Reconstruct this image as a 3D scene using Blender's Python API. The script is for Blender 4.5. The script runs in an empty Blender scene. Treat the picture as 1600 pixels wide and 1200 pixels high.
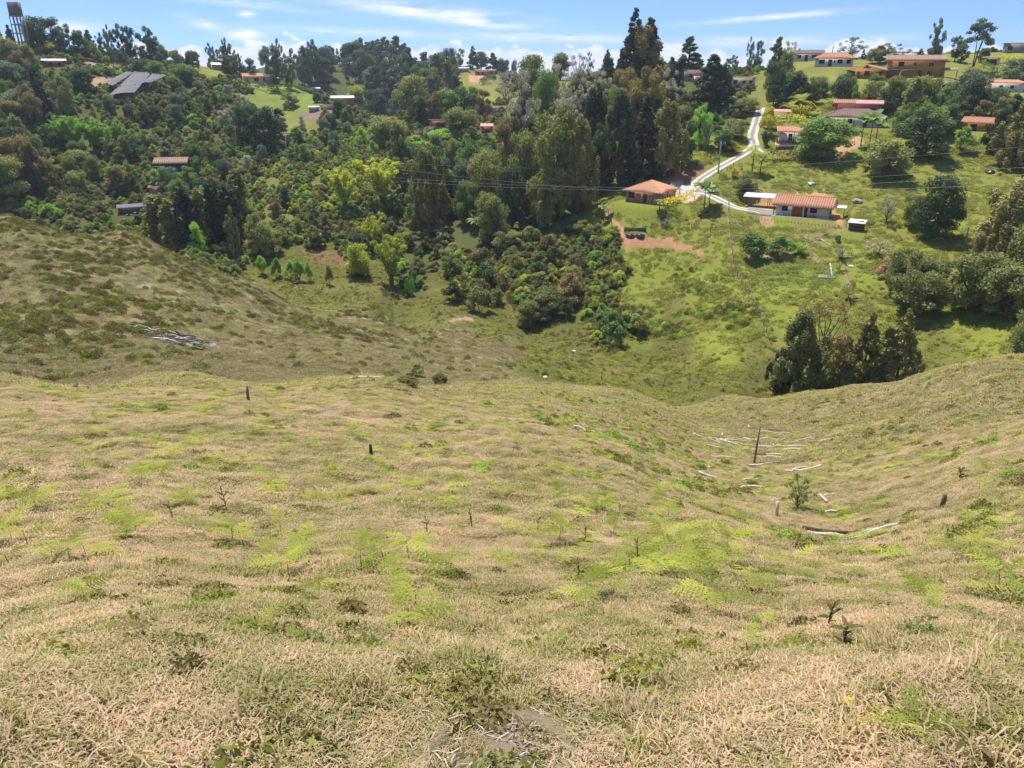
import bpy, bmesh, math, random
import numpy as np
from mathutils import Vector, Matrix
R = math.radians
rng = np.random.default_rng(7)
random.seed(7)
SC = bpy.context.scene
COL = SC.collection

# ------------------------------------------------------------------ camera
PITCH = R(22.5); FPX = 1200.0
cam_d = bpy.data.cameras.new('camera'); cam = bpy.data.objects.new('camera', cam_d); COL.objects.link(cam)
cam_d.sensor_width = 36; cam_d.lens = 36 * FPX / 1600; cam_d.clip_start = 0.05; cam_d.clip_end = 9000
cam.location = (0, 0, 0); cam.rotation_euler = (R(90) - PITCH, 0, 0)
SC.camera = cam

# ------------------------------------------------------------------ light
SUN_EL, SUN_AZ = R(66), R(-26)          # azimuth from +Y (straight ahead), negative = to the left
sun_dir = Vector((math.sin(SUN_AZ) * math.cos(SUN_EL), math.cos(SUN_AZ) * math.cos(SUN_EL), math.sin(SUN_EL)))
sd = bpy.data.lights.new('sun', 'SUN'); sun = bpy.data.objects.new('sun', sd); COL.objects.link(sun)
sd.energy = 4.6; sd.angle = R(0.53); sd.color = (1.0, 0.94, 0.85)
sun.rotation_euler = (-sun_dir).to_track_quat('-Z', 'Y').to_euler()
SC.view_settings.view_transform = 'Standard'; SC.view_settings.look = 'None'
SC.view_settings.gamma = 1.0; SC.view_settings.exposure = 0.42; SC.view_settings.use_curve_mapping = False
SC.cycles.max_bounces = 5; SC.cycles.diffuse_bounces = 3; SC.cycles.transparent_max_bounces = 6
SC.cycles.use_denoising = True
try: SC.cycles.volume_bounces = 0
except Exception: pass

class NT:
    """small node tree helper"""
    def __init__(s, nt): s.nt = nt; s.nt.nodes.clear()
    def n(s, t, **kw):
        nd = s.nt.nodes.new(t)
        ins = kw.pop('ins', {})
        for k, v in kw.items(): setattr(nd, k, v)
        for k, v in ins.items():
            if isinstance(v, bpy.types.NodeSocket): s.nt.links.new(v, nd.inputs[k])
            else: nd.inputs[k].default_value = v
        return nd
    def l(s, a, b): s.nt.links.new(a, b)
    def math(s, op, a, b=None, c=None, clamp=False):
        nd = s.nt.nodes.new('ShaderNodeMath'); nd.operation = op; nd.use_clamp = clamp
        for i, v in enumerate((a, b, c)):
            if v is None: continue
            if isinstance(v, bpy.types.NodeSocket): s.nt.links.new(v, nd.inputs[i])
            else: nd.inputs[i].default_value = v
        return nd.outputs[0]
    def mix(s, f, a, b, blend='MIX'):
        nd = s.nt.nodes.new('ShaderNodeMix'); nd.data_type = 'RGBA'; nd.blend_type = blend; nd.clamp_factor = True
        for i, v in ((0, f), (6, a), (7, b)):
            if isinstance(v, bpy.types.NodeSocket): s.nt.links.new(v, nd.inputs[i])
            else: nd.inputs[i].default_value = v if not isinstance(v, tuple) or len(v) == 4 else (*v, 1)
        return nd.outputs[2]
    def ramp(s, f, lo, hi):
        nd = s.nt.nodes.new('ShaderNodeMapRange'); nd.interpolation_type = 'SMOOTHSTEP'
        s.nt.links.new(f, nd.inputs[0]); nd.inputs[1].default_value = lo; nd.inputs[2].default_value = hi
        return nd.outputs[0]
    def noise(s, vec, scale, detail=4, rough=.55, dist=0.0):
        nd = s.nt.nodes.new('ShaderNodeTexNoise'); nd.inputs['Scale'].default_value = scale
        nd.inputs['Detail'].default_value = detail; nd.inputs['Roughness'].default_value = rough
        nd.inputs['Distortion'].default_value = dist
        if vec is not None: s.nt.links.new(vec, nd.inputs['Vector'])
        return nd.outputs[0]

# ------------------------------------------------------------------ sky: Nishita with thin streaks and low cumulus
W = bpy.data.worlds.new('World'); SC.world = W; W.use_nodes = True
t = NT(W.node_tree)
tc = t.n('ShaderNodeTexCoord')
sep = t.n('ShaderNodeSeparateXYZ', ins={0: tc.outputs['Generated']})
az_ = t.math('ARCTAN2', sep.outputs[0], sep.outputs[1])
el_ = t.math('ARCSINE', sep.outputs[2])
lift = t.n('ShaderNodeCombineXYZ', ins={0: sep.outputs[0], 1: sep.outputs[1], 2: t.math('MULTIPLY_ADD', t.math('MAXIMUM', sep.outputs[2], 0.0), 2.6, 0.13)})
sky = t.n('ShaderNodeTexSky', sky_type='NISHITA', sun_disc=False, sun_elevation=SUN_EL, sun_rotation=SUN_AZ, air_density=1.0, dust_density=0.1, ozone_density=1.6, altitude=1800)
t.l(t.n('ShaderNodeVectorMath', operation='NORMALIZE', ins={0: lift.outputs[0]}).outputs[0], sky.inputs[0])
CLOUDS = [  # azimuth deg, elevation deg, half width, half height, tilt, strength : the cirrus streaks
    (-5.5, 3.3, 5.5, .42, -.09, 1.0), (-2.5, 2.75, 3.2, .33, -.10, 1.0), (-24, 4.4, 8, .26, -.10, 1.0), (-17.2, 4.2, 1.6, .22, -.2, .8),
    (17, 2.9, 4.5, .18, .06, .75), (-11, 2.1, 7, .25, -.03, .55), (2.5, 1.75, 6, .28, -.02, .8), (16, 1.45, 5.5, .3, 0, .7),
    (-19.7, 2.35, 1.3, .28, -.25, .8), (23, 1.6, 5, .25, .02, .3), (-17.3, 3.05, .55, .2, 0, .9), (-17.6, 1.9, 1.2, .32, 0, 1.2), (-31, 1.3, 1.2, .3, 0, .8), (-27.6, 2.1, 1.6, .35, 0, .9)]
ae = t.n('ShaderNodeCombineXYZ', ins={0: t.math('MULTIPLY', az_, 14.0), 1: t.math('MULTIPLY', el_, 110.0)})
wisp = t.noise(ae.outputs[0], 1.0, 7, .6, .4)
ae2 = t.n('ShaderNodeCombineXYZ', ins={0: t.math('MULTIPLY', az_, 34.0), 1: t.math('MULTIPLY', el_, 62.0)})
puff = t.noise(ae2.outputs[0], 1.0, 6, .55)
tot = None
for (a, e, w, h, tl, st) in CLOUDS:
    da = t.math('SUBTRACT', az_, R(a)); de = t.math('SUBTRACT', el_, R(e))
    de = t.math('MULTIPLY_ADD', da, -tl, de)
    q = t.math('ADD', t.math('POWER', t.math('DIVIDE', da, R(w)), 2), t.math('POWER', t.math('DIVIDE', de, R(h)), 2))
    g = t.math('MULTIPLY', t.math('EXPONENT', t.math('MULTIPLY', q, -1.0)), st)
    tot = g if tot is None else t.math('MAXIMUM', tot, g)
cir = t.math('MULTIPLY', tot, t.ramp(wisp, .30, .56))
# general high cloud outside the frame, the same kind
gen = t.noise(t.n('ShaderNodeVectorMath', operation='MULTIPLY', ins={0: tc.outputs['Generated'], 1: (2.2, 2.2, 9.0)}).outputs[0], 1.5, 6, .6)
gen = t.math('MULTIPLY', t.ramp(gen, .54, .74), t.math('MULTIPLY', t.ramp(el_, R(4.2), R(10)), .55))
# cumulus bank on the horizon
top = t.math('MULTIPLY_ADD', t.noise(t.n('ShaderNodeCombineXYZ', ins={0: t.math('MULTIPLY', az_, 9.0)}).outputs[0], 1.0, 2), R(3.5), R(-.35))
cum = t.math('ADD', t.math('MULTIPLY', t.math('SUBTRACT', top, el_), 60.0), t.math('MULTIPLY_ADD', puff, 3.0, -1.6))
cum = t.math('MULTIPLY', t.ramp(cum, 0.0, .5), .95)
fade = t.ramp(el_, R(3.0), R(-2.0))
cl = t.math('MAXIMUM', t.math('MAXIMUM', cir, gen), cum)
base = t.n('ShaderNodeMix', data_type='RGBA', ins={0: 0.0, 6: sky.outputs[0]})
skyc = t.mix(1.0, sky.outputs[0], (.84, .98, 1.10), 'MULTIPLY')
cloudcol = t.mix(t.ramp(puff, .3, .65), (4.6, 4.9, 5.6), (6.2, 6.2, 6.3))
mx = t.mix(cl, skyc, cloudcol)
bg = t.n('ShaderNodeBackground', ins={'Color': mx, 'Strength': 0.15})
t.n('ShaderNodeOutputWorld', ins={0: bg.outputs[0]})

# ------------------------------------------------------------------ numeric helpers
_perm = np.random.default_rng(3).permutation(4096)
def _h(ix, iy): return _perm[(_perm[ix & 4095] + iy) & 4095] / 4095.0
def vnoise(x, y):
    ix = np.floor(x).astype(int); iy = np.floor(y).astype(int); fx = x - ix; fy = y - iy
    fx = fx * fx * (3 - 2 * fx); fy = fy * fy * (3 - 2 * fy)
    a = _h(ix, iy); b = _h(ix + 1, iy); c = _h(ix, iy + 1); d = _h(ix + 1, iy + 1)
    return (a + (b - a) * fx) * (1 - fy) + (c + (d - c) * fx) * fy
def fbm(x, y, o=4, g=.5):
    s = 0; a = 1; n = 0
    for i in range(o):
        s = s + a * vnoise(x * 2 ** i + 17.3 * i, y * 2 ** i - 9.1 * i); n += a; a *= g
    return s / n
def smooth(a, b, x):
    t_ = np.clip((x - a) / (b - a), 0, 1); return t_ * t_ * (3 - 2 * t_)
CP, SP = math.cos(PITCH), math.sin(PITCH)
def ray(px, py):
    u = (np.asarray(px, float) - 800) / FPX; v = (np.asarray(py, float) - 600) / FPX
    x = u; y = CP - v * SP; z = -SP - v * CP
    return x, y, z
def azel(px, py):
    x, y, z = ray(px, py); h = np.hypot(x, y)
    return np.arctan2(x, y), z / h          # azimuth, tan(elevation)

# ------------------------------------------------------------------ terrain: surveyed points (sight line, distance)
EYE = 1.62
CTRL = """
0 1200 1.85 T|400 1200 1.6 T|800 1200 1.5 T|1200 1200 1.6 T|1600 1200 1.9 T
0 1000 4.0 T|800 1000 3.5 T|1200 1000 3.7 T|1600 1000 4.3 T
0 900 6.3 T|400 900 5.9 T|800 900 5.6 T|1200 900 6.2 T|1600 900 7.2 T
0 800 10 T|400 800 9.2 T|800 800 9.2 T|1100 800 13.0 T|1300 835 15.5 T|1250 780 20 T|1430 800 15.5 T|1600 800 12.5 T
0 700 17 T|400 700 15.5 T|800 700 16.2 T|950 700 20 T|1100 725 28 T|1190 725 31 T|1330 725 28 T|1450 725 24 T|1600 700 21 T
0 625 27 T|400 625 25 T|650 640 25 T|800 650 26 T|950 640 36 T|1100 665 42 T|1250 665 43 T|1400 650 40 T|1600 630 34 T
0 585 37 T|0 604 31.5 T|300 605 30.5 T|300 584 37 T|600 592 37 T|720 610 39 T|850 606 49 T|1000 618 55 T|1130 628 60 T|1250 626 61 T|1350 612 59 T|1480 590 55 T|1600 567 52 T
0 568 56 L|0 520 66 L|0 450 84 L|0 390 102 L|0 345 119 L|0 331 127 L
200 565 56 L|200 520 68 L|200 440 88 L|200 380 107 L|200 356 117 L
400 570 57 L|400 520 72 L|400 470 91 L|400 442 104 L
600 580 60 L|600 550 75 L|600 510 93 L|600 492 102 L
760 575 70 L|800 560 86 L|790 547 92 L|720 525 97 L
900 600 74 V|870 562 94 V|865 590 78 V|830 575 82 V|900 580 90 V|900 550 101 V|900 520 110 V
1000 605 86 V|1000 575 98 V|1050 545 105 V|1100 612 84 V|1150 622 82 V|1200 600 92 V|1300 600 93 V|1400 580 99 V
450 415 140 V|520 440 133 V|600 455 126 V|680 475 119 V|760 500 113 V|830 520 112 V|420 400 146 V
0 318 196 W|0 270 218 W|0 220 240 W|0 160 268 W|0 120 292 W|0 88 318 W
120 330 182 W|120 280 208 W|120 200 245 W|120 130 275 W|120 92 312 W
250 345 168 W|250 300 192 W|250 240 226 W|250 170 262 W|250 120 296 W|250 100 330 W
350 390 150 W|350 320 180 W|350 250 218 W|350 180 256 W|350 140 288 W|350 112 318 G
450 340 168 S|450 290 185 S|450 240 215 W|450 185 258 G|450 150 282 G|450 132 302 G
560 390 148 W|560 340 165 S|560 290 182 S|560 240 212 S|560 190 262 W|540 160 280 W
640 420 141 W|640 360 160 W|640 300 178 W|640 240 208 S|640 205 245 W|640 180 290 W|640 140 400 W|620 107 470 W|430 113 440 W|470 111 455 W|520 108 470 W|570 106 480 W
740 440 130 S|740 380 148 W|740 310 172 W|740 240 205 W|740 190 255 W|740 150 345 G|760 118 400 G|740 104 460 W|690 104 480 W
830 470 120 S|830 420 132 S|830 370 147 W|830 300 170 W|830 220 205 W|850 165 238 G|860 125 270 G
930 500 114 S|930 440 127 S|930 390 137 S|940 340 148 P|930 300 161 W|930 230 192 W|930 160 232 W|940 122 268 W
1010 520 110 P|1010 460 122 P|1010 400 134 P|1010 350 143 P|1000 318 149 P|1010 275 165 W|1020 220 190 W|1030 150 235 W|1030 110 262 W
1120 540 104 P|1120 460 120 P|1120 400 132 P|1120 340 145 P|1120 290 158 P|1110 240 172 P|1110 180 206 W|1110 130 245 W
1250 540 104 P|1250 460 120 P|1250 400 133 P|1250 345 145 P|1250 300 158 P|1250 250 173 P|1250 200 194 P|1250 150 224 G|1270 105 255 G|1290 92 275 G
1400 560 104 P|1400 470 119 P|1400 400 134 P|1400 330 150 P|1400 260 171 P|1400 200 195 P|1400 150 220 P|1400 112 246 G|1420 88 270 G
1550 530 109 P|1550 460 122 P|1550 380 140 P|1550 300 163 P|1550 220 192 P|1550 150 228 G|1550 108 258 G|1560 84 285 G
1700 540 100 P|1700 400 138 P|1700 300 165 P|1700 150 230 G|1700 84 290 G
-150 318 196 W|-150 200 250 W|-150 88 320 W
"""
# hidden slopes: px column, distance, height, class
HID = """
0 150 -35 W|0 175 -37 W|200 140 -34 W|200 158 -36 W|400 122 -34.5 V|600 112 -36 V
0 46 -16.6 L|300 46 -18.0 L|600 47 -19.9 L|1130 70 -33.5 V|1250 71 -33.6 V|1350 72 -33 V|1480 70 -31.5 V|1480 88 -35 V|1600 66 -30 V|1600 88 -34.5 V
-150 400 0 W|0 420 -6 W|250 420 -8 W|450 380 -18 W|560 340 -33 W|640 340 -36 W|850 360 -22 W|940 340 -12 W|1100 330 -5 W|1300 340 -4 W|1500 360 0 W|1700 360 0 W
0 800 -30 W|400 800 -30 W|800 800 -30 W|1200 800 -30 W|1600 800 -30 W
600 640 -16 W|740 660 -16 W|450 640 -18 W
"""
cs, cv, cc = [], [], []
KA = 4.0
for e in CTRL.replace('\n', '|').split('|'):
    if not e.strip(): continue
    a, b, r_, k = e.split(); a = float(a); b = float(b); r_ = float(r_)
    az, te = azel(a, b); cs.append((az * KA, math.log(r_))); cv.append((te * r_ + EYE) / r_); cc.append(k)
for e in HID.replace('\n', '|').split('|'):
    if not e.strip(): continue
    a, r_, z, k = e.split(); a = float(a); r_ = float(r_); z = float(z)
    az = math.atan(( a - 800) / FPX / 1.02); cs.append((az * KA, math.log(r_))); cv.append((z + EYE) / r_); cc.append(k)
for sx in (-1, 1):           # beyond both sides of the view the slopes simply go on
    for a in (55, 75):
        for r_, tv in ((1.5, -.12), (5, -.28), (15, -.33), (40, -.36), (60, -.37), (90, -.36), (130, -.22), (200, -.13), (300, -.01), (800, -.03)):
            cs.append((sx * R(a) * KA, math.log(r_))); cv.append(tv); cc.append('T' if r_ < 62 else 'W')
for a in np.linspace(-35, 35, 6):
    for r_, tv in ((.3, -.02), (.7, -.05)):
        cs.append((R(a) * KA, math.log(r_))); cv.append(tv); cc.append('T')
    cs.append((R(a) * KA, math.log(2500))); cv.append(-.02); cc.append('W')
cs = np.array(cs); cv = np.array(cv)
def _phi(d2): return np.where(d2 > 0, .5 * d2 * np.log(np.maximum(d2, 1e-12)), 0)
d2 = ((cs[:, None] - cs[None]) ** 2).sum(-1)
n_ = len(cs); A = np.zeros((n_ + 3, n_ + 3)); A[:n_, :n_] = _phi(d2) + np.eye(n_) * 2e-4
A[:n_, n_] = 1; A[:n_, n_ + 1:] = cs; A[n_:, :n_] = A[:n_, n_:].T
wt = np.linalg.solve(A, np.concatenate([cv, [0, 0, 0]]))
def tps(az, lr):
    q = np.stack([az.ravel() * KA, lr.ravel()], 1); out = np.empty(len(q))
    for i in range(0, len(q), 20000):
        s = q[i:i + 20000]; dd = ((s[:, None] - cs[None]) ** 2).sum(-1)
        out[i:i + 20000] = _phi(dd) @ wt[:n_] + wt[n_] + s @ wt[n_ + 1:]
    return out.reshape(az.shape)
# polar grid of the ground sheet
a_in = np.arange(-41, 41.001, .15)
a_out = np.concatenate([[41.6, 43, 46, 50, 55, 62, 70, 80], np.arange(92, 180, 12)])
AZ = np.radians(np.concatenate([-a_out[::-1], a_in, a_out, [180]])); AZ[-1] = math.pi
AZ = np.concatenate([[-math.pi], AZ])
rr = [.25]
while rr[-1] < 3500:
    r_ = rr[-1]; rr.append(r_ + (max(.022, .0088 * r_) if r_ < 330 else .03 * r_))
RR = np.array(rr)
ca = np.radians(np.concatenate([np.arange(-58, 58.1, 1.0)])); cr = np.linspace(math.log(.25), math.log(3500), 240)
CG = tps(*np.meshgrid(ca, cr, indexing='ij'))
def coarse(az, r_):
    """value (z+EYE)/r smoothly read from the coarse table, blended to a plain hillside behind"""
    azc = np.clip(az, ca[0], ca[-1] - 1e-9); fa = (azc - ca[0]) / (ca[1] - ca[0]); ia = np.clip(fa.astype(int), 0, len(ca) - 2); fa = fa - ia
    lr = np.clip(np.log(np.maximum(r_, .25)), cr[0], cr[-1] - 1e-9); fr = (lr - cr[0]) / (cr[1] - cr[0]); ir = np.clip(fr.astype(int), 0, len(cr) - 2); fr = fr - ir
    v = (CG[ia, ir] * (1 - fa) + CG[ia + 1, ir] * fa) * (1 - fr) + (CG[ia, ir + 1] * (1 - fa) + CG[ia + 1, ir + 1] * fa) * fr
    k = smooth(R(50), R(115), np.abs(az)); back = .16 * smooth(.5, 20, r_) - .18 * smooth(80, 700, r_)
    return v * (1 - k) + back * k
def base_h(x, y):
    az = np.arctan2(x, y); r_ = np.maximum(np.hypot(x, y), .25)
    z = coarse(az, r_) * r_ - EYE
    # undulation that grows with distance, cattle terraces, small tussocks
    z = z + (fbm(x / 9, y / 9, 3) - .5) * .55 * smooth(12, 60, r_) + (fbm(x / 1.7, y / 1.7, 3) - .5) * .26 * smooth(1.5, 8, r_)
    z = z + (fbm(x / .35, y / .35, 2) - .5) * .085 * smooth(1, 3, r_) * (1 - smooth(30, 60, r_))
    z = z - .05 * dirt(x, y) * (1 - smooth(25, 40, r_)); z = z + .05 * smooth(.55, .7, fbm(x / .55 + 4, y / .55, 3)) * smooth(1.5, 2.5, r_) * (1 - smooth(30, 50, r_))
    tus = smooth(.52, .75, fbm(x / .9 + 40, y / .9, 3)); z = z + tus * .22 * smooth(48, 62, r_) * (1 - smooth(125, 150, r_))
    return z
_b0 = None
def dirt(x, y):
    """worn bare spots of the near slope"""
    r_ = np.hypot(x, y); d = smooth(.565, .64, fbm(x / .7 + 31, y / .7 + 11, 4)) * smooth(.35, .6, fbm(x / 4.5 + 3, y / 4.5, 2))
    return np.maximum(d, 1 - smooth(.7, 1.25, ((x + .05) / .17) ** 2 + ((y - 1.62) / .24) ** 2 + (fbm(x / .09, y / .09, 2) - .5) * 1.2))
PADS = []     # x, y, half length, half width, rotation, z, blend width
ROADS = []    # list of (x, y, z) polylines with half width
def height(x, y):
    x = np.asarray(x, float); y = np.asarray(y, float); z = base_h(x, y)
    for (pts, hw, bl) in ROADS:
        best = np.full(x.shape, 1e9); bz = np.zeros(x.shape)
        m = (np.abs(x - pts[:, 0].mean()) < 90) & (np.abs(y - pts[:, 1].mean()) < 90)
        if not m.any(): continue
        xs, ys = x[m], y[m]; b = best[m]; q = bz[m]
        for p0, p1 in zip(pts[:-1], pts[1:]):
            d = p1[:2] - p0[:2]; L2 = (d ** 2).sum(); s = np.clip(((xs - p0[0]) * d[0] + (ys - p0[1]) * d[1]) / L2, 0, 1)
            dist = np.hypot(xs - p0[0] - s * d[0], ys - p0[1] - s * d[1]); zz = p0[2] + s * (p1[2] - p0[2])
            u = dist < b; b = np.where(u, dist, b); q = np.where(u, zz, q)
        best[m] = b; bz[m] = q; k = 1 - smooth(hw, hw + bl, best); z = z * (1 - k) + bz * k
    for (cx, cy, hl, hw, rot, pz, bl) in PADS:
        dx, dy = x - cx, y - cy; c, s = math.cos(rot), math.sin(rot)
        qx = np.abs(dx * c + dy * s) - hl; qy = np.abs(-dx * s + dy * c) - hw
        dist = np.hypot(np.maximum(qx, 0), np.maximum(qy, 0)); k = 1 - smooth(0, bl, dist)
        z = z * (1 - k) + pz * k
    return z
_rs = np.concatenate([np.arange(1, 60, .25), np.arange(60, 360, .5), np.arange(360, 1200, 5)])
def hit(px, py, start=1.0, off=0.0):
    """where the sight line of a place meets the ground"""
    az, te = azel(px, py); az = float(az); te = float(te)
    rs = _rs[_rs >= start]
    h = height(np.sin(az) * rs, np.cos(az) * rs) - te * rs + off
    k = np.where(h >= 0)[0]
    i = k[0] if len(k) else len(rs) - 1
    cap = 332 if px < 400 else (500 if px < 830 else (285 if px < 1180 else 292))
    if rs[i] > cap and py < 200:            # the sight line clears the ridge: stand on the ridge crest instead
        m = (rs > 190) & (rs <= cap); j = np.where(m)[0]; i = j[np.argmax(h[j] / rs[j])]; r_ = rs[i]; x, y = math.sin(az) * r_, math.cos(az) * r_
        return Vector((x, y, float(height(x, y))))
    r_ = rs[i]
    if i > 0 and h[i] > h[i - 1]: r_ = rs[i - 1] + (rs[i] - rs[i - 1]) * (-h[i - 1]) / (h[i] - h[i - 1]) if h[i - 1] < 0 else rs[i]
    x, y = math.sin(az) * r_, math.cos(az) * r_
    return Vector((x, y, float(height(x, y))))
def at(px, py, r_):
    az, te = azel(px, py); return Vector((math.sin(az) * r_, math.cos(az) * r_, float(te) * r_))
def ground(x, y): return float(height(np.array([x]), np.array([y]))[0])

# ------------------------------------------------------------------ materials
MATS = {}
def new_mat(name):
    m = bpy.data.materials.new(name); m.use_nodes = True; MATS[name] = m; return m, NT(m.node_tree)
def plain(name, col, rough=.85, var=.25, scale=3.0, metal=0.0, grime=.0, bump=.0, spec=.3):
    """painted / mineral surface with mottling, streaks and relief"""
    m, t = new_mat(name); tc = t.n('ShaderNodeTexCoord')
    n1 = t.noise(tc.outputs['Object'], scale, 6, .65); n2 = t.noise(tc.outputs['Object'], scale * .22, 3)
    f = t.math('MULTIPLY_ADD', t.math('ADD', n1, n2), var * 1.6, 1 - var * 1.6)
    c = t.mix(1.0, (*col, 1), t.n('ShaderNodeCombineColor', ins={0: f, 1: f, 2: f}).outputs[0], 'MULTIPLY')
    if grime: c = t.mix(t.math('MULTIPLY', t.ramp(n2, .45, .7), grime), c, (.10, .075, .05))
    b = t.n('ShaderNodeBsdfPrincipled', ins={'Base Color': c, 'Roughness': rough, 'Metallic': metal, 'Specular IOR Level': spec})
    if bump: t.l(t.n('ShaderNodeBump', ins={'Strength': bump, 'Distance': .02, 'Height': n1}).outputs[0], b.inputs['Normal'])
    t.n('ShaderNodeOutputMaterial', ins={0: b.outputs[0]}); return m
LGAIN = 2.85
def leafmat(name, col, col2=None, trans=.30, gloss=.02, vary=.35, pos=0.0, gain=None):
    """leaf: colour differs from clump to clump (attribute) and plant to plant"""
    m, t = new_mat(name); at_ = t.n('ShaderNodeAttribute', attribute_name='tint'); oi = t.n('ShaderNodeObjectInfo')
    gloss = min(gloss, .03); gain = LGAIN if gain is None else gain; col = tuple(c * gain for c in col); col2 = tuple(c * gain for c in col2)
    f = t.math('ADD', t.math('MULTIPLY', at_.outputs['Fac'], .65), t.math('MULTIPLY', oi.outputs['Random'], .35))
    if pos:
        P = t.n('ShaderNodeNewGeometry').outputs['Position']; nz = t.math('ADD', t.math('MULTIPLY', t.noise(P, 2.3, 6, .7), .7), t.math('MULTIPLY', t.noise(P, .35, 4, .6), .4))
        f = t.math('ADD', t.math('MULTIPLY', at_.outputs['Fac'], .75), t.math('MULTIPLY_ADD', nz, pos, .01 - .5 * pos), None, True)
    c = t.mix(f, (*col, 1), (*col2, 1))
    g = t.math('MULTIPLY_ADD', oi.outputs['Random'], vary, 1 - vary / 2)
    hs = t.n('ShaderNodeHueSaturation', ins={'Color': c, 'Value': g, 'Saturation': 1.0}); c = hs.outputs[0]
    d = t.n('ShaderNodeBsdfDiffuse', ins={'Color': c}); tl = t.n('ShaderNodeBsdfTranslucent', ins={'Color': t.mix(1.0, c, (1.25, 1.3, .7, 1), 'MULTIPLY')})
    gl = t.n('ShaderNodeBsdfGlossy', ins={'Color': (.8, .85, .9, 1), 'Roughness': .62})
    s1 = t.n('ShaderNodeMixShader', ins={0: trans}); t.l(d.outputs[0], s1.inputs[1]); t.l(tl.outputs[0], s1.inputs[2])
    s2 = t.n('ShaderNodeMixShader', ins={0: gloss}); t.l(s1.outputs[0], s2.inputs[1]); t.l(gl.outputs[0], s2.inputs[2])
    t.n('ShaderNodeOutputMaterial', ins={0: s2.outputs[0]}); return m

leafmat('leaf_dark', (.028, .042, .016), (.060, .080, .026), gloss=.05)
leafmat('leaf_green', (.050, .085, .020), (.105, .140, .034), gloss=.06)
leafmat('leaf_olive', (.070, .080, .026), (.135, .135, .045))
leafmat('leaf_brown', (.085, .070, .030), (.150, .110, .050))
leafmat('leaf_grey', (.150, .140, .105), (.230, .205, .160), trans=.15)
leafmat('leaf_bluegreen', (.040, .060, .036), (.090, .110, .066), gloss=.08)
leafmat('leaf_yellow', (.130, .150, .022), (.220, .215, .035), trans=.4)
leafmat('leaf_gold', (.170, .135, .045), (.290, .235, .085), trans=.3, gain=1.35)
leafmat('leaf_bright', (.080, .140, .022), (.150, .215, .040), trans=.4)
leafmat('leaf_cypress', (.022, .030, .013), (.052, .060, .024), gloss=.03, trans=.15, gain=1.9)
leafmat('leaf_cone', (.080, .074, .022), (.140, .122, .038), gloss=.03, trans=.2)
leafmat('leaf_red', (.18, .075, .055), (.30, .14, .10), gain=1.3)
leafmat('leaf_hedgegold', (.190, .180, .018), (.330, .270, .030), trans=.3)
leafmat('leaf_fern', (.120, .170, .035), (.420, .410, .085), trans=.45, vary=.4, gloss=0, gain=1.5)
leafmat('leaf_ferndry', (.240, .150, .070), (.420, .330, .150), trans=.3, gain=1)
leafmat('leaf_heath', (.125, .115, .035), (.230, .180, .075), trans=.25, vary=.5, gloss=0, gain=1.15)
leafmat('leaf_weed', (.150, .190, .035), (.290, .290, .065), trans=.35, vary=.5, gloss=0, gain=1.15)
leafmat('leaf_pinkbrown', (.150, .095, .055), (.240, .160, .100), trans=.2)
leafmat('leaf_seedling', (.085, .125, .030), (.260, .125, .055), trans=.35, gloss=.03, gain=1.1)
leafmat('grass_blade', (.195, .225, .028), (.650, .455, .305), trans=.30, gloss=.02, vary=.35, pos=3.2, gain=1)
leafmat('grass_hill', (.135, .145, .030), (.370, .275, .145), trans=.25, gloss=.02, vary=.4, pos=2.4, gain=1)
leafmat('straw', (.42, .33, .26), (.62, .50, .40), trans=.15, gloss=.02, vary=.3, gain=1)
leafmat('grass_distant', (.190, .195, .042), (.500, .370, .205), trans=.25, gloss=.02, vary=.4, pos=2.4, gain=1)
leafmat('grass_pasture', (.225, .262, .030), (.360, .315, .055), trans=.3, gloss=.02, vary=.35, pos=1.4, gain=1)
plain('bark', (.13, .10, .075), .95, .35, 6); plain('bark_pale', (.33, .28, .22), .9, .3, 5)
plain('bleached_wood', (.62, .55, .47), .85, .25, 9); plain('dark_wood', (.085, .06, .042), .9, .3, 8)
plain('post_wood', (.24, .18, .13), .9, .3, 8); plain('charcoal', (.07, .066, .064), .95, .4, 5); plain('ash', (.30, .30, .31), .95, .3, 3)
plain('concrete', (.60, .56, .48), .9, .16, 1.2, grime=.35); plain('tarmac', (.31, .27, .22), .95, .2, 2)
plain('brickwall', (.50, .24, .155), .9, .16, 2.5, grime=.15); plain('tile_salmon', (.72, .34, .20), .85, .16, 1.6, grime=.12)
plain('tile_orange', (.60, .28, .165), .85, .15, 2, grime=.15); plain('tile_brown', (.29, .19, .15), .9, .35, 3.5, grime=.4)
plain('tile_mixed', (.48, .29, .20), .9, .42, 3.5, grime=.45); plain('tile_pink', (.68, .33, .30), .8, .1, 1)
plain('white_paint', (.76, .73, .68), .8, .08, 2, grime=.18); plain('cream_paint', (.62, .52, .36), .85, .1, 2, grime=.2)
plain('ochre_paint', (.55, .26, .06), .85, .12, 1.5, grime=.25); plain('rust_paint', (.40, .15, .06), .85, .15, 2, grime=.2)
plain('red_paint', (.42, .13, .10), .85, .15, 2, grime=.2); plain('grey_paint', (.34, .31, .30), .85, .12, 2, grime=.3)
plain('tan_wall', (.42, .33, .25), .85, .2, 2, grime=.3); plain('door_orange', (.52, .12, .035), .6, .08, 2)
plain('zinc', (.52, .52, .54), .5, .15, 1.5, metal=.3, grime=.2); plain('zinc_white', (.80, .80, .80), .5, .1, 1.5, grime=.1)
plain('shade_net', (.175, .175, .18), .9, .22, .6, grime=.2); plain('rusty_iron', (.30, .14, .09), .8, .3, 3)
plain('tarp_teal', (.02, .40, .27), .6, .25, 2); plain('glass_dark', (.022, .025, .030), .15, .1, 2, spec=.6)
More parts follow.
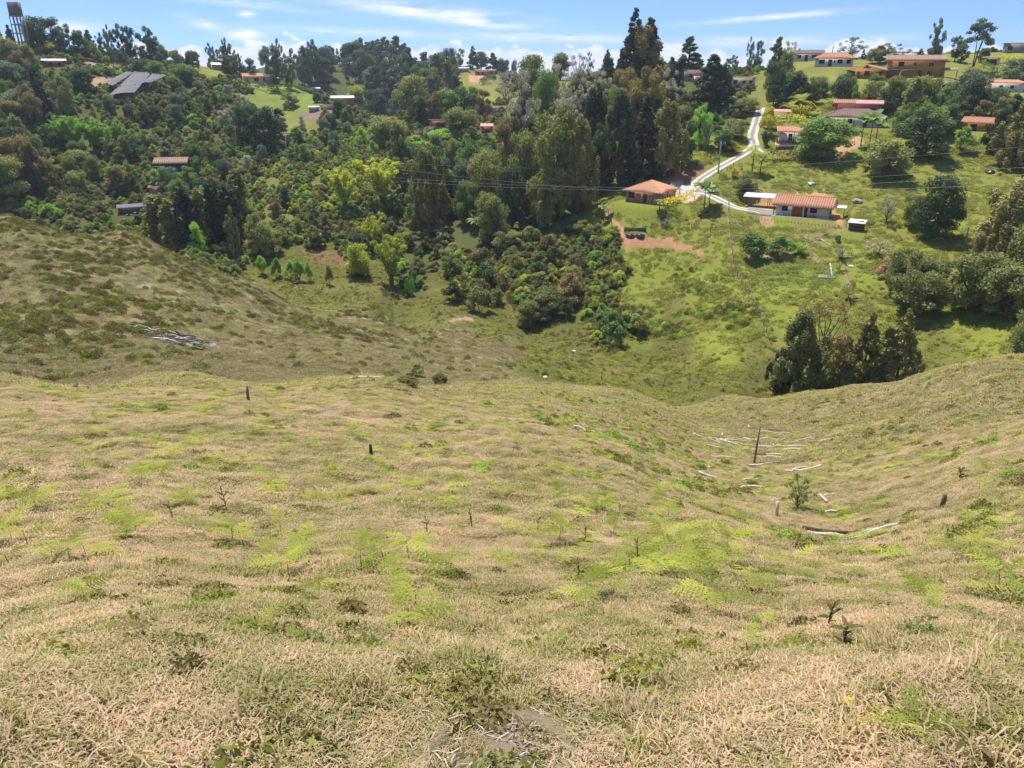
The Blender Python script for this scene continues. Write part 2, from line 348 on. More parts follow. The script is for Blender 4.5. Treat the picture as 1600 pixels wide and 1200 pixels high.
plain('plastic_black', (.03, .032, .04), .35, .2, 3, spec=.6); plain('plastic_white', (.8, .8, .82), .5, .05, 2); plain('steel', (.45, .46, .47), .5, .1, 3, metal=.5)
for nm_, c_ in (('tile_orange', (.60, .28, .165)), ('tile_salmon', (.72, .34, .20)), ('tile_brown', (.29, .19, .15)), ('tile_mixed', (.48, .29, .20))): plain(nm_ + '_rib_shade', tuple(v * .62 for v in c_), .9, .3, 3, grime=.5)  # darker tile copies: rib shade painted into the colour, plus some grime
plain('worn_soil', (.27, .20, .12), .95, .35, 2.5)
plain('stone_grey', (.34, .31, .28), .95, .35, 4); plain('petal_yellow', (.85, .66, .01), .6, .05, 4); plain('wire_metal', (.34, .34, .34), .5, .1, 3)
plain('clay_pipe', (.45, .28, .20), .9, .2, 3); plain('water_tank_wall', (.22, .19, .17), .9, .25, 1.2, grime=.3)

# ------------------------------------------------------------------ object helpers
def tag(o, label=None, cat=None, group=None, kind=None):
    if label: o['label'] = label
    if cat: o['category'] = cat
    if group: o['group'] = group
    if kind: o['kind'] = kind
    return o
def mesh_from(name, co, faces, mats, fmat=None, tint=None, smooth_=False):
    """co Nx3, faces = list of (Mxk) index arrays"""
    me = bpy.data.meshes.new(name); co = np.asarray(co, np.float32); me.vertices.add(len(co)); me.vertices.foreach_set('co', co.ravel())
    fl = [np.asarray(f) for f in (faces if isinstance(faces, list) else [faces]) if len(f)]
    nl = sum(f.size for f in fl); nf = sum(len(f) for f in fl)
    me.loops.add(nl); me.loops.foreach_set('vertex_index', np.concatenate([f.ravel() for f in fl]).astype(np.int32))
    st = []; k = 0
    for f in fl: st.append(k + np.arange(len(f)) * f.shape[1]); k += f.size
    me.polygons.add(nf); me.polygons.foreach_set('loop_start', np.concatenate(st).astype(np.int32))
    for m in mats: me.materials.append(MATS[m] if isinstance(m, str) else m)
    if fmat is not None: me.polygons.foreach_set('material_index', np.asarray(fmat, np.int32))
    if smooth_: me.polygons.foreach_set('use_smooth', np.ones(nf, bool))
    me.update(calc_edges=True)
    if tint is not None:
        a = me.attributes.new('tint', 'FLOAT', 'POINT'); a.data.foreach_set('value', np.asarray(tint, np.float32))
    return me
def link(name, me, parent=None, loc=None, rot=None, scale=None):
    o = bpy.data.objects.new(name, me); COL.objects.link(o)
    if parent is not None: o.parent = parent
    if loc is not None: o.location = loc
    if rot is not None: o.rotation_euler = rot if hasattr(rot, '__len__') else (0, 0, rot)
    if scale is not None: o.scale = scale if hasattr(scale, '__len__') else (scale,) * 3
    return o
def empty(name, loc, rz=0, scale=None):
    return link(name, None, None, loc, rz, scale)
def copy_tree(o, parent=None):
    c = o.copy(); COL.objects.link(c)
    if parent is not None: c.parent = parent
    for ch in list(o.children): copy_tree(ch, c)
    return c
class MB:
    """collects boxes, bars and tubes into one mesh"""
    def __init__(s): s.v = []; s.q = []; s.t = []; s.n = 0
    def add(s, v, q=(), t_=()):
        v = [tuple(p) for p in v]; s.v += v; s.q += [tuple(i + s.n for i in f) for f in q]; s.t += [tuple(i + s.n for i in f) for f in t_]; s.n += len(v); return s
    def box(s, x0, x1, y0, y1, z0, z1):
        return s.add([(x0, y0, z0), (x1, y0, z0), (x1, y1, z0), (x0, y1, z0), (x0, y0, z1), (x1, y0, z1), (x1, y1, z1), (x0, y1, z1)],
                     [(0, 3, 2, 1), (4, 5, 6, 7), (0, 1, 5, 4), (1, 2, 6, 5), (2, 3, 7, 6), (3, 0, 4, 7)])
    def tube(s, pts, r0, r1=None, k=6, cap=True):
        pts = [Vector(p) for p in pts]; n = len(pts); r1 = r0 if r1 is None else r1; vs = []
        for i, p in enumerate(pts):
            d = (pts[min(i + 1, n - 1)] - pts[max(i - 1, 0)]).normalized(); a = Vector((0, 0, 1)) if abs(d.z) < .9 else Vector((1, 0, 0))
            u = d.cross(a).normalized(); w = d.cross(u); r = r0 + (r1 - r0) * i / max(n - 1, 1)
            for j in range(k):
                th = 2 * math.pi * j / k; vs.append(p + (u * math.cos(th) + w * math.sin(th)) * r)
        q = [(i * k + j, i * k + (j + 1) % k, (i + 1) * k + (j + 1) % k, (i + 1) * k + j) for i in range(n - 1) for j in range(k)]
        tt = []
        if cap:
            vs += [pts[0], pts[-1]]; c0, c1 = n * k, n * k + 1
            tt = [(c0, (j + 1) % k, j) for j in range(k)] + [(c1, (n - 1) * k + j, (n - 1) * k + (j + 1) % k) for j in range(k)]
        return s.add(vs, q, tt)
    def mesh(s, name, mat, sm=False):
        return mesh_from(name, s.v, [np.array(s.q, int).reshape(-1, 4), np.array(s.t, int).reshape(-1, 3)], [mat], tint=np.zeros(len(s.v)) + .5, smooth_=sm)
    def build(s, name, mat, parent=None, loc=None, rot=None, sm=False): return link(name, s.mesh(name, mat, sm), parent, loc, rot)

# ------------------------------------------------------------------ places of buildings, level pads cut for them, and the drives
FWD = Vector((0, CP, -SP))
def mpp(p): return FWD.dot(p) / FPX           # metres per photo pixel at a place
SITES = {}; SITE_PX = []; SSC = {}
WPX = {'brick': 66, 'white': 88, 'hutch': 33, 'balcony': 49, 'pinkroof': 35, 'hip': 92, 'redlong': 75, 'farm': 86, 'wing': 62, 'whiteorange': 61, 'longwhite': 48, 'rightwhite': 56, 'rightorange': 55, 'tanroof': 32, 'gate': 26, 'corner': 40, 'greybox': 40, 'redroof': 32, 'beige': 42,
       'shedleft': 36, 'longgrey': 40, 'creamtile': 32, 'concretelow': 46, 'canopy': 14, 'byre': 17, 'brickgrey': 38, 'milkshed': 19, 'bricklow': 22, 'shack': 50, 'rustshed': 24, 'tarpshed': 40, 'box1': 20, 'box2': 17, 'box3': 34, 'redshed': 22, 'brownhouse': 30, 'terrace': 32, 'greylow': 22, 'far1': 17, 'far2': 14}
def site(key, px, py, L, D, rot=0, pad=1.0, bl=2.5, lift=0.0, start=62.0):
    """front centre of a building at this sight line; L along the front, D deep; rot relative to facing the camera"""
    p = hit(px, py, start); az = math.atan2(p.x, p.y); a = -az + R(rot); SITE_PX.append((px, py, L / mpp(p) / 2))
    c = p + Vector((-math.sin(a), math.cos(a), 0)) * (D / 2)
    z = p.z + lift; s_ = WPX[key] * mpp(p) / (L + 1.2) if key in WPX else 1.0; L *= s_; D *= s_; c = p + Vector((-math.sin(a), math.cos(a), 0)) * (D / 2)
    if pad is not None: PADS.append((c.x, c.y, L / 2 + pad, D / 2 + pad, a, z, bl))
    SITES[key] = (Vector((c.x, c.y, z)), a, L / s_, D / s_); SSC[key] = s_; return SITES[key]
def scan_site(*a, **k): return site(*a, **k)
site('brick', 1003, 317, 8.6, 8.6, -27, 1.4, 4)
site('white', 1252, 339, 10.6, 6.0, -7, 1.6, 2.2)
site('carport', 1190, 325, 5.4, 3.6, -7, .6, 2.0)
site('hutch', 1336, 361, 3.0, 2.2, -8, .3, 1.5)
site('balcony', 1238, 230, 6.6, 4.5, 4, .6, 2)
site('pinkroof', 1218, 186, 5.6, 4, 3, .5, 2)
site('hip', 1333, 198, 14.6, 8, 2, 1, 3)
site('redlong', 1338, 181, 12.4, 4.5, 0, .5, 2)
site('farm', 1427, 121, 16.6, 7, 3, 1, 4)
site('wing', 1352, 123, 11.5, 8, -6, 1, 3)
site('whiteorange', 1302, 104, 12.0, 7, 0, 1, 3)
site('longwhite', 1262, 94, 10.0, 6, 0, 1, 3)
site('rightwhite', 1569, 144, 10.5, 6, 0, 1, 3)
site('rightorange', 1529, 205, 9.0, 6, -12, 1, 3)
site('tanroof', 1478, 142, 6, 5, 0, .5, 2)
site('gate', 1548, 102, 5.5, 2.5, 0, .5, 2)
site('corner', 1590, 83, 8, 6, 10, .5, 3)
site('greybox', 1088, 127, 9.5, 7, 12, .5, 2)
site('redroof', 1100, 133, 7, 4, 10, .5, 2)
site('beige', 1160, 135, 8.6, 6, 4, .5, 2)
site('shedleft', 86, 104, 9, 5, 0, .5, 2)
site('longgrey', 352, 112, 10, 6, 8, .5, 2)
site('creamtile', 395, 113, 8, 6, 10, .5, 2)
site('concretelow', 408, 128, 13, 6, 8, .5, 2)
site('canopy', 429, 129, 4.2, 3, 0, .4, 2)
site('byre', 493, 144, 5, 3, 0, .4, 2)
site('brickgrey', 536, 163, 9.5, 5, 6, .5, 2)
site('milkshed', 491, 175, 4.6, 3.2, 0, .4, 2)
site('bricklow', 511, 172, 5.2, 3, 0, .4, 2)
site('shack', 268, 268, 8.6, 6, -12, .8, 2)
site('rustshed', 244, 303, 3.6, 2.6, -8, .4, 2)
site('tarpshed', 205, 334, 7.5, 4, 0, .6, 2)
site('box1', 653, 213, 5.0, 4, 0, .4, 2)
site('box2', 673, 208, 4.6, 4, 0, .4, 2)
site('box3', 686, 200, 8.0, 5, 0, .4, 2)
site('redshed', 761, 207, 4.6, 4, 0, .4, 2)
site('brownhouse', 776, 178, 7.2, 5, 0, .5, 2)
site('terrace', 757, 117, 12, 6, -6, 2, 3)
site('greylow', 723, 113, 7, 4, 0, .4, 2)
site('far1', 653, 97, 8, 6, 0, .4, 2, start=300); site('far2', 711, 95, 7, 6, 0, .4, 2, start=300)

def polyline(pts, step=.8):
    P = [hit(*p) for p in pts]; out = []
    for i in range(len(P) - 1):          # Catmull-Rom
        a, b, c, d = P[max(i - 1, 0)], P[i], P[i + 1], P[min(i + 2, len(P) - 1)]
        n = max(2, int((c - b).length / step))
        for k in range(n):
            t_ = k / n; out.append(.5 * ((2 * b) + (c - a) * t_ + (2 * a - 5 * b + 4 * c - d) * t_ ** 2 + (3 * b - a - 3 * c + d) * t_ ** 3))
    out.append(P[-1]); return np.array([tuple(p) for p in out])
def smooth_z(P, n=12):
    z = P[:, 2].copy()
    for _ in range(n): z[1:-1] = .25 * z[:-2] + .5 * z[1:-1] + .25 * z[2:]
    P = P.copy(); P[:, 2] = z; return P
drive_a = smooth_z(polyline([(1189, 168), (1184, 185), (1176, 212), (1178, 228), (1160, 242), (1130, 259), (1100, 276), (1072, 294), (1062, 300)]))
drive_b = smooth_z(polyline([(1080, 291), (1100, 300), (1122, 312), (1150, 325), (1180, 331), (1205, 333)]))
drive_c = smooth_z(polyline([(1178, 226), (1187, 236), (1196, 240)]))
ROADS += [(drive_a[::3], 1.5, 1.8), (drive_b[::3], 1.4, 1.6)]

# ------------------------------------------------------------------ zones of the ground
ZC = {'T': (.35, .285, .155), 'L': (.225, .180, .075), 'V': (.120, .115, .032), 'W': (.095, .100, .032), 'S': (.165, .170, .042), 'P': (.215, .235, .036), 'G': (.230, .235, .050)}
ZK = list(ZC)
seedz = np.array([ZK.index(c) for c in cc])
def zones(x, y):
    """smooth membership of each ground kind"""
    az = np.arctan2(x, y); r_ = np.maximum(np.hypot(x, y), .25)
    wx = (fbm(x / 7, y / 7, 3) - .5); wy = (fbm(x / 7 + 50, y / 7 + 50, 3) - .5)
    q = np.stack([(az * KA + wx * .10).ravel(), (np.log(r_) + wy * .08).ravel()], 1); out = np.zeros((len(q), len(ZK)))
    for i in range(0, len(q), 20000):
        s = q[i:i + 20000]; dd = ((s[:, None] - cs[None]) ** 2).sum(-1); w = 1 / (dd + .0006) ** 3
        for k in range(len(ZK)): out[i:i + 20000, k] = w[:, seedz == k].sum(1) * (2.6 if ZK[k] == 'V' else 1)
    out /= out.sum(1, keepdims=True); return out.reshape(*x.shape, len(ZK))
def in_poly(x, y, poly):
    P = [hit(*p) for p in poly]; ins = np.zeros(x.shape, bool); n = len(P)
    for i in range(n):
        a, b = P[i], P[(i + 1) % n]
        c = ((a.y > y) != (b.y > y)) & (x < (b.x - a.x) * (y - a.y) / (b.y - a.y + 1e-12) + a.x); ins ^= c
    return ins
PATCHES = [  # bare earth, cut banks, sown plots: colour of what lies there
    ([(972, 369), (1010, 366), (1045, 372), (1080, 384), (1112, 402), (1085, 398), (1050, 386), (1020, 388), (975, 393)], (.42, .215, .12)),
    ([(946, 325), (954, 325), (964, 348), (974, 368), (966, 369), (955, 345)], (.48, .24, .14)),
    ([(1040, 285), (1070, 288), (1110, 283), (1120, 300), (1075, 318), (1040, 312), (1018, 318), (1050, 300)], (.55, .42, .31)),
    ([(1030, 268), (1110, 258), (1085, 282), (1050, 285)], (.30, .13, .08)),
    ([(1215, 302), (1290, 300), (1308, 318), (1322, 340), (1318, 358), (1306, 350), (1300, 330), (1290, 312), (1215, 308)], (.52, .29, .13)),
    ([(1165, 300), (1215, 300), (1215, 322), (1165, 322)], (.46, .26, .12)),
    ([(1184, 337), (1206, 337), (1210, 345), (1200, 358), (1190, 352)], (.42, .26, .15)),
    ([(1240, 352), (1300, 350), (1312, 375), (1262, 392), (1238, 372)], (.23, .20, .07)),
    ([(1150, 345), (1178, 338), (1180, 400), (1160, 392)], (.22, .18, .07)),
    ([(1165, 395), (1235, 398), (1235, 405), (1168, 404)], (.38, .24, .16)),
    ([(1300, 237), (1312, 222), (1345, 212), (1350, 225), (1330, 240), (1318, 245)], (.50, .30, .17)),
    ([(735, 117), (775, 113), (768, 122), (755, 131), (728, 133)], (.52, .27, .16)),
    ([(700, 112), (722, 120), (715, 126)], (.5, .27, .16)),
    ([(137, 97), (192, 102), (195, 110), (150, 106), (130, 103)], (.42, .29, .16)),
    ([(140, 120), (195, 124), (175, 137), (118, 147), (145, 135)], (.40, .26, .16)),
    ([(470, 178), (525, 172), (530, 182), (480, 192)], (.24, .17, .13)),
    ([(840, 385), (880, 370), (910, 400), (915, 440), (890, 450), (860, 420)], (.30, .15, .10)),
    ([(870, 440), (935, 450), (938, 480), (890, 475)], (.28, .16, .10)),
    ([(700, 496), (745, 497), (738, 502), (705, 502)], (.45, .26, .20)),
    ([(1500, 120), (1520, 118), (1558, 128), (1560, 138), (1530, 138)], (.24, .19, .10)),
    ([(400, 150), (470, 140), (500, 145), (500, 165), (455, 178), (430, 165)], (.20, .235, .045)),
    ([(360, 145), (420, 148), (460, 175), (400, 172)], (.185, .215, .045)),
    ([(410, 262), (435, 262), (435, 268), (412, 266)], (.35, .18, .12)),
    ([(465, 385), (490, 388), (560, 400), (555, 415), (480, 405)], (.22, .12, .07)),
    ([(1185, 400), (1300, 405), (1310, 440), (1290, 455), (1190, 440), (1165, 410)], (.14, .21, .035)),
    ([(215, 517), (240, 512), (290, 522), (345, 536), (330, 545), (270, 543), (225, 528)], (.19, .13, .11)),
    ([(745, 548), (790, 548), (800, 556), (760, 560)], (.20, .15, .10)),
    ([(-10, 576), (130, 580), (125, 587), (-10, 592)], (.26, .21, .17)),
    ([(1300, 650), (1345, 632), (1372, 640), (1330, 668)], (.22, .16, .13)),
]

# ------------------------------------------------------------------ the ground, one sheet to the horizon
gx = np.sin(AZ)[:, None] * RR[None]; gy = np.cos(AZ)[:, None] * RR[None]
gz = height(gx, gy); nA, nR = gz.shape
i = np.arange(nA - 1)[:, None] * nR + np.arange(nR - 1)[None]
gf = np.stack([i + nR, i + nR + 1, i + 1, i], -1).reshape(-1, 4)
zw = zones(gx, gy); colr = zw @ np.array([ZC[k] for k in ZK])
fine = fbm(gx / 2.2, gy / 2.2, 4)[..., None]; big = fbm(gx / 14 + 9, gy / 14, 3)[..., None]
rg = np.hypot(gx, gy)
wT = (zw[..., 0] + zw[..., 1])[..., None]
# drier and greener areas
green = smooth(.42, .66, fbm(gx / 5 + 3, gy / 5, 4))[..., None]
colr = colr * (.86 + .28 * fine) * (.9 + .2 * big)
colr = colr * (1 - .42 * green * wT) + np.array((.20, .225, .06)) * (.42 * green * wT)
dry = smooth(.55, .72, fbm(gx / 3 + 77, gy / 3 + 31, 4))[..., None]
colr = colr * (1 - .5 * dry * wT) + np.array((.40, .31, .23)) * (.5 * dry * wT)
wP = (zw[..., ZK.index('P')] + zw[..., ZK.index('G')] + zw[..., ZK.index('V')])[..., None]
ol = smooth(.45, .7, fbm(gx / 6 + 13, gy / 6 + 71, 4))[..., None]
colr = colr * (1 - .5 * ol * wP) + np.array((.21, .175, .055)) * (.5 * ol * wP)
for poly, c in PATCHES:
    wob = .9
    m = in_poly(gx + (fbm(gx / 1.5, gy / 1.5, 3) - .5) * wob * 2, gy + (fbm(gx / 1.5 + 7, gy / 1.5 + 3, 3) - .5) * wob * 3, poly) & (rg > 30)
    colr[m] = np.array(c) * (.8 + .4 * fine[m])
dm = (dirt(gx, gy) * (1 - smooth(30, 50, rg)) * (1 - smooth(R(55), R(80), np.abs(np.arctan2(gx, gy)))))[..., None]
colr = colr * (1 - .75 * dm) + np.array((.34, .245, .185)) * (.75 * dm) * (.7 + .6 * fine)
vco = np.stack([gx, gy, gz], -1).reshape(-1, 3)
mg, t = new_mat('ground_mix')
at_ = t.n('ShaderNodeAttribute', attribute_name='Col'); geo = t.n('ShaderNodeNewGeometry'); pos = geo.outputs['Position']
n1 = t.noise(pos, 9.0, 8, .7); n2 = t.noise(pos, 1.4, 6, .6); n3 = t.noise(pos, 55.0, 5, .7); vor = t.n('ShaderNodeTexVoronoi', ins={'Scale': 2.6, 'Vector': pos})
f = t.math('ADD', t.math('MULTIPLY', n1, .75), t.math('ADD', t.math('MULTIPLY', n2, .55), t.math('MULTIPLY', n3, .5)))
f = t.math('MULTIPLY_ADD', f, 1.25, -.12)
c = t.mix(1.0, at_.outputs['Color'], t.n('ShaderNodeCombineColor', ins={0: f, 1: f, 2: f}).outputs[0], 'MULTIPLY')
gr = t.mix(1.0, at_.outputs['Color'], (.62, .92, .35, 1), 'MULTIPLY')
c = t.mix(t.math('MULTIPLY', t.ramp(t.noise(pos, 3.3, 7, .7), .5, .66), .55), c, gr)
b = t.n('ShaderNodeBsdfPrincipled', ins={'Base Color': c, 'Roughness': .95, 'Specular IOR Level': .12})
bh = t.math('ADD', t.math('MULTIPLY', n1, .5), t.math('MULTIPLY', n3, .2))
t.l(t.n('ShaderNodeBump', ins={'Strength': .9, 'Distance': .12, 'Height': bh}).outputs[0], b.inputs['Normal'])
t.n('ShaderNodeOutputMaterial', ins={0: b.outputs[0]})
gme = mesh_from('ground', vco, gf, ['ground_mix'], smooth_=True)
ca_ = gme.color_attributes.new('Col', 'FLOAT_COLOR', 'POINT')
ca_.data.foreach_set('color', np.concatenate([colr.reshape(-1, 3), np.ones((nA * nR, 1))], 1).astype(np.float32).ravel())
ground_o = link('ground', gme); tag(ground_o, kind='structure')
# normals of the ground, for planting
_gi = None
def normals(x, y):
    e = .25; hx = (height(x + e, y) - height(x - e, y)) / (2 * e); hy = (height(x, y + e) - height(x, y - e)) / (2 * e)
    n = np.stack([-hx, -hy, np.ones_like(hx)], -1); return n / np.linalg.norm(n, axis=-1, keepdims=True)
def sheet_z(x, y):
    """height of the ground sheet itself (bilinear on its grid)"""
    az = np.arctan2(x, y); r_ = np.hypot(x, y); ia = np.clip(np.searchsorted(AZ, az) - 1, 0, nA - 2); ir = np.clip(np.searchsorted(RR, r_) - 1, 0, nR - 2)
    fa = (az - AZ[ia]) / (AZ[ia + 1] - AZ[ia]); fr = (r_ - RR[ir]) / (RR[ir + 1] - RR[ir])
    return (gz[ia, ir] * (1 - fa) + gz[ia + 1, ir] * fa) * (1 - fr) + (gz[ia, ir + 1] * (1 - fa) + gz[ia + 1, ir + 1] * fa) * fr
def strip(name, P, hw, mat, off=0.0, lift=.07, kind='structure', ragged=0.0):
    """a ribbon laid along a line on the ground"""
    d = np.gradient(P[:, :2], axis=0); d /= np.linalg.norm(d, axis=1, keepdims=True); nrm = np.stack([-d[:, 1], d[:, 0]], 1)
    rows = []
    for k, s in enumerate((-1, -.33, .33, 1)):
        w = hw * s + off; w = w + (ragged * (fbm(P[:, 0] * 1.3 + k * 9, P[:, 1] * 1.3, 2) - .5) if abs(s) == 1 else 0)
        xy = P[:, :2] + nrm * np.asarray(w).reshape(-1, 1); rows.append(np.stack([xy[:, 0], xy[:, 1], sheet_z(xy[:, 0], xy[:, 1]) + lift], 1))
    n = len(P); v = np.concatenate(rows + [rows[0] - (0, 0, .25), rows[3] - (0, 0, .25)]); q = []
    for a, b in ((0, 1), (1, 2), (2, 3), (4, 0), (3, 5)):
        q += [(a * n + j + 1, a * n + j, b * n + j, b * n + j + 1) for j in range(n - 1)]
    o = link(name, mesh_from(name, v, np.array(q), [mat])); return tag(o, kind=kind)
for nm, P in (('driveway', drive_a), ('driveway', drive_b)):
    strip(nm, P, 1.2, 'tarmac', 0, .05, ragged=.5)
    strip('wheel_track', P, .40, 'concrete', .74, .10); strip('wheel_track', P, .40, 'concrete', -.74, .10)
for P in (drive_c,): strip('wheel_track', P, .5, 'concrete', 0, .10)
yard = smooth_z(polyline([(1052, 300), (1068, 297), (1085, 292), (1096, 286)])); strip('concrete_yard', yard, 1.7, 'concrete', 0, .12, ragged=.8)
strip('paved_yard', smooth_z(polyline([(1168, 328), (1188, 331), (1208, 333)])), 2.0, 'tarmac', 0, .13, ragged=.5)

for pts_ in ([(1137, 318), (1139, 345), (1142, 372), (1144, 400), (1150, 428), (1162, 452), (1176, 478), (1190, 500)], [(1262, 366), (1259, 380), (1268, 398), (1290, 420)], [(1318, 420), (1326, 445), (1330, 470)], [(1306, 352), (1316, 362), (1322, 340)]):
    strip('worn_path', polyline(pts_, .5), .26, 'worn_soil', 0, .035, ragged=.45)

# ------------------------------------------------------------------ scattering small growth (ground cover nobody could count)
def frames_euler(n, phi):
    z = n; x = np.stack([np.cos(phi), np.sin(phi), np.zeros_like(phi)], 1); x -= z * (x * z).sum(1, keepdims=True); x /= np.linalg.norm(x, axis=1, keepdims=True); y = np.cross(z, x)
    return np.stack([np.arctan2(y[:, 2], z[:, 2]), -np.arcsin(np.clip(x[:, 2], -1, 1)), np.arctan2(x[:, 1], x[:, 0])], 1)
def scatter(name, x, y, scale, variants, upright=.5, sink=0.0, zscale=None, label=None, sheet=True):
    n = len(x)
    if n == 0: return
    z = sheet_z(x, y) - sink * scale; nn = normals(x, y); nn = nn * (1 - upright) + np.array((0, 0, 1.)) * upright; nn /= np.linalg.norm(nn, axis=1, keepdims=True)
    eu = frames_euler(nn, rng.uniform(0, 6.283, n)); sc3 = np.stack([scale, scale, scale * (zscale if zscale is not None else 1)], 1)
    me = bpy.data.meshes.new(name); me.vertices.add(n); me.vertices.foreach_set('co', np.stack([x, y, z], 1).astype(np.float32).ravel())
    for an, arr in (('rot', eu), ('scl', sc3)):
        a = me.attributes.new(an, 'FLOAT_VECTOR', 'POINT'); a.data.foreach_set('vector', arr.astype(np.float32).ravel())
    a = me.attributes.new('pick', 'INT', 'POINT'); a.data.foreach_set('value', rng.integers(0, len(variants), n).astype(np.int32))
    o = link(name, me); g = bpy.data.node_groups.new(name, 'GeometryNodeTree')
    g.interface.new_socket('Geometry', in_out='INPUT', socket_type='NodeSocketGeometry'); g.interface.new_socket('Geometry', in_out='OUTPUT', socket_type='NodeSocketGeometry')
    N = g.nodes; gi = N.new('NodeGroupInput'); go = N.new('NodeGroupOutput'); iop = N.new('GeometryNodeInstanceOnPoints'); g2i = N.new('GeometryNodeGeometryToInstance')
    for ob in variants:
        oi = N.new('GeometryNodeObjectInfo'); oi.inputs[0].default_value = ob; oi.inputs['As Instance'].default_value = False; g.links.new(oi.outputs['Geometry'], g2i.inputs[0])
    g.links.new(gi.outputs[0], iop.inputs['Points']); g.links.new(g2i.outputs[0], iop.inputs['Instance']); iop.inputs['Pick Instance'].default_value = True
    for an, dt, sk in (('pick', 'INT', 'Instance Index'), ('rot', 'FLOAT_VECTOR', 'Rotation'), ('scl', 'FLOAT_VECTOR', 'Scale')):
        na = N.new('GeometryNodeInputNamedAttribute'); na.data_type = dt; na.inputs['Name'].default_value = an
        src = na.outputs['Attribute']
        if sk == 'Rotation':
            er = N.new('FunctionNodeEulerToRotation'); g.links.new(src, er.inputs[0]); src = er.outputs[0]
        g.links.new(src, iop.inputs[sk])
    g.links.new(iop.outputs[0], go.inputs[0])
    md = o.modifiers.new('scatter', 'NODES'); md.node_group = g
    tag(o, label=label, kind='stuff'); return o
def src(name, me):      # a growth shape to be scattered
    return bpy.data.objects.new(name, me)
BARE = PATCHES[:7] + PATCHES[9:19] + PATCHES[25:26]
def bare(x, y):
    m = np.zeros(x.shape, bool)
    for poly, c in BARE: m |= in_poly(x, y, poly)
    return m
def polar_points(n_, r0, r1, azlim=37.5, power=1.0):
    """random points in the sector in front, density falling as 1/r^(2-2/power)"""
    u = rng.random(n_); r_ = (r0 ** power + u * (r1 ** power - r0 ** power)) ** (1 / power); az = np.radians(rng.uniform(-azlim, azlim, n_))
    return np.sin(az) * r_, np.cos(az) * r_

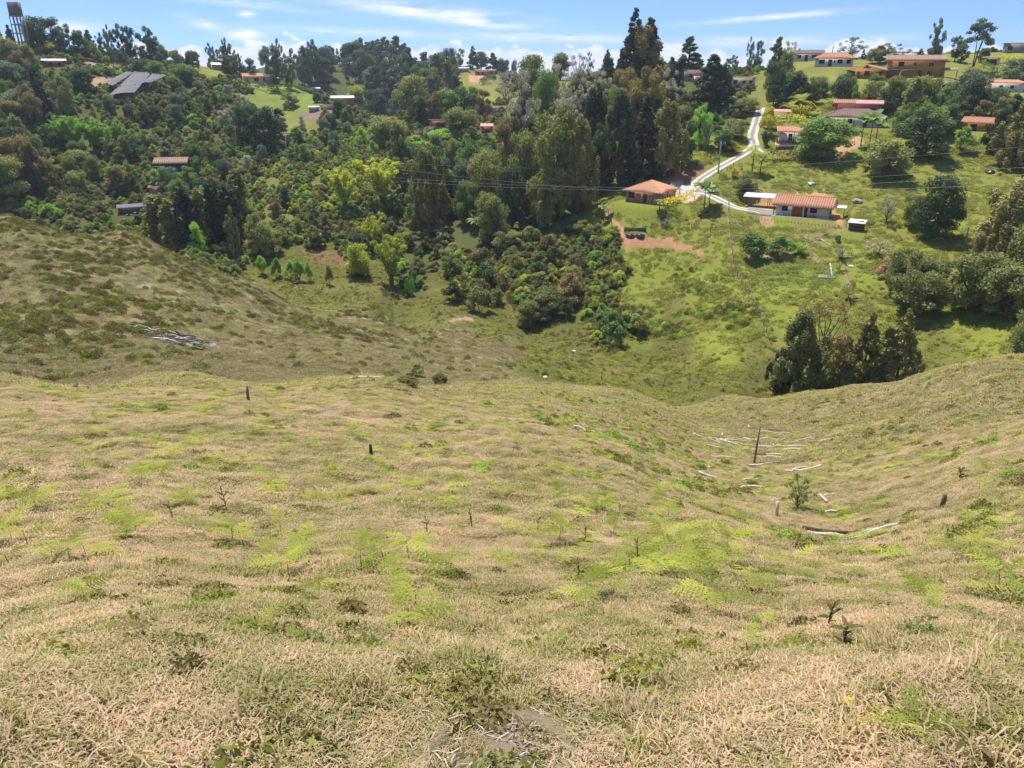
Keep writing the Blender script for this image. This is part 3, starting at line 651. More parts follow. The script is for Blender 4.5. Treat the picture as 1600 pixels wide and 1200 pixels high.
# ------------------------------------------------------------------ growth shapes
def leaf_cloud(cen, nrm, size, aspect=1.6, jitter=.8):
    """one small pointed blade (2 triangles) per centre"""
    n = len(cen); d = nrm + rng.normal(0, jitter, (n, 3)); d /= np.linalg.norm(d, axis=1, keepdims=True)
    a = rng.normal(0, 1, (n, 3)); a -= d * (a * d).sum(1, keepdims=True); a /= np.linalg.norm(a, axis=1, keepdims=True); b = np.cross(d, a)
    s = (size * rng.uniform(.6, 1.35, n))[:, None] if np.isscalar(size) else (size * rng.uniform(.6, 1.35, n))[:, None]
    fold = d * s * rng.uniform(-.25, .25, (n, 1))
    v = np.stack([cen - a * s * aspect * .5, cen + b * s * .5 + fold, cen + a * s * aspect * .5, cen - b * s * .5 + fold], 1).reshape(-1, 3)
    return v, np.arange(4 * n).reshape(-1, 4)
def tree_meshes(kind, seed):
    """unit tree: height 1 .. returned crown mesh, trunk mesh; width given by crown radius"""
    global rng
    keep = rng; rng = np.random.default_rng(seed); r = rng
    mb = MB(); C = []; rad = []; leafn = 3000; lsz = .030; asp = 1.5; rad_w = .35
    def limb(p0, p1, r0, r1, bend=.03):
        m = (Vector(p0) + Vector(p1)) / 2 + Vector(r.normal(0, bend, 3)); mb.tube([p0, m, p1], r0, r1, 5, False)
    if kind == 'round':
        w = .50; n = 40
        for k in range(n):
            th = r.uniform(0, 6.28); ph = r.uniform(-.85, 1.0); rr_ = w * .66 * math.sqrt(max(0, 1 - ph ** 2 * .75)) * r.uniform(.55, 1.08)
            C.append((rr_ * math.cos(th), rr_ * math.sin(th), .47 + .40 * ph)); rad.append(r.uniform(.08, .18))
        C.append((0, 0, .6)); rad.append(.26)
        mb.tube([(0, 0, -.05), (r.normal(0, .01), 0, .2), (r.normal(0, .02), r.normal(0, .02), .55)], .03, .014, 7)
        for k in range(0, n, 3): limb((0, 0, r.uniform(.2, .4)), C[k], .014, .005)
        leafn = 9000; lsz = .026
    elif kind == 'irregular':
        w = .42; n = 34
        for k in range(n):
            th = r.uniform(0, 6.28); z = r.uniform(.12, .95); rr_ = w * (1 - ((z - .42) / .6) ** 2 * .8) * r.uniform(.2, .95)
            C.append((rr_ * math.cos(th), rr_ * math.sin(th), z)); rad.append(r.uniform(.07, .16))
        mb.tube([(0, 0, -.05), (.02, .01, .3), (r.normal(0, .03), r.normal(0, .03), .8)], .024, .006, 6)
        for k in range(n): limb((0, 0, max(.1, C[k][2] - .25)), C[k], .009, .003)
        leafn = 7500; lsz = .025
    elif kind == 'sparse':        # thin, twiggy crown
        w = .5; n = 34
        for k in range(n):
            th = r.uniform(0, 6.28); z = r.uniform(.3, 1.0); rr_ = w * math.sin(min(1, (z - .15) / .75) * 2.6) * r.uniform(.35, 1)
            C.append((rr_ * math.cos(th), rr_ * math.sin(th), z)); rad.append(r.uniform(.05, .10))
        mb.tube([(0, 0, -.05), (0, .01, .25), (r.normal(0, .03), r.normal(0, .03), .6)], .022, .009, 6)
        for k in range(n):
            b0 = (C[k][0] * .15, C[k][1] * .15, max(.12, C[k][2] - .35)); limb(b0, C[k], .008, .002)
            for q in range(3): limb(C[k], Vector(C[k]) + Vector(r.normal(0, .07, 3)), .003, .001, .01)
        leafn = 3600; lsz = .018
    elif kind == 'conifer':       # cypress / fir outline, drooping ragged tiers
        n = 110; w = .24
        for k in range(n):
            z = r.uniform(.06, .985) ** .9; th = r.uniform(0, 6.28); rr_ = w * (1 - z) ** .75 * r.uniform(.35, 1.08) + .004
            C.append((rr_ * math.cos(th), rr_ * math.sin(th), z - rr_ * .25)); rad.append(.025 + .05 * (1 - z) * r.uniform(.6, 1.2))
        mb.tube([(0, 0, -.05), (0, 0, .95)], .02, .003, 6)
        leafn = 8500; lsz = .017; asp = 2.2
    elif kind == 'column':        # narrow cypress column
        n = 60
        for k in range(n):
            z = r.uniform(.05, .97); th = r.uniform(0, 6.28); rr_ = .14 * math.sin(min(1, (z + .12)) * 2.9) ** .6 * r.uniform(.2, 1) if z < .96 else .01
            C.append((rr_ * math.cos(th), rr_ * math.sin(th), z)); rad.append(r.uniform(.035, .065))
        mb.tube([(0, 0, -.05), (0, 0, .9)], .018, .004, 6); leafn = 4200; lsz = .021; asp = 2.4
    elif kind == 'pine':          # bare pole, crown in the upper half
        n = 40
        for k in range(n):
            z = r.uniform(.38, .98); th = r.uniform(0, 6.28); rr_ = .19 * (1.04 - z) ** .55 * r.uniform(.3, 1.1)
            C.append((rr_ * math.cos(th), rr_ * math.sin(th), z)); rad.append(r.uniform(.03, .065))
        mb.tube([(0, 0, -.05), (.005, 0, .5), (0, 0, .95)], .016, .004, 6)
        for k in range(0, n, 2): limb((0, 0, C[k][2] - .03), C[k], .005, .002, .01)
        leafn = 4200; lsz = .018; asp = 2.0
    elif kind == 'gum':           # eucalyptus: tall, open plates of leaves on visible limbs
        n = 38; lean = r.normal(0, .04)
        for k in range(n):
            z = r.uniform(.16, 1.0); th = r.uniform(0, 6.28); rr_ = .20 * math.sin(max(.1, (z - .05)) * 2.9) ** .5 * r.uniform(.25, 1.1) if z < .97 else .03
            C.append((rr_ * math.cos(th) + lean * z, rr_ * math.sin(th), z)); rad.append(r.uniform(.04, .085))
        mb.tube([(0, 0, -.05), (lean * .3, 0, .4), (lean, 0, .93)], .015, .004, 6)
        for k in range(n): limb((lean * .7, 0, C[k][2] - .14), C[k], .005, .0015, .01)
        leafn = 5600; lsz = .017; asp = 2.0
    elif kind == 'gum_wide':      # umbrella crown high on forked stems
        n = 30
        for k in range(n):
            th = r.uniform(0, 6.28); rr_ = .34 * math.sqrt(r.random()); z = .97 - .5 * (rr_ / .36) ** 2 + r.normal(0, .05)
            C.append((rr_ * math.cos(th), rr_ * math.sin(th), z)); rad.append(r.uniform(.045, .09))
        for q in range(3):
            e = (r.normal(0, .12), r.normal(0, .12), .75); mb.tube([(.01 * q, 0, -.05), (e[0] * .3, e[1] * .3, .35), e], .014, .006, 6)
            for k in range(q, n, 3): limb(e, C[k], .005, .0015, .01)
        leafn = 3000; lsz = .022; asp = 2
    elif kind == 'casuarina':     # tall feathery heap with vertical sprays
        n = 70
        for k in range(n):
            z = r.uniform(.08, .98); th = r.uniform(0, 6.28); rr_ = .30 * math.sin(min(.96, z * .85 + .18) * 3.14) ** .7 * r.uniform(.3, 1.1)
            C.append((rr_ * math.cos(th), rr_ * math.sin(th), z)); rad.append(r.uniform(.04, .085))
        mb.tube([(0, 0, -.05), (0, 0, .9)], .022, .005, 6)
        for k in range(0, n, 2): limb((0, 0, max(.02, C[k][2] - .15)), C[k], .006, .002, .01)
        leafn = 11000; lsz = .016; asp = 2.8
    elif kind == 'bamboo':        # arching plumes
        n = 0
        for k in range(24):
            th = r.uniform(0, 6.28); L = r.uniform(.75, 1.05); sp = r.uniform(.1, .42); pts = []
            for q in range(7):
                s = q / 6; pts.append((math.cos(th) * (.04 + sp * s ** 2.2), math.sin(th) * (.04 + sp * s ** 2.2), L * (s - .13 * s ** 4)))
            mb.tube(pts, .007, .002, 4, False)
            for q in range(2, 7):
                C.append(pts[q]); rad.append(.035 + .045 * r.random())
        leafn = 7500; lsz = .021; asp = 2.4
    elif kind == 'bush':
        n = 15; 
        for k in range(n):
            th = r.uniform(0, 6.28); rr_ = .42 * r.random() ** .6; z = .50 * (1 - (rr_ / .5) ** 2) + r.normal(0, .07) + .12
            C.append((rr_ * math.cos(th), rr_ * math.sin(th), z)); rad.append(r.uniform(.11, .22))
        for k in range(6): limb((0, 0, -.05), C[k], .012, .004)
        leafn = 2600; lsz = .046
    C = np.array(C); rad = np.array(rad)
    pick = r.choice(len(C), leafn, p=rad ** 1.6 / (rad ** 1.6).sum()); u = r.normal(0, 1, (leafn, 3)); u /= np.linalg.norm(u, axis=1, keepdims=True)
    q = r.random(leafn) ** .38; stretch = {'casuarina': (.8, .8, 1.7), 'column': (.9, .9, 1.9), 'gum': (.8, .8, 1.3), 'gum_wide': (1.2, 1.2, .6), 'round': (1, 1, .8)}.get(kind, (1, 1, .85))
    pos = C[pick] + u * (rad[pick] * q)[:, None] * np.array(stretch)
    pos[:, 2] = np.maximum(pos[:, 2], .01)
    if kind == 'conifer': pos[:, 2] -= .10 * np.hypot(pos[:, 0], pos[:, 1]) * r.random(leafn)
    nrm = u * .9 + np.array((0, 0, .45)); v, f_ = leaf_cloud(pos, nrm, lsz, asp)
    ct = r.random(len(C)); tint = np.clip(np.repeat(ct[pick] * .7 + r.random(leafn) * .3, 4), 0, 1)
    crown = mesh_from('crown', v, f_, ['leaf_green'], tint=tint); trunk = mb.mesh('trunk', 'bark', True)
    width = 2 * np.percentile(np.hypot(pos[:, 0], pos[:, 1]), 96); top = pos[:, 2].max()
    rng = keep; return crown, trunk, width, top
LIB = {}
for kind, nv in (('round', 4), ('irregular', 4), ('sparse', 3), ('conifer', 3), ('column', 2), ('pine', 3), ('gum', 3), ('gum_wide', 1), ('casuarina', 3), ('bamboo', 2), ('bush', 5)):
    LIB[kind] = [tree_meshes(kind, 100 + 17 * k + 1000 * len(LIB)) for k in range(nv)]
_tc = {}
def plant_tree(name, kind, loc, height_, width_, leaf, label, cat='tree', group=None, bark='bark', var=None, rz=None):
    vs = LIB[kind]; k = _tc.get(kind, 0); _tc[kind] = k + 1; crown, trunk, w0, t0 = vs[k % len(vs) if var is None else var]
    root = empty(name, loc, rng.uniform(0, 6.28) if rz is None else rz); sx = width_ / w0; sz = height_ / t0; root.scale = (sx, sx * rng.uniform(.9, 1.1), sz)
    a = link('trunk', trunk, root); b = link('crown', crown, root)
    for o, m in ((a, bark), (b, leaf)):
        o.material_slots[0].link = 'OBJECT'; o.material_slots[0].material = MATS[m]
    tag(root, label, cat, group); return root
def tree_px(kind, px, pyb, pyt, wpx, leaf, label, name=None, cat='tree', group=None, bark='bark', start=62.0, **k):
    p = hit(px, pyb, start); r_ = math.hypot(p.x, p.y); az, te = azel(px, pyt); h = max(.5, float(te) * r_ - p.z)
    nm = name or {'round': 'broadleaf_tree', 'irregular': 'broadleaf_tree', 'sparse': 'bare_tree', 'conifer': 'conifer_tree', 'column': 'cypress_tree', 'pine': 'pine_tree', 'gum': 'eucalyptus_tree', 'gum_wide': 'eucalyptus_tree', 'casuarina': 'casuarina_tree', 'bamboo': 'bamboo_clump', 'bush': 'shrub'}[kind]
    p.z -= .1
    return plant_tree(nm, kind, p, h, wpx * mpp(p), leaf, label, cat, group, bark, **k)

# palms, bananas, yuccas: strap leaves as parts
def strap_leaf(L, w, droop, name, mat, seg=7, lobes=False, fold=.25):
    v = []; q = []
    for k in range(seg + 1):
        s = k / seg; x = L * s * (1 - .12 * droop * s); z = L * (.55 * s - droop * .75 * s * s); ww = w * (math.sin(math.pi * min(.97, .08 + s * .9)) ** .7)
        v += [(x, -ww / 2, z + fold * ww * .5), (x, 0, z), (x, ww / 2, z + fold * ww * .5)]
    for k in range(seg):
        if lobes and k % 2: pass
        a = k * 3; q += [(a, a + 3, a + 4, a + 1), (a + 1, a + 4, a + 5, a + 2)]
    return mesh_from(name, v, np.array(q), [mat], tint=np.repeat(np.linspace(.2, .7, seg + 1), 3))
STRAP = {k: strap_leaf(1, *a) for k, a in {'banana': (.46, .75, 'leaf', 'leaf_green'), 'yucca': (.07, .35, 'leaf', 'leaf_bluegreen'), 'agave': (.13, .25, 'leaf', 'leaf_bluegreen'), 'treefern': (.26, .65, 'frond', 'leaf_olive')}.items()}
def palm_frond():
    mb = MB(); v = []; q = []
    for k in range(1, 16):
        s = k / 15; x = s; z = .5 * s - .75 * s * s
        for sd_ in (-1, 1):
            n = len(v); L = .30 * math.sin(math.pi * (.12 + .8 * s)); v += [(x - .02, 0, z), (x + .02, 0, z), (x + .12 + .02, sd_ * L, z - .10 * L - .03)]; q.append((n, n + 1, n + 2))
    return mesh_from('leaf', v, np.array(q), ['leaf_yellow'], tint=np.tile([.2, .2, .8], len(v) // 3))
STRAP['palm'] = palm_frond()
def rosette(name, kind, p, stem_h, leaf_l, n, label, cat='plant', group=None, mat=None, tilt=(.1, 1.25)):
    root = empty(name, p); 
    if stem_h > .25: MB().tube([(0, 0, -.2), (rng.normal(0, .05), 0, stem_h * .5), (0, 0, stem_h)], .11 if stem_h > 1 else .06, .07, 6).build('trunk', 'bark', root, sm=True)
    for k in range(n):
        o = link('leaf', STRAP[kind], root, (0, 0, max(0, stem_h - .05)), None, leaf_l * rng.uniform(.75, 1.15))
        el = tilt[0] + (tilt[1] - tilt[0]) * ((k * .618) % 1); o.rotation_euler = (rng.normal(0, .2), -el + .35, k * 2.4)
        if mat: o.material_slots[0].link = 'OBJECT'; o.material_slots[0].material = MATS[mat]
    tag(root, label, cat, group); return root

# small scatter shapes
def blade_patch(seed, n, rad, L, w, mat='grass_blade', up=(.15, 1.1)):
    r = np.random.default_rng(seed); th = r.uniform(0, 6.28, n); rr_ = rad * np.sqrt(r.random(n)); c = np.stack([rr_ * np.cos(th), rr_ * np.sin(th), r.uniform(-.004, .008, n)], 1)
    a = r.uniform(0, 6.28, n); e = r.uniform(*up, n); d = np.stack([np.cos(a) * np.cos(e), np.sin(a) * np.cos(e), np.sin(e)], 1); L_ = (L * r.uniform(.5, 1.4, n))[:, None]; W_ = (w * r.uniform(.6, 1.4, n))[:, None]
    s = np.stack([-np.sin(a), np.cos(a), np.zeros(n)], 1); mid = c + d * L_ * .55; tip = c + d * L_ * np.array((1.05, 1.05, .55)) + np.array((0, 0, -.004))
    tip[:, 2] = np.maximum(tip[:, 2], .002)
    v = np.stack([c - s * W_ * .5, c + s * W_ * .5, mid + s * W_ * .5, mid - s * W_ * .5, tip], 1).reshape(-1, 3)
    b = np.arange(n)[:, None] * 5; return mesh_from('blades', v, [b + np.array((0, 1, 2, 3)), b + np.array((3, 2, 4))], [mat], tint=np.repeat(np.where(r.random(n) < .60, r.uniform(.62, 1, n), r.uniform(0, .32, n)), 5))
def clump_patch(seed, n, rad, h, lsz, mat, asp=1.8):
    r = np.random.default_rng(seed); th = r.uniform(0, 6.28, n); rr_ = rad * np.sqrt(r.random(n)); z = h * (1 - (rr_ / rad) ** 2 * .8) * r.random(n) ** .6
    c = np.stack([rr_ * np.cos(th), rr_ * np.sin(th), z], 1); u = np.stack([np.cos(th) * .6, np.sin(th) * .6, np.full(n, .8)], 1)
    v, q = leaf_cloud(c, u, lsz, asp, .7); return mesh_from('clump', v, q, [mat], tint=np.repeat(r.random(n), 4))
def frond_mesh(seed, dry=False, small=False):
    """bracken frond: triangular, twice divided, arching along +x"""
    r = np.random.default_rng(seed); v = []; tri = []; quad = []; L = 1.0; n = 10 if not small else 7; tint = []
    def axis(s): return np.array((L * s, 0, .42 * s - .52 * s * s))
    pts = [axis(s) for s in np.linspace(0, 1, 8)]
    for k in range(7):
        a, b = pts[k], pts[k + 1]; m = len(v); w = .008 * (1 - k / 8); v += [a + (0, -w, 0), a + (0, w, 0), b + (0, w, 0), b + (0, -w, 0)]; quad.append((m, m + 1, m + 2, m + 3)); tint += [.6] * 4
    for k in range(n):
        s = .14 + .84 * (k + r.uniform(-.3, .3)) / n; p = axis(s); pl = (.50 * (1 - s) ** .8 + .03) * r.uniform(.75, 1.1)
        for sd_ in (-1, 1):
            ang = R(62) - .25 * s + r.normal(0, .10); d = np.array((math.cos(ang), sd_ * math.sin(ang), -.06 + r.normal(0, .05))); mleaf = max(3, int((9 if not small else 5) * (1 - s) + 3))
            m = len(v); bw = .020 + .012 * (1 - s); v += [p - np.array((bw, 0, 0)), p + np.array((bw, 0, 0)), p + d * pl + np.array((0, 0, -.10 * pl))]; tri.append((m, m + 1, m + 2)); tint += [.3, .3, .8]
            for j in range(1, mleaf, 2) if pl > .16 else ():
                q = (j + .6) / mleaf; c = p + d * pl * q + np.array((0, 0, -.10 * pl * q * q)); ll = pl * .22 * (1 - q * .75); perp = np.array((-d[1], d[0], 0))
                for s2 in (-1, 1):
                    m = len(v); w = pl / mleaf * .45; v += [c - d * w, c + d * w, c + perp * s2 * ll + d * ll * .35 + np.array((0, 0, -.1 * ll))]; tri.append((m, m + 1, m + 2)); tint += [.25 + .5 * q] * 3
    v = np.array(v); v[:, 2] += r.normal(0, .004, len(v)); return mesh_from('frond', v, [np.array(quad), np.array(tri)], ['leaf_ferndry' if dry else 'leaf_fern'], tint=tint)
FROND = [frond_mesh(k) for k in range(4)]; FROND_DRY = [frond_mesh(9, True)]

# ------------------------------------------------------------------ buildings
def slope(name, EL, ER, RL, RR, mat, parent, pitch=.40, amp=.11, thick=.09):
    EL, ER, RL, RR = map(Vector, (EL, ER, RL, RR)); e = (ER - EL); Le = e.length; e.normalize(); up = (RL - EL); nn = e.cross(up if up.length > .01 else (RR - EL)).normalized()
    if nn.z < 0: nn = -nn
    u = nn.cross(e).normalized()
    if u.z < 0: u = -u
    H = (RL - EL).dot(u); a = (RL - EL).dot(e); b = (RR - EL).dot(e); N = max(4, 2 * int(round(Le / pitch))); v = []; q = []
    ss = sorted(set([Le * i / N for i in range(N + 1)])); rows = 3
    for k, s in enumerate(ss):
        top = H
        if a > .01 and s < a: top = H * s / a
        elif Le - b > .01 and s > b: top = H * (Le - s) / (Le - b)
        top = max(top, .0); z = amp if k % 2 else 0
        for j in range(rows + 1): v.append(EL + e * s + u * (top * j / rows) + nn * (z + .012 * (j % 2)))
        v.append(EL + e * s - nn * thick); v.append(EL + e * s + u * top - nn * thick)
    R_ = rows + 3; fm = []; two = mat + '_rib_shade' in MATS
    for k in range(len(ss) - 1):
        o_ = k * R_; fm += [1 if two and k % 2 else 0] * rows + [0, 0]  # every other rib face gets the tile with painted-in shade
        for j in range(rows): q.append((o_ + j, o_ + R_ + j, o_ + R_ + j + 1, o_ + j + 1))
        q.append((o_ + rows + 1, o_ + R_ + rows + 1, o_ + R_, o_)); q.append((o_ + rows + 1, o_ + rows + 2, o_ + R_ + rows + 2, o_ + R_ + rows + 1))
    for k in (0, len(ss) - 1):
        o_ = k * R_; q.append((o_, o_ + rows, o_ + rows + 2, o_ + rows + 1))
    return link(name, mesh_from(name, v, np.array(q), [mat] + ([mat + '_rib_shade'] if two else []), fmat=fm + [0] * (len(q) - len(fm))), parent)
def prism_wall(L, D, H, rise, axis):
    mb = MB(); l, d = L / 2, D / 2
    if rise <= 0: return mb.box(-l, l, -d, d, -.9, H)
    if axis == 'x':   # ridge along x: gables at the ends
        v = [(-l, -d, -.9), (l, -d, -.9), (l, d, -.9), (-l, d, -.9), (-l, -d, H), (l, -d, H), (l, d, H), (-l, d, H), (-l, 0, H + rise), (l, 0, H + rise)]
        return mb.add(v, [(0, 1, 5, 4), (2, 3, 7, 6), (4, 5, 9, 8), (6, 7, 8, 9), (1, 2, 6, 5), (3, 0, 4, 7), (0, 3, 2, 1)], [(5, 6, 9), (7, 4, 8)])
    v = [(-l, -d, -.9), (l, -d, -.9), (l, d, -.9), (-l, d, -.9), (-l, -d, H), (l, -d, H), (l, d, H), (-l, d, H), (0, -d, H + rise), (0, d, H + rise)]
    return mb.add(v, [(1, 2, 6, 5), (3, 0, 4, 7), (5, 6, 9, 8), (7, 4, 8, 9), (0, 1, 5, 4), (2, 3, 7, 6), (0, 3, 2, 1)], [(4, 5, 8), (6, 7, 9)])
def opening(parent, face, L, D, x, z, w, h, kind, mat='dark_wood', pane='glass_dark'):
    """window or door on the front ('f'), right ('r') or left ('l') wall; local frame of the opening: x across, -y outwards"""
    off = {'f': ((x, -D / 2, z), 0), 'r': ((L / 2, x, z), R(90)), 'l': ((-L / 2, x, z), R(-90))}[face]; t_ = .07
    if kind in ('window', 'window_white'):
        m = 'white_paint' if kind == 'window_white' else mat
        f = MB().box(-w / 2, w / 2, -t_ * .5, .02, 0, .07).box(-w / 2, w / 2, -t_ * .5, .02, h - .07, h).box(-w / 2, -w / 2 + .07, -t_ * .5, .02, .07, h - .07).box(w / 2 - .07, w / 2, -t_ * .5, .02, .07, h - .07).box(-.03, .03, -t_ * .5, .02, .07, h - .07).build('window', m, parent, off[0], off[1])
        MB().box(-w / 2 + .07, w / 2 - .07, -.012, .01, .07, h - .07).build('pane', pane, f); return f
    if kind == 'opening':
        return MB().box(-w / 2, w / 2, -.02, .02, 0, h).build('window', 'glass_dark', parent, off[0], off[1])
    f = MB().box(-w / 2, w / 2, -.05, .02, -.02, h).build('door', mat, parent, off[0], off[1]); MB().box(w / 2 - .16, w / 2 - .08, -.09, -.05, h * .48, h * .54).build('handle', 'steel', f); return f
def house(name, key, label, H=2.6, roof='gable', rise=1.4, over=.5, wall='white_paint', tile='tile_orange', front=(), right=(), left=(), cat='house', ridge=0, posts=(), pitch=.40, group=None, roof2=None):
    loc, a, L, D = SITES[key]; root = empty(name, loc, a, SSC[key]); tag(root, label, cat, group); l, d = L / 2 + over, D / 2 + over; sl = rise / (D / 2)
    prism_wall(L, D, H, rise if roof in ('gable', 'front') else 0, 'y' if roof == 'front' else 'x').build('wall', wall, root)
    if roof == 'gable':
        zE, zR = H - over * sl + .06, H + rise + .06
        if roof2:   # the right part of the front slope in another cover
            xm = roof2[0]; slope('roof', (-l, -d, zE), (xm, -d, zE), (-l, 0, zR), (xm, 0, zR), tile, root, pitch); slope('roof', (xm, -d, zE), (l, -d, zE), (xm, 0, zR), (l, 0, zR), roof2[1], root, pitch, .01)
        else: slope('roof', (-l, -d, zE), (l, -d, zE), (-l, 0, zR), (l, 0, zR), tile, root, pitch)
        slope('roof', (l, d, zE), (-l, d, zE), (l, 0, zR), (-l, 0, zR), tile, root, pitch)
        MB().tube([(-l, 0, zR + .04), (l, 0, zR + .04)], .10, None, 6).build('ridge', tile, root)
    elif roof == 'front':
        s2 = rise / (L / 2); zE, zR = H - over * s2 + .06, H + rise + .06
        slope('roof', (-l, d, zE), (-l, -d, zE), (0, d, zR), (0, -d, zR), tile, root, pitch); slope('roof', (l, -d, zE), (l, d, zE), (0, -d, zR), (0, d, zR), tile, root, pitch)
        MB().tube([(0, -d, zR + .04), (0, d, zR + .04)], .10, None, 6).build('ridge', tile, root)
    elif roof == 'hip':
        zE = H - over * rise / (D / 2 + over) + .15; zR = zE + rise; rl = ridge / 2
        slope('roof', (-l, -d, zE), (l, -d, zE), (-rl, 0, zR), (rl, 0, zR), tile, root, pitch); slope('roof', (l, d, zE), (-l, d, zE), (rl, 0, zR), (-rl, 0, zR), tile, root, pitch)
        slope('roof', (l, -d, zE), (l, d, zE), (rl, 0, zR), (rl, 0, zR), tile, root, pitch); slope('roof', (-l, d, zE), (-l, -d, zE), (-rl, 0, zR), (-rl, 0, zR), tile, root, pitch)
        for sx in (-1, 1):
            for sy in (-1, 1): MB().tube([(sx * l, sy * d, zE + .05), (sx * rl, 0, zR + .06)], .09, None, 5).build('ridge', tile, root)
        if ridge > .2: MB().tube([(-rl, 0, zR + .06), (rl, 0, zR + .06)], .10, None, 5).build('ridge', tile, root)
    elif roof == 'shed':
        slope('roof', (-l, -d, H + .05), (l, -d, H + .05), (-l, d, H + rise), (l, d, H + rise), tile, root, pitch)
    elif roof == 'flat':
        MB().box(-l, l, -d, d, H, H + .22).build('roof', tile, root)
    for fc, lst in (('f', front), ('r', right), ('l', left)):
        for (x, z, w, h, k, *m) in lst: opening(root, fc, L, D, x, z, w, h, k, *(m or ()))
    for (x, y, h) in posts: MB().box(x - .07, x + .07, y - .07, y + .07, -.4, h).build('post', 'dark_wood', root)
    return root

r_ = house('brick_house', 'brick', 'unplastered brick house with salmon pyramid tile roof at the end of the concrete track', 2.75, 'hip', 2.1, .75, 'brickwall', 'tile_salmon',
      front=[(-2.7, 1.0, 1.5, 1.25, 'opening'), (-.9, 0, .9, 2.1, 'door', 'brickwall'), (.7, 0, .9, 2.1, 'door', 'dark_wood')], right=[(-2.4, 1.1, .55, .95, 'opening'), (.2, .9, 1.0, 1.4, 'opening')], ridge=0, posts=[(5.6, 3.6, 2.6), (5.6, -2.0, 2.5)], pitch=.55)
for x in (-4.0, -1.5): MB().box(x - .28, x + .28, -4.40, -4.33, -.2, 2.0 if x > -2 else 2.5).build('panel', 'stone_grey', r_)
def loose(name, root_, pts, rad, mat, label, cat, group=None):
    o = MB().tube(pts, rad, None, 5).build(name, mat, None, root_.location, root_.rotation_euler.z); o.scale = root_.scale; return tag(o, label, cat, group)
for x, dx, lb in ((1.5, .35, 'left'), (2.2, .3, 'middle'), (3.0, .4, 'right')):
    loose('timber_plank', r_, [(x, -5.0, -.15), (x + dx, -4.38, 2.2)], .075, 'bleached_wood', f'pale plank leaning on the brick house wall, {lb} of three', 'plank', 'planks against the brick house')
r_ = house('white_house', 'white', 'white cottage with orange ribbed tile roof and orange door on the cut terrace', 2.5, 'gable', 1.35, .85, 'white_paint', 'tile_orange',
      front=[(-3.5, 1.0, 1.2, 1.05, 'window'), (-.9, 0, 1.9, 2.25, 'door', 'door_orange'), (.75, 0, .6, 2.2, 'door', 'dark_wood'), (2.2, 1.0, 1.4, 1.05, 'window')], right=[(-1.5, .9, 1.0, 1.1, 'window')],
      posts=[(-5.6, -3.6, 2.25), (5.6, -3.6, 2.25), (-1.9, -3.6, 2.2)], pitch=.5)
MB().box(-6.0, 6.0, -4.3, -3.0, -.5, .10).build('porch_floor', 'concrete', r_)
slope('awning', (5.9, -1.9, 2.25), (8.3, -1.9, 2.2), (5.9, 0, 2.5), (8.3, 0, 2.45), 'zinc_white', r_); MB().box(8.0, 8.1, -1.8, -1.7, -.4, 2.2).build('post', 'dark_wood', r_)
W_ = r_
def chair(x, y, label):
    root = empty('porch_chair', W_.location + Matrix.Rotation(W_.rotation_euler.z, 3, 'Z') @ (Vector((x, y, .10)) * W_.scale.x), W_.rotation_euler.z, W_.scale.x)
    for a in (-.22, .22):
        for b in (-.2, .2): MB().box(a - .03, a + .03, b - .03, b + .03, 0, .447).build('leg', 'plastic_white', root)
    MB().box(-.26, .26, -.25, .25, .45, .49).build('seat', 'plastic_white', root); MB().box(-.26, .26, .2, .25, .5, .95).build('backrest', 'plastic_white', root); tag(root, label, 'chair', 'chairs on the cottage porch')
chair(-3.9, -3.55, 'white chair on the cottage porch, left of the pair'); chair(-3.0, -3.55, 'white chair on the cottage porch, nearer the orange door')
o = MB().box(1.2, 2.9, -3.7, -3.3, .10, .55).build('porch_bench', 'door_orange', None, W_.location, W_.rotation_euler.z); o.scale = W_.scale
tag(o, 'low orange bench on the porch under the right window of the cottage', 'bench')
# carport with thin sheet roof on poles
loc, a, L, D = SITES['carport']; root = empty('carport', loc, a, .8); tag(root, 'thin pale sheet roof on poles left of the white cottage', 'carport')
slope('roof', (-4.4, -2.2, 2.35), (4.0, -2.2, 2.35), (-4.4, 1.9, 2.75), (4.0, 1.9, 2.75), 'zinc_white', root, .4, .03)
for x in (-4, -1.4, 1.2, 3.7):
    for y in (-2.0, 1.7): MB().box(x - .06, x + .06, y - .06, y + .06, -.5, 2.35).build('post', 'post_wood', root)
# hutch of pallets
loc, a, L, D = SITES['hutch']; root = empty('animal_hutch', loc, a, SSC['hutch']); tag(root, 'small dark slatted hutch with a white sheet roof on the green slope', 'hutch')
MB().box(-1.35, 1.35, .98, 1.05, 0, 1.6).box(-1.35, -1.28, -.9, .98, 0, 1.5).box(1.28, 1.35, -.9, .98, 0, 1.5).box(-1.25, 1.25, -.85, .95, -.3, .12).build('wall', 'dark_wood', root)
for k in range(5): MB().box(-1.35, 1.35, -1.0, -.93, .1 + k * .30, .28 + k * .30).build('slat', 'post_wood' if k % 2 else 'dark_wood', root)
slope('roof', (-1.6, -1.35, 1.6), (1.6, -1.35, 1.6), (-1.6, 1.25, 1.95), (1.6, 1.25, 1.95), 'zinc_white', root, .3, .02)
MB().box(.2, 1.2, -.3, .3, 1.84, 1.90).build('patch', 'shade_net', root)

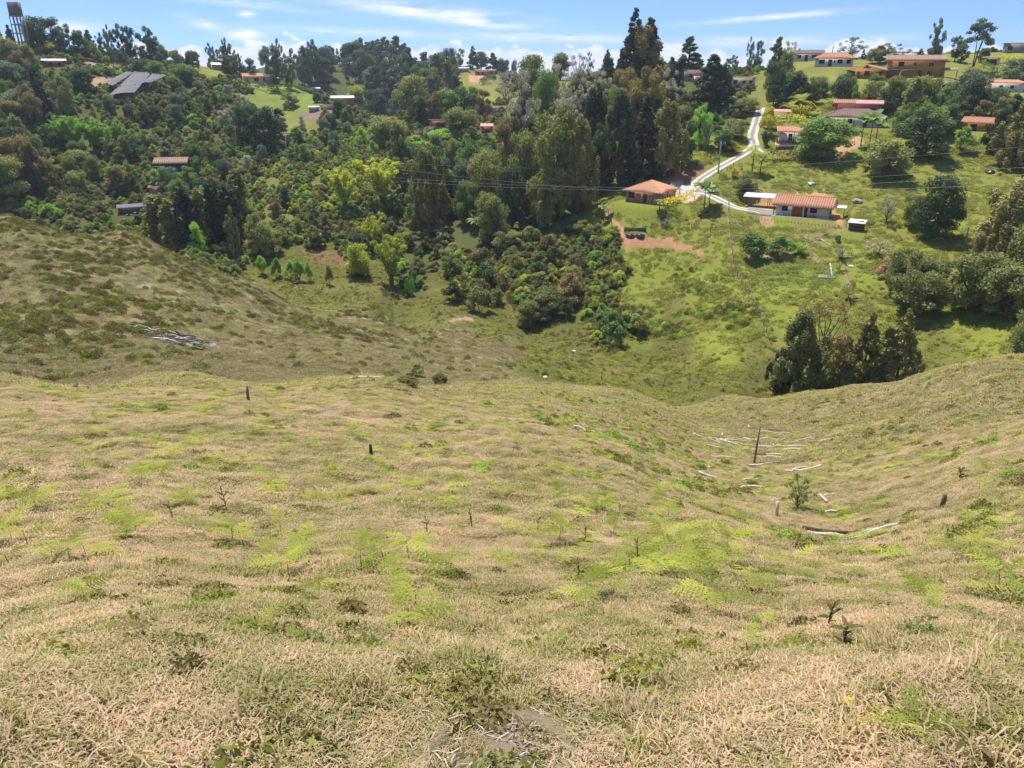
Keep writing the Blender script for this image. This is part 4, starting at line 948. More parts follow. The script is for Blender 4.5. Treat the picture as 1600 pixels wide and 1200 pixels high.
r_ = house('balcony_house', 'balcony', 'small white house on posts with striped pink tile roof and pink lower canopy', 3.6, 'shed', .9, .7, 'white_paint', 'tile_orange', front=[(-.8, 1.6, .9, 1.6, 'door', 'dark_wood'), (1.4, 1.9, 1.0, 1.0, 'window')], posts=[(-3.8, -2.8, 3.6), (0, -2.8, 3.6), (3.6, -2.8, 3.6)])
MB().box(-4.0, 3.9, -2.9, -2.25, 1.35, 1.5).build('balcony_floor', 'dark_wood', r_); MB().box(-4.0, 3.9, -2.9, -2.84, 2.2, 2.28).build('rail', 'rust_paint', r_)
slope('canopy', (-4.2, -4.2, .5), (1.8, -4.2, .5), (-4.2, -2.3, 1.1), (1.8, -2.3, 1.1), 'tile_pink', r_, .4, .01)
house('small_shed', 'pinkroof', 'little building with flat pale pink roof behind the golden hedge', 2.0, 'shed', .6, .4, 'cream_paint', 'tile_pink', pitch=.5)
house('hip_roof_house', 'hip', 'white house with broad brown hipped tile roof behind the round mango tree', 2.6, 'hip', 2.0, .9, 'white_paint', 'tile_brown', ridge=6, front=[(2.8, 0, 1.0, 2.1, 'door', 'rust_paint'), (5.2, .9, 1.2, 1.1, 'window'), (-1, .9, 1.2, 1.1, 'window')], posts=[(7.7, -4.3, 2.2), (-7.7, -4.3, 2.2), (0, -4.3, 2.2)])
house('red_house', 'redlong', 'long red walled house, roof half striped tile and half plain pink', 3.3, 'gable', .8, .4, 'red_paint', 'tile_orange', roof2=(-.6, 'tile_pink'), front=[(-4, 1, 1.2, 1.1, 'window'), (4, 1, 1.2, 1.1, 'window')], pitch=.5)
r_ = house('farmhouse', 'farm', 'two storey ochre farmhouse with long weathered tile roof', 5.3, 'gable', 1.3, .7, 'ochre_paint', 'tile_mixed', front=[(-4.2, 3.3, 1.7, 1.4, 'window'), (-.2, 3.5, 1.0, 1.0, 'window_white'), (4.6, 3.2, 1.5, 1.3, 'window_white'), (1.6, 0, 1.0, 2.1, 'door'), (4.4, .2, 1.4, 1.6, 'opening')], posts=[(8.4, -3.6, 5.1)], pitch=.42)
slope('porch_roof', (-8.6, -5.2, 2.3), (0.2, -5.2, 2.3), (-8.6, -3.5, 2.8), (.2, -3.5, 2.8), 'tile_mixed', r_); slope('porch_roof', (8.3, -4.0, 2.2), (12.5, -4.0, 2.2), (8.3, -1.6, 2.9), (12.5, -1.6, 2.9), 'tile_mixed', r_)
for x in (8.6, 12.2): MB().box(x - .1, x + .1, -3.9, -3.7, -.9, 2.3).build('post', 'dark_wood', r_)
house('gabled_wing', 'wing', 'low ochre house with gable facing forward, left of the two storey farmhouse', 2.5, 'front', 1.5, .7, 'ochre_paint', 'tile_mixed', front=[(.2, 1.0, 1.5, 1.3, 'window'), (4.2, .9, 1.0, 1.2, 'window'), (-4.3, 0, 1.9, 2.2, 'opening'), (-2.2, 0, 1.0, 2.1, 'door', 'rust_paint')], pitch=.42)
house('white_bungalow', 'whiteorange', 'white bungalow with orange hipped roof above the mown lawn', 2.7, 'hip', 1.7, .8, 'white_paint', 'tile_orange', ridge=7, front=[(-3.8, .9, 1.8, 1.3, 'window'), (-1.2, 0, 1.2, 2.2, 'door', 'dark_wood'), (.2, 1.2, .5, .7, 'window'), (1.9, .9, 1.6, 1.3, 'window'), (4.6, .9, 1.3, 1.3, 'window')], pitch=.42)
house('long_bungalow', 'longwhite', 'long pale bungalow with dull grey tile roof, behind and left of the orange roofed bungalow', 2.7, 'gable', 1.0, .6, 'white_paint', 'tile_brown', front=[(-3.2, .9, 1.6, 1.3, 'window'), (-.6, 0, 1.2, 2.2, 'door'), (2.1, .9, 1.7, 1.3, 'window')], pitch=.42)
house('white_cottage', 'rightwhite', 'white walled house with flat orange roof at the right edge, two small windows', 2.8, 'hip', .9, .6, 'white_paint', 'tile_salmon', ridge=6, front=[(-1.2, 1.1, 1.1, 1.0, 'window', 'rust_paint'), (1.9, 1.1, 1.1, 1.0, 'window', 'rust_paint')], pitch=.42)
house('orange_cottage', 'rightorange', 'orange walled cottage with tiled roof half behind the big dark casuarina', 2.4, 'gable', 1.2, .7, 'ochre_paint', 'tile_orange', front=[(-1.6, .0, 1.8, 1.9, 'opening'), (2.2, 1, 1.2, 1.0, 'window')], pitch=.42)
house('tan_house', 'tanroof', 'small tan walled house with shallow tile roof among the trees below the farmhouse', 2.2, 'shed', .8, .5, 'tan_wall', 'tile_mixed', front=[(-1, 1, 1, 1, 'opening')], pitch=.42)
house('corner_house', 'corner', 'grey concrete house with flat roof on the skyline at the right edge', 3.2, 'flat', 0, .6, 'grey_paint', 'stone_grey', front=[(-2.6, 1, 1.4, 1.3, 'window')], cat='house')
# gateway
loc, a, L, D = SITES['gate']; root = empty('gateway', loc, a, SSC['gate']); tag(root, 'tiled gateway with two white pillars on the right hilltop', 'gateway')
for x in (-2.4, 2.4): MB().box(x - .45, x + .45, -.45, .45, -.5, 2.6).build('pillar', 'white_paint', root)
MB().box(-1.9, 1.9, -.1, .1, -.3, 2.3).build('gate_leaf', 'dark_wood', root)
slope('roof', (-3.3, -1.2, 2.7), (3.3, -1.2, 2.7), (-3.3, 0, 3.2), (3.3, 0, 3.2), 'tile_mixed', root); slope('roof', (3.3, 1.2, 2.7), (-3.3, 1.2, 2.7), (3.3, 0, 3.2), (-3.3, 0, 3.2), 'tile_mixed', root)
house('concrete_house', 'greybox', 'bare grey brown concrete house without pitched roof beside the giant cypress', 4.3, 'flat', 0, .1, 'tan_wall', 'stone_grey', front=[(-2.5, 1.6, 1.4, 1.3, 'opening')])
house('red_roof_house', 'redroof', 'low house with dark red roof just below the bare concrete house', 2.2, 'gable', 1.0, .6, 'red_paint', 'tile_pink', front=[(1.2, .6, 1.1, 1.0, 'opening')], pitch=.5)
house('beige_house', 'beige', 'beige flat topped house with a raised parapet, right of the big dark cypress', 2.9, 'flat', 0, .35, 'cream_paint', 'cream_paint', front=[(-2.6, 0, 1.4, 2.2, 'opening'), (.4, 1.0, 1.1, 1.0, 'window', 'rust_paint'), (2.8, 1.0, 1.1, 1.0, 'window', 'rust_paint')])
house('field_shed', 'shedleft', 'dark red plank shed with pale lean-to roof under the left ridge', 2.4, 'shed', .8, .5, 'red_paint', 'zinc', front=[(-1.5, .4, 1.6, 1.4, 'opening'), (2, .4, 1.4, 1.3, 'opening')])
house('long_grey_house', 'longgrey', 'pale grey walled house on the left skyline beside the round dark tree', 2.8, 'gable', .8, .4, 'grey_paint', 'zinc', front=[(-1, .6, 1.2, 1.3, 'opening')])
house('tiled_house', 'creamtile', 'cream house with salmon tile roof on the left skyline above the fields', 2.8, 'gable', 1.3, .6, 'cream_paint', 'tile_salmon', front=[(1.2, .8, 2.0, 1.5, 'opening')])
house('concrete_block_house', 'concretelow', 'long low concrete block house with dark openings below the cream tiled one', 3.0, 'flat', 0, .5, 'tan_wall', 'stone_grey', front=[(-4.5, .6, 1.8, 1.8, 'opening'), (-1.6, .6, 1.6, 1.8, 'opening'), (1.2, .6, 1.6, 1.8, 'opening')])
house('bird_house_shed', 'canopy', 'small open shelter with bright white sheet roof at the hedge', 1.9, 'shed', .5, .5, 'tan_wall', 'zinc_white', cat='shed')
house('low_byre', 'byre', 'narrow byre with bright white roof at the far corner of the field', 1.9, 'shed', .5, .4, 'grey_paint', 'zinc_white', cat='shed')
house('brick_cottage', 'brickgrey', 'brick cottage with pale sheet roof at the right end of the fields', 2.6, 'gable', .8, .5, 'brickwall', 'zinc', right=[(0, .8, 1.2, 1.1, 'opening')], front=[(-2, .6, 1.4, 1.3, 'opening')])
house('milking_shed', 'milkshed', 'small grey cabin with white flat roof on the bare earth yard', 2.2, 'shed', .3, .3, 'grey_paint', 'zinc_white', cat='shed')
house('wall_shed', 'bricklow', 'low blockwork shed joined to the bare yard, right of the white roofed cabin', 1.9, 'flat', 0, .1, 'tan_wall', 'stone_grey', cat='shed')
r_ = house('shack', 'shack', 'dark plank shack with patchy faded red roof and green netting among the trees', 2.6, 'gable', 1.2, .7, 'dark_wood', 'tile_mixed', front=[(-1, .4, 1.4, 1.3, 'opening')], pitch=.6)
MB().box(-.6, 2.1, -3.9, -3.82, -1.4, 1.1).build('net', 'tarp_teal', r_); MB().box(-4.9, -1.4, -4.3, -3.4, 1.6, 1.7).build('lean_to', 'cream_paint', r_)
house('rust_roof_shelter', 'rustshed', 'tiny shelter with thin rust coloured roof below the shack', 1.9, 'shed', .3, .5, 'tan_wall', 'rusty_iron', cat='shed')
r_ = house('tarp_shed', 'tarpshed', 'low shed with grey roof and crumpled teal tarpaulins beyond the left hill', 2.0, 'shed', .6, .4, 'dark_wood', 'shade_net', cat='shed')
for (x, y, z, s) in ((-.5, -3.6, .2, 1.2), (1.6, -3.2, .6, 1.0), (4.6, -1.2, 1.0, .9)):
    v, q = [], []
    for i_ in range(7):
        for j_ in range(5): v.append((x + (i_ - 3) * .33 * s, y + (j_ - 2) * .33 * s, z + rng.normal(0, .12) - .05 * j_))
    for i_ in range(6):
        for j_ in range(4): q.append((i_ * 5 + j_, (i_ + 1) * 5 + j_, (i_ + 1) * 5 + j_ + 1, i_ * 5 + j_ + 1))
    link('tarpaulin', mesh_from('tarpaulin', v, np.array(q), ['tarp_teal']), r_)
MB().tube([(-3.2, -2.6, .9), (2.2, -2.7, 1.0)], .09).build('beam', 'rusty_iron', r_)
house('brick_cabin', 'box1', 'small brick cabin at the lower left of the hamlet in the wood', 2.4, 'flat', 0, .2, 'brickwall', 'dark_wood', front=[(-.8, 1, .7, .7, 'opening'), (1.1, 1, .7, .7, 'opening')], cat='house')
house('plaster_cabin', 'box2', 'grey plastered cabin between two brick ones in the hamlet', 2.7, 'flat', 0, .3, 'grey_paint', 'rusty_iron', front=[(0, .3, .9, 1.6, 'opening')], cat='house')
house('flat_brick_house', 'box3', 'brick house with a thin flat roof at the top of the hamlet', 3.0, 'flat', 0, .4, 'brickwall', 'dark_wood', front=[(1.0, .5, 4.0, 1.6, 'opening')])
house('red_roof_hut', 'redshed', 'small brick hut with a bright red roof beside the hamlet', 2.3, 'shed', .9, .4, 'brickwall', 'tile_pink', front=[(.3, .1, 1.6, 1.0, 'opening')], cat='hut')
house('brown_roof_house', 'brownhouse', 'house with a weathered brown roof half hidden by trees above the red hut', 2.3, 'gable', .9, .6, 'red_paint', 'tile_brown', front=[(1.5, .3, 1.2, 1.4, 'opening')])
house('brick_row_house', 'terrace', 'row house of bare brick on the orange cut bank of the far ridge', 2.6, 'shed', .6, .5, 'brickwall', 'tile_mixed', front=[(-4, .3, 1.4, 1.5, 'opening'), (-1, .3, 1.4, 1.5, 'opening'), (2, .9, .9, .9, 'window_white'), (4.2, .3, 1.4, 1.5, 'opening')], pitch=.5)
house('grey_roof_house', 'greylow', 'low house with light grey roof on the far ridge beside the orange bank', 2.3, 'shed', .5, .5, 'tan_wall', 'zinc', front=[(-1, .3, 1, 1.4, 'opening')])
house('ridge_house', 'far1', 'brown box house on the skyline of the far ridge', 3.6, 'flat', 0, .3, 'tan_wall', 'stone_grey', front=[(1, 1, 1, 1, 'opening')])
house('ridge_cottage', 'far2', 'tiny cottage with orange and white roof on the far skyline', 3.2, 'gable', 1.4, .6, 'white_paint', 'tile_orange')

# shade houses: three long dark sheets on the left hillside
def cloth_roof(corners, label, nm='shade_house'):
    P = [hit(*c) + Vector((0, 0, 2.4)) for c in corners]; n, m = 14, 5; v = []; q = []
    for i_ in range(n + 1):
        for j_ in range(m + 1):
            s, u = i_ / n, j_ / m; p = (P[0] * (1 - s) + P[3] * s) * (1 - u) + (P[1] * (1 - s) + P[2] * s) * u
            v.append(tuple(p - P[0] + Vector((0, 0, .30 * math.sin(math.pi * u) - .15 * math.sin(math.pi * ((s * 5) % 1)) + rng.normal(0, .03)))))
    for i_ in range(n):
        for j_ in range(m): a = i_ * (m + 1) + j_; q.append((a, a + m + 1, a + m + 2, a + 1))
    root = empty(nm, P[0]); link('net_roof', mesh_from('net_roof', v, np.array(q), ['shade_net']), root)
    for i_ in range(0, n + 1, 2):
        for j_ in (0, m):
            p = Vector(v[i_ * (m + 1) + j_]); MB().tube([(p.x, p.y, p.z - 3.0), p], .06, None, 5).build('post', 'post_wood', root)
    tag(root, label, 'shade house', 'shade houses on the left hillside')
cloth_roof([(196, 126), (210, 126), (180, 146), (164, 142)], 'narrow grey shade net roof, left one of three on the left hillside')
cloth_roof([(212, 124), (238, 126), (212, 158), (172, 163)], 'broad dark shade net roof sloping down the left hillside, the largest of three')
cloth_roof([(240, 127), (262, 130), (236, 142), (222, 144)], 'short grey shade net roof, right one of three on the left hillside')

# water tower
p = hit(40, 90); p.z -= .5; k = mpp(p); topz = at(38, 4, math.hypot(p.x, p.y)).z - p.z; root = empty('water_tower', p, R(8)); tag(root, 'square grey water tank on a tall lattice of posts on the left skyline', 'water tower')
w = 1.5; hb = topz - 3.9
MB().box(-w, w, -w, w, hb, topz).build('tank', 'water_tank_wall', root); MB().box(-w - .12, w + .12, -w - .12, w + .12, hb - .25, hb - .003).build('platform', 'stone_grey', root)
for sx in (-1, -.33, .33, 1):
    for sy in (-1, 1): MB().box(sx * w * 1.0 - .13, sx * w * 1.0 + .13, sy * w - .13, sy * w + .13, -1, hb - .26).build('leg', 'stone_grey', root)
for q_ in range(1, 5):
    z = hb * q_ / 5
    for sy in (-1, 1): MB().box(-w, w, sy * w - .14, sy * w + .14, z - .13, z + .13).build('crossbeam', 'stone_grey', root)
    for sx in (-1, 1): MB().box(sx * w - .14, sx * w + .14, -w + .14, w - .14, z - .13, z + .13).build('crossbeam', 'stone_grey', root)

# poles and power lines
def pole(px, pyb, pyt, label, arm=True, lamp=False, start=62.0, rad=.14):
    p = hit(px, pyb, start); r0 = math.hypot(p.x, p.y); h = float(azel(px, pyt)[1]) * r0 - p.z; root = empty('utility_pole', p, R(20)); MB().tube([(0, 0, -.5), (0, 0, h)], rad, rad * .6, 8).build('post', 'stone_grey', root, sm=True)
    if arm:
        MB().box(-1.1, 1.1, -.06, .06, h - .55, h - .42).build('crossarm', 'post_wood', root)
        for x in (-1, 0, 1): MB().tube([(x, 0, h - .42), (x, 0, h - .2)], .05).build('insulator', 'white_paint', root)
    if lamp: MB().tube([(0, 0, h - .1), (.9, 0, h + .35), (1.5, 0, h + .35)], .05).build('lamp_arm', 'steel', root); MB().box(1.3, 2.0, -.13, .13, h + .25, h + .37).build('lamp_head', 'steel', root)
    tag(root, label, 'utility pole' if not lamp else 'street lamp'); return p + Vector((0, 0, h))
pole(451, 262, 205, 'grey power pole standing in scrub above the left valley'); pole(1122, 270, 221, 'power pole beside the bend of the concrete track', rad=.16)
pole(1507, 385, 352, 'short crooked pole with a stub arm in the right pasture', arm=False); pole(1402, 140, 112, 'street lamp on a curved arm in front of the gabled ochre house', arm=False, lamp=True)
pole(1511, 112, 98, 'curved double street lamp by the gum trees on the right hill', arm=False, lamp=True); pole(1299, 92, 68, 'thin leaning mast behind the orange roofed bungalow', arm=False); pole(1576, 130, 100, 'grey pole beside the right edge trees', arm=False)
def wire(pts, label, sag=.4):
    P = [at(*q) for q in pts]; out = []
    for a, b in zip(P[:-1], P[1:]):
        for k in range(14): s = k / 14; out.append(a.lerp(b, s) - Vector((0, 0, sag * 4 * s * (1 - s))))
    out.append(P[-1]); o = MB().tube(out, .015, None, 4, False).build('power_line', 'wire_metal'); tag(o, label, 'power line', 'power lines across the slope')
wire([(600, 254, 150), (1105, 266, 168), (1760, 214, 150)], 'highest of the four power lines, crossing above the brick house roof')
wire([(600, 276, 138), (980, 293, 140), (1760, 250, 118)], 'second power line from the top, level with the brick house roof')
wire([(620, 283, 132), (1050, 298, 134), (1760, 262, 112)], 'third power line from the top, across the brick house wall')
wire([(600, 262, 128), (1050, 303, 130), (1760, 278, 108)], 'lowest of the four power lines over the pasture')

# ------------------------------------------------------------------ trees that stand out
T = tree_px
# left skyline
T('conifer', 4, 88, 38, 26, 'leaf_bluegreen', 'dark conifer at the left edge of the skyline, left of the water tower')
T('conifer', 22, 88, 38, 20, 'leaf_bluegreen', 'small pointed conifer just left of the water tower')
T('round', 64, 88, 22, 36, 'leaf_dark', 'tall dark round tree just right of the water tower')
T('irregular', 88, 88, 25, 38, 'leaf_bluegreen', 'tall grey green tree next to the dark round one by the water tower')
T('gum', 112, 90, 36, 34, 'leaf_bluegreen', 'grey green eucalyptus on the left ridge before the blue conifer')
T('conifer', 143, 90, 46, 26, 'leaf_bluegreen', 'blue green conifer with ragged top midway along the left ridge', var=1)
T('irregular', 128, 92, 48, 30, 'leaf_dark', 'dark tree filling the gap left of the blue conifer')
T('gum', 163, 92, 50, 20, 'leaf_bluegreen', 'leaning thin eucalyptus right of the blue conifer')
T('gum', 173, 92, 37, 14, 'leaf_brown', 'very thin eucalyptus with a small round tuft at its top', var=1)
T('gum', 190, 94, 36, 26, 'leaf_bluegreen', 'tall airy eucalyptus on the left ridge, first of the close pair')
T('gum', 208, 94, 40, 24, 'leaf_dark', 'tall dark eucalyptus on the left ridge, second of the close pair', var=2)
T('gum', 236, 94, 40, 32, 'leaf_dark', 'broad dark eucalyptus standing apart on the left ridge, the tallest against the sky', var=0)
T('irregular', 246, 96, 62, 26, 'leaf_dark', 'lower dark tree at the foot of the tall separate eucalyptus')
T('irregular', 273, 98, 78, 22, 'leaf_dark', 'low double crowned tree on the dip of the left ridge')
T('round', 302, 102, 78, 22, 'leaf_dark', 'small dark rounded tree on the descending left ridge')
T('conifer', 327, 103, 90, 6, 'leaf_dark', 'tiny pointed tree on the lowest part of the left skyline')
T('round', 361, 116, 85, 30, 'leaf_dark', 'dark rounded tree with a reddish top beside the pale grey house')
T('bush', 22, 86, 64, 46, 'leaf_yellow', 'yellow green bamboo thicket below the water tower, left part', 'bamboo_clump', 'bamboo')
T('bush', 52, 87, 64, 44, 'leaf_yellow', 'yellow green bamboo thicket directly below the water tower', 'bamboo_clump', 'bamboo')
T('bush', 78, 88, 62, 38, 'leaf_yellow', 'yellow green bamboo thicket right of the water tower foot', 'bamboo_clump', 'bamboo')
# far ridge, centre
for (x, b, t_, w, kd, lf, lb) in ((434, 140, 70, 30, 'gum', 'leaf_bluegreen', 'tall pale eucalyptus, first of the row at the left end of the far wood'), (455, 138, 74, 28, 'gum', 'leaf_bluegreen', 'tall pale eucalyptus, second of the row at the left end of the far wood'),
    (476, 136, 70, 28, 'gum', 'leaf_bluegreen', 'tall pale eucalyptus, third of the row, with a flat top'), (494, 128, 60, 24, 'gum', 'leaf_bluegreen', 'the highest eucalyptus of the far wood, crooked against the sky'), (497, 112, 76, 30, 'irregular', 'leaf_dark', 'dark tree below the crooked highest eucalyptus'),
    (517, 100, 71, 18, 'conifer', 'leaf_dark', 'dark spreading conifer on the far skyline'), (528, 100, 75, 10, 'conifer', 'leaf_dark', 'narrow dark conifer on the far skyline between two wider ones'), (541, 100, 69, 18, 'round', 'leaf_dark', 'dark square shouldered tree on the far skyline'),
    (554, 100, 67, 26, 'round', 'leaf_dark', 'wide almost black tree, highest of the dark group on the far skyline'), (577, 104, 75, 12, 'gum', 'leaf_bluegreen', 'single slim tree right of the black group on the far skyline'), (690, 102, 80, 16, 'round', 'leaf_bluegreen', 'rounded blue green tree on the skyline near the tiny cottage'),
    (720, 106, 75, 14, 'gum', 'leaf_bluegreen', 'slim tree right of the tiny skyline cottage'), (739, 108, 71, 20, 'conifer', 'leaf_bluegreen', 'pointed tree above the orange cut bank on the far ridge'), (752, 108, 80, 24, 'round', 'leaf_dark', 'dark round tree above the brick row house'),
    (770, 108, 82, 26, 'conifer', 'leaf_dark', 'broad dark tree at the right end of the far ridge'), (786, 108, 90, 22, 'round', 'leaf_dark', 'low dark tree closing the far ridge on the right'), (804, 108, 91, 10, 'round', 'leaf_bluegreen', 'tiny umbrella tree on the shoulder behind the meadow')):
    T(kd, x, b, t_, w, lf, lb)
# the middle valley
T('round', 700, 182, 138, 40, 'leaf_green', 'big glossy dark green tree in the middle valley, left half of the pair'); T('round', 730, 180, 134, 46, 'leaf_green', 'big glossy dark green tree in the middle valley, right half of the pair')
T('column', 658, 195, 148, 20, 'leaf_dark', 'dark columnar tree above the hamlet', name='cypress_tree'); T('irregular', 680, 193, 142, 30, 'leaf_brown', 'rusty brown tree between the dark column and the glossy trees')
T('round', 722, 222, 166, 56, 'leaf_olive', 'wide olive tree between the hamlet and the red hut'); T('bush', 690, 226, 200, 44, 'leaf_bright', 'bright green round shrub in front of the hamlet', cat='shrub'); T('bush', 648, 232, 210, 44, 'leaf_bright', 'bright green low shrub left of the round one below the hamlet', cat='shrub')
T('round', 605, 233, 178, 60, 'leaf_olive', 'large domed olive tree left of the hamlet'); T('round', 528, 182, 152, 17, 'leaf_dark', 'compact black green tree in front of the brick cottage')
T('round', 496, 160, 143, 14, 'leaf_dark', 'small dark tree at the field corner, left of two'); T('round', 508, 161, 147, 13, 'leaf_green', 'small green tree at the field corner, right of two')
T('irregular', 590, 190, 137, 42, 'leaf_dark', 'dark spreading tree above the domed olive one'); T('round', 556, 160, 132, 26, 'leaf_yellow', 'lime green tree behind the brick cottage')
T('irregular', 452, 168, 143, 26, 'leaf_olive', 'loose light tree growing in the middle of the field'); T('irregular', 755, 182, 138, 24, 'leaf_brown', 'reddish brown tree right of the glossy pair')
T('irregular', 418, 238, 164, 52, 'leaf_dark', 'dark pine like tree standing over the left valley, right one'); T('irregular', 388, 236, 160, 44, 'leaf_dark', 'dark pine like tree standing over the left valley, left one'); T('pine', 440, 225, 168, 26, 'leaf_bluegreen', 'grey green pine beside the power pole')
T('bamboo', 522, 185, 150, 1, 'leaf_yellow', 'yellow sapling beside the byre') if False else None
# left slope
T('conifer', 68, 188, 104, 42, 'leaf_cypress', 'black green conifer, the darkest column on the left slope', var=0)
T('irregular', 104, 185, 116, 40, 'leaf_olive', 'olive tree with pale bare limbs right of the black conifer', bark='bark_pale'); T('round', 130, 140, 103, 36, 'leaf_dark', 'dark tree left of the bare orange bank')
for (x, b, t_, w, lb) in ((120, 240, 178, 44, 'leftmost'), (150, 238, 182, 40, 'second from the left'), (178, 238, 190, 36, 'second from the right'), (100, 228, 184, 34, 'lowest and darkest')):
    T('bamboo', x, b, t_, w, 'leaf_bright', f'bright yellow green bamboo plume on the left slope, {lb}')
for (x, b, t_, w, kd, lf, lb) in ((30, 285, 196, 60, 'round', 'leaf_dark', 'large dark tree at the left edge above the left hill'), (8, 250, 178, 50, 'irregular', 'leaf_dark', 'dark leafy tree cut by the left edge'), (60, 302, 218, 46, 'casuarina', 'leaf_brown', 'grey brown feathery tree on the lower left slope'),
    (20, 150, 92, 50, 'round', 'leaf_bluegreen', 'grey green domed tree at the upper left edge'), (40, 200, 138, 50, 'round', 'leaf_bluegreen', 'wide grey green tree left of the black conifer'), (120, 268, 232, 40, 'round', 'leaf_olive', 'low olive dome below the bamboo plumes'),
    (185, 300, 256, 46, 'irregular', 'leaf_brown', 'rusty olive tree left of the shack'), (252, 298, 262, 26, 'irregular', 'leaf_bright', 'light green tree right in front of the shack'), (262, 250, 218, 34, 'sparse', 'leaf_grey', 'thin grey tree rising in front of the shack roof'),
    (222, 122, 92, 28, 'round', 'leaf_dark', 'dark tree on the rim above the shade houses, first'), (246, 124, 94, 28, 'round', 'leaf_green', 'green tree on the rim above the shade houses, second'), (285, 130, 98, 42, 'round', 'leaf_green', 'big green tree right of the shade houses'), (272, 140, 118, 22, 'round', 'leaf_olive', 'olive tree below the big green one by the shade houses')):
    T(kd, x, b, t_, w, lf, lb)
# cypress group behind the left hill
for (x, b, t_, w, lf, lb) in ((252, 385, 300, 40, 'leaf_cone', 'first from the left'), (275, 390, 308, 36, 'leaf_cone', 'second, low and brownish'), (298, 388, 288, 34, 'leaf_cypress', 'third, slender'), (322, 388, 292, 30, 'leaf_cone', 'fourth, grey green'), (343, 390, 280, 34, 'leaf_cypress', 'fifth, the tallest'), (366, 392, 284, 34, 'leaf_cypress', 'sixth, on the right end'), (376, 350, 262, 34, 'leaf_cone', 'seventh, rising behind the right end')):
    T('column', x, b, t_, w, lf, f'brown green cypress in the row beyond the left hill, {lb}')
T('irregular', 405, 400, 330, 44, 'leaf_olive', 'olive green leafy tree right of the cypress row'); T('column', 446, 325, 288, 18, 'leaf_dark', 'small lone cypress on the brushy meadow'); T('gum', 368, 412, 320, 24, 'leaf_olive', 'thin white trunked open tree in front of the cypress row', bark='bark_pale')
T('irregular', 310, 396, 345, 30, 'leaf_bright', 'bright green young tree at the foot of the cypress row')
# valley bottom
T('irregular', 558, 432, 378, 46, 'leaf_yellow', 'yellow green willow like tree on the valley grass with a visible trunk'); T('bamboo', 612, 445, 365, 62, 'leaf_yellow', 'tall yellow green bamboo at the end of the valley grass'); T('bamboo', 582, 395, 338, 40, 'leaf_yellow', 'yellow green bamboo above the valley grass')
T('bamboo', 540, 330, 262, 54, 'leaf_yellow', 'high bamboo on the brushy slope, left clump'); T('bamboo', 598, 322, 246, 66, 'leaf_yellow', 'high bamboo on the brushy slope, middle clump'); T('bamboo', 630, 300, 244, 44, 'leaf_olive', 'high bamboo on the brushy slope, right clump')
T('casuarina', 670, 365, 228, 56, 'leaf_cone', 'tall brown olive feathery tree left of centre in the wood'); T('casuarina', 688, 350, 240, 30, 'leaf_cone', 'narrow brown olive tree touching the tall feathery one')
for (x, w, lb) in ((410, 22, 'first'), (432, 16, 'second'), (455, 20, 'third'), (468, 16, 'fourth'), (482, 16, 'fifth'), (515, 12, 'sixth, reddish'), (640, 20, 'last, by the bamboo')):
    T('bush', x, 430 + (x - 410) * .14, 398 + (x - 410) * .14, w, 'leaf_bright' if lb != 'sixth, reddish' else 'leaf_brown', f'upright clump of green cane along the valley grass, {lb}', name='cane_clump', cat='cane')
T('bush', 464, 442, 428, 14, 'leaf_olive', 'small round shrub alone on the valley grass', cat='shrub'); T('bush', 498, 385, 368, 22, 'leaf_dark', 'dark shrub beside the white retaining edge', cat='shrub')
# big wood behind the brick house
T('conifer', 985, 165, 12, 56, 'leaf_cypress', 'giant dark conifer with ragged arms, the tallest tree in view', var=0); T('conifer', 1010, 165, 26, 50, 'leaf_cypress', 'giant dark conifer right behind the tallest one', var=2); T('casuarina', 1002, 165, 34, 78, 'leaf_brown', 'huge grey brown feathery cypress between the two giant conifers')
T('conifer', 1074, 122, 56, 50, 'leaf_dark', 'dark blue conifer behind the bare concrete house'); T('conifer', 948, 130, 77, 30, 'leaf_dark', 'dark bushy conifer left of the giant trees'); T('conifer', 968, 135, 84, 22, 'leaf_cypress', 'slim dark conifer at the foot of the giant trees, left'); T('conifer', 1048, 125, 88, 24, 'leaf_dark', 'low dark conifer between the giant trees and the blue one')
T('sparse', 919, 125, 79, 18, 'leaf_bluegreen', 'thin see through conifer against the cumulus'); T('round', 830, 165, 84, 48, 'leaf_olive', 'broad olive crown at the left shoulder of the big wood')
T('sparse', 815, 225, 108, 62, 'leaf_grey', 'grey leafless looking tree at the left of the big wood, left one'); T('sparse', 895, 190, 112, 58, 'leaf_grey', 'grey leafless looking tree in the middle of the big wood'); T('sparse', 935, 180, 106, 44, 'leaf_grey', 'grey leafless looking tree left of the golden crown'); T('sparse', 870, 170, 98, 40, 'leaf_grey', 'grey twiggy crown behind the dark green egg shaped tree')
T('round', 855, 205, 104, 42, 'leaf_green', 'dark green egg shaped tree with glossy leaves in the big wood'); T('irregular', 975, 190, 104, 50, 'leaf_gold', 'golden flowering crown in the big wood, left half'); T('irregular', 1008, 205, 102, 56, 'leaf_gold', 'golden flowering crown in the big wood, right half'); T('sparse', 1046, 175, 104, 46, 'leaf_grey', 'grey twiggy tree right of the golden crown')
T('conifer', 1108, 182, 84, 70, 'leaf_dark', 'very dark dense cypress left of the beige house', var=1); T('casuarina', 1122, 180, 95, 44, 'leaf_dark', 'dark cypress leaning against the dense one')
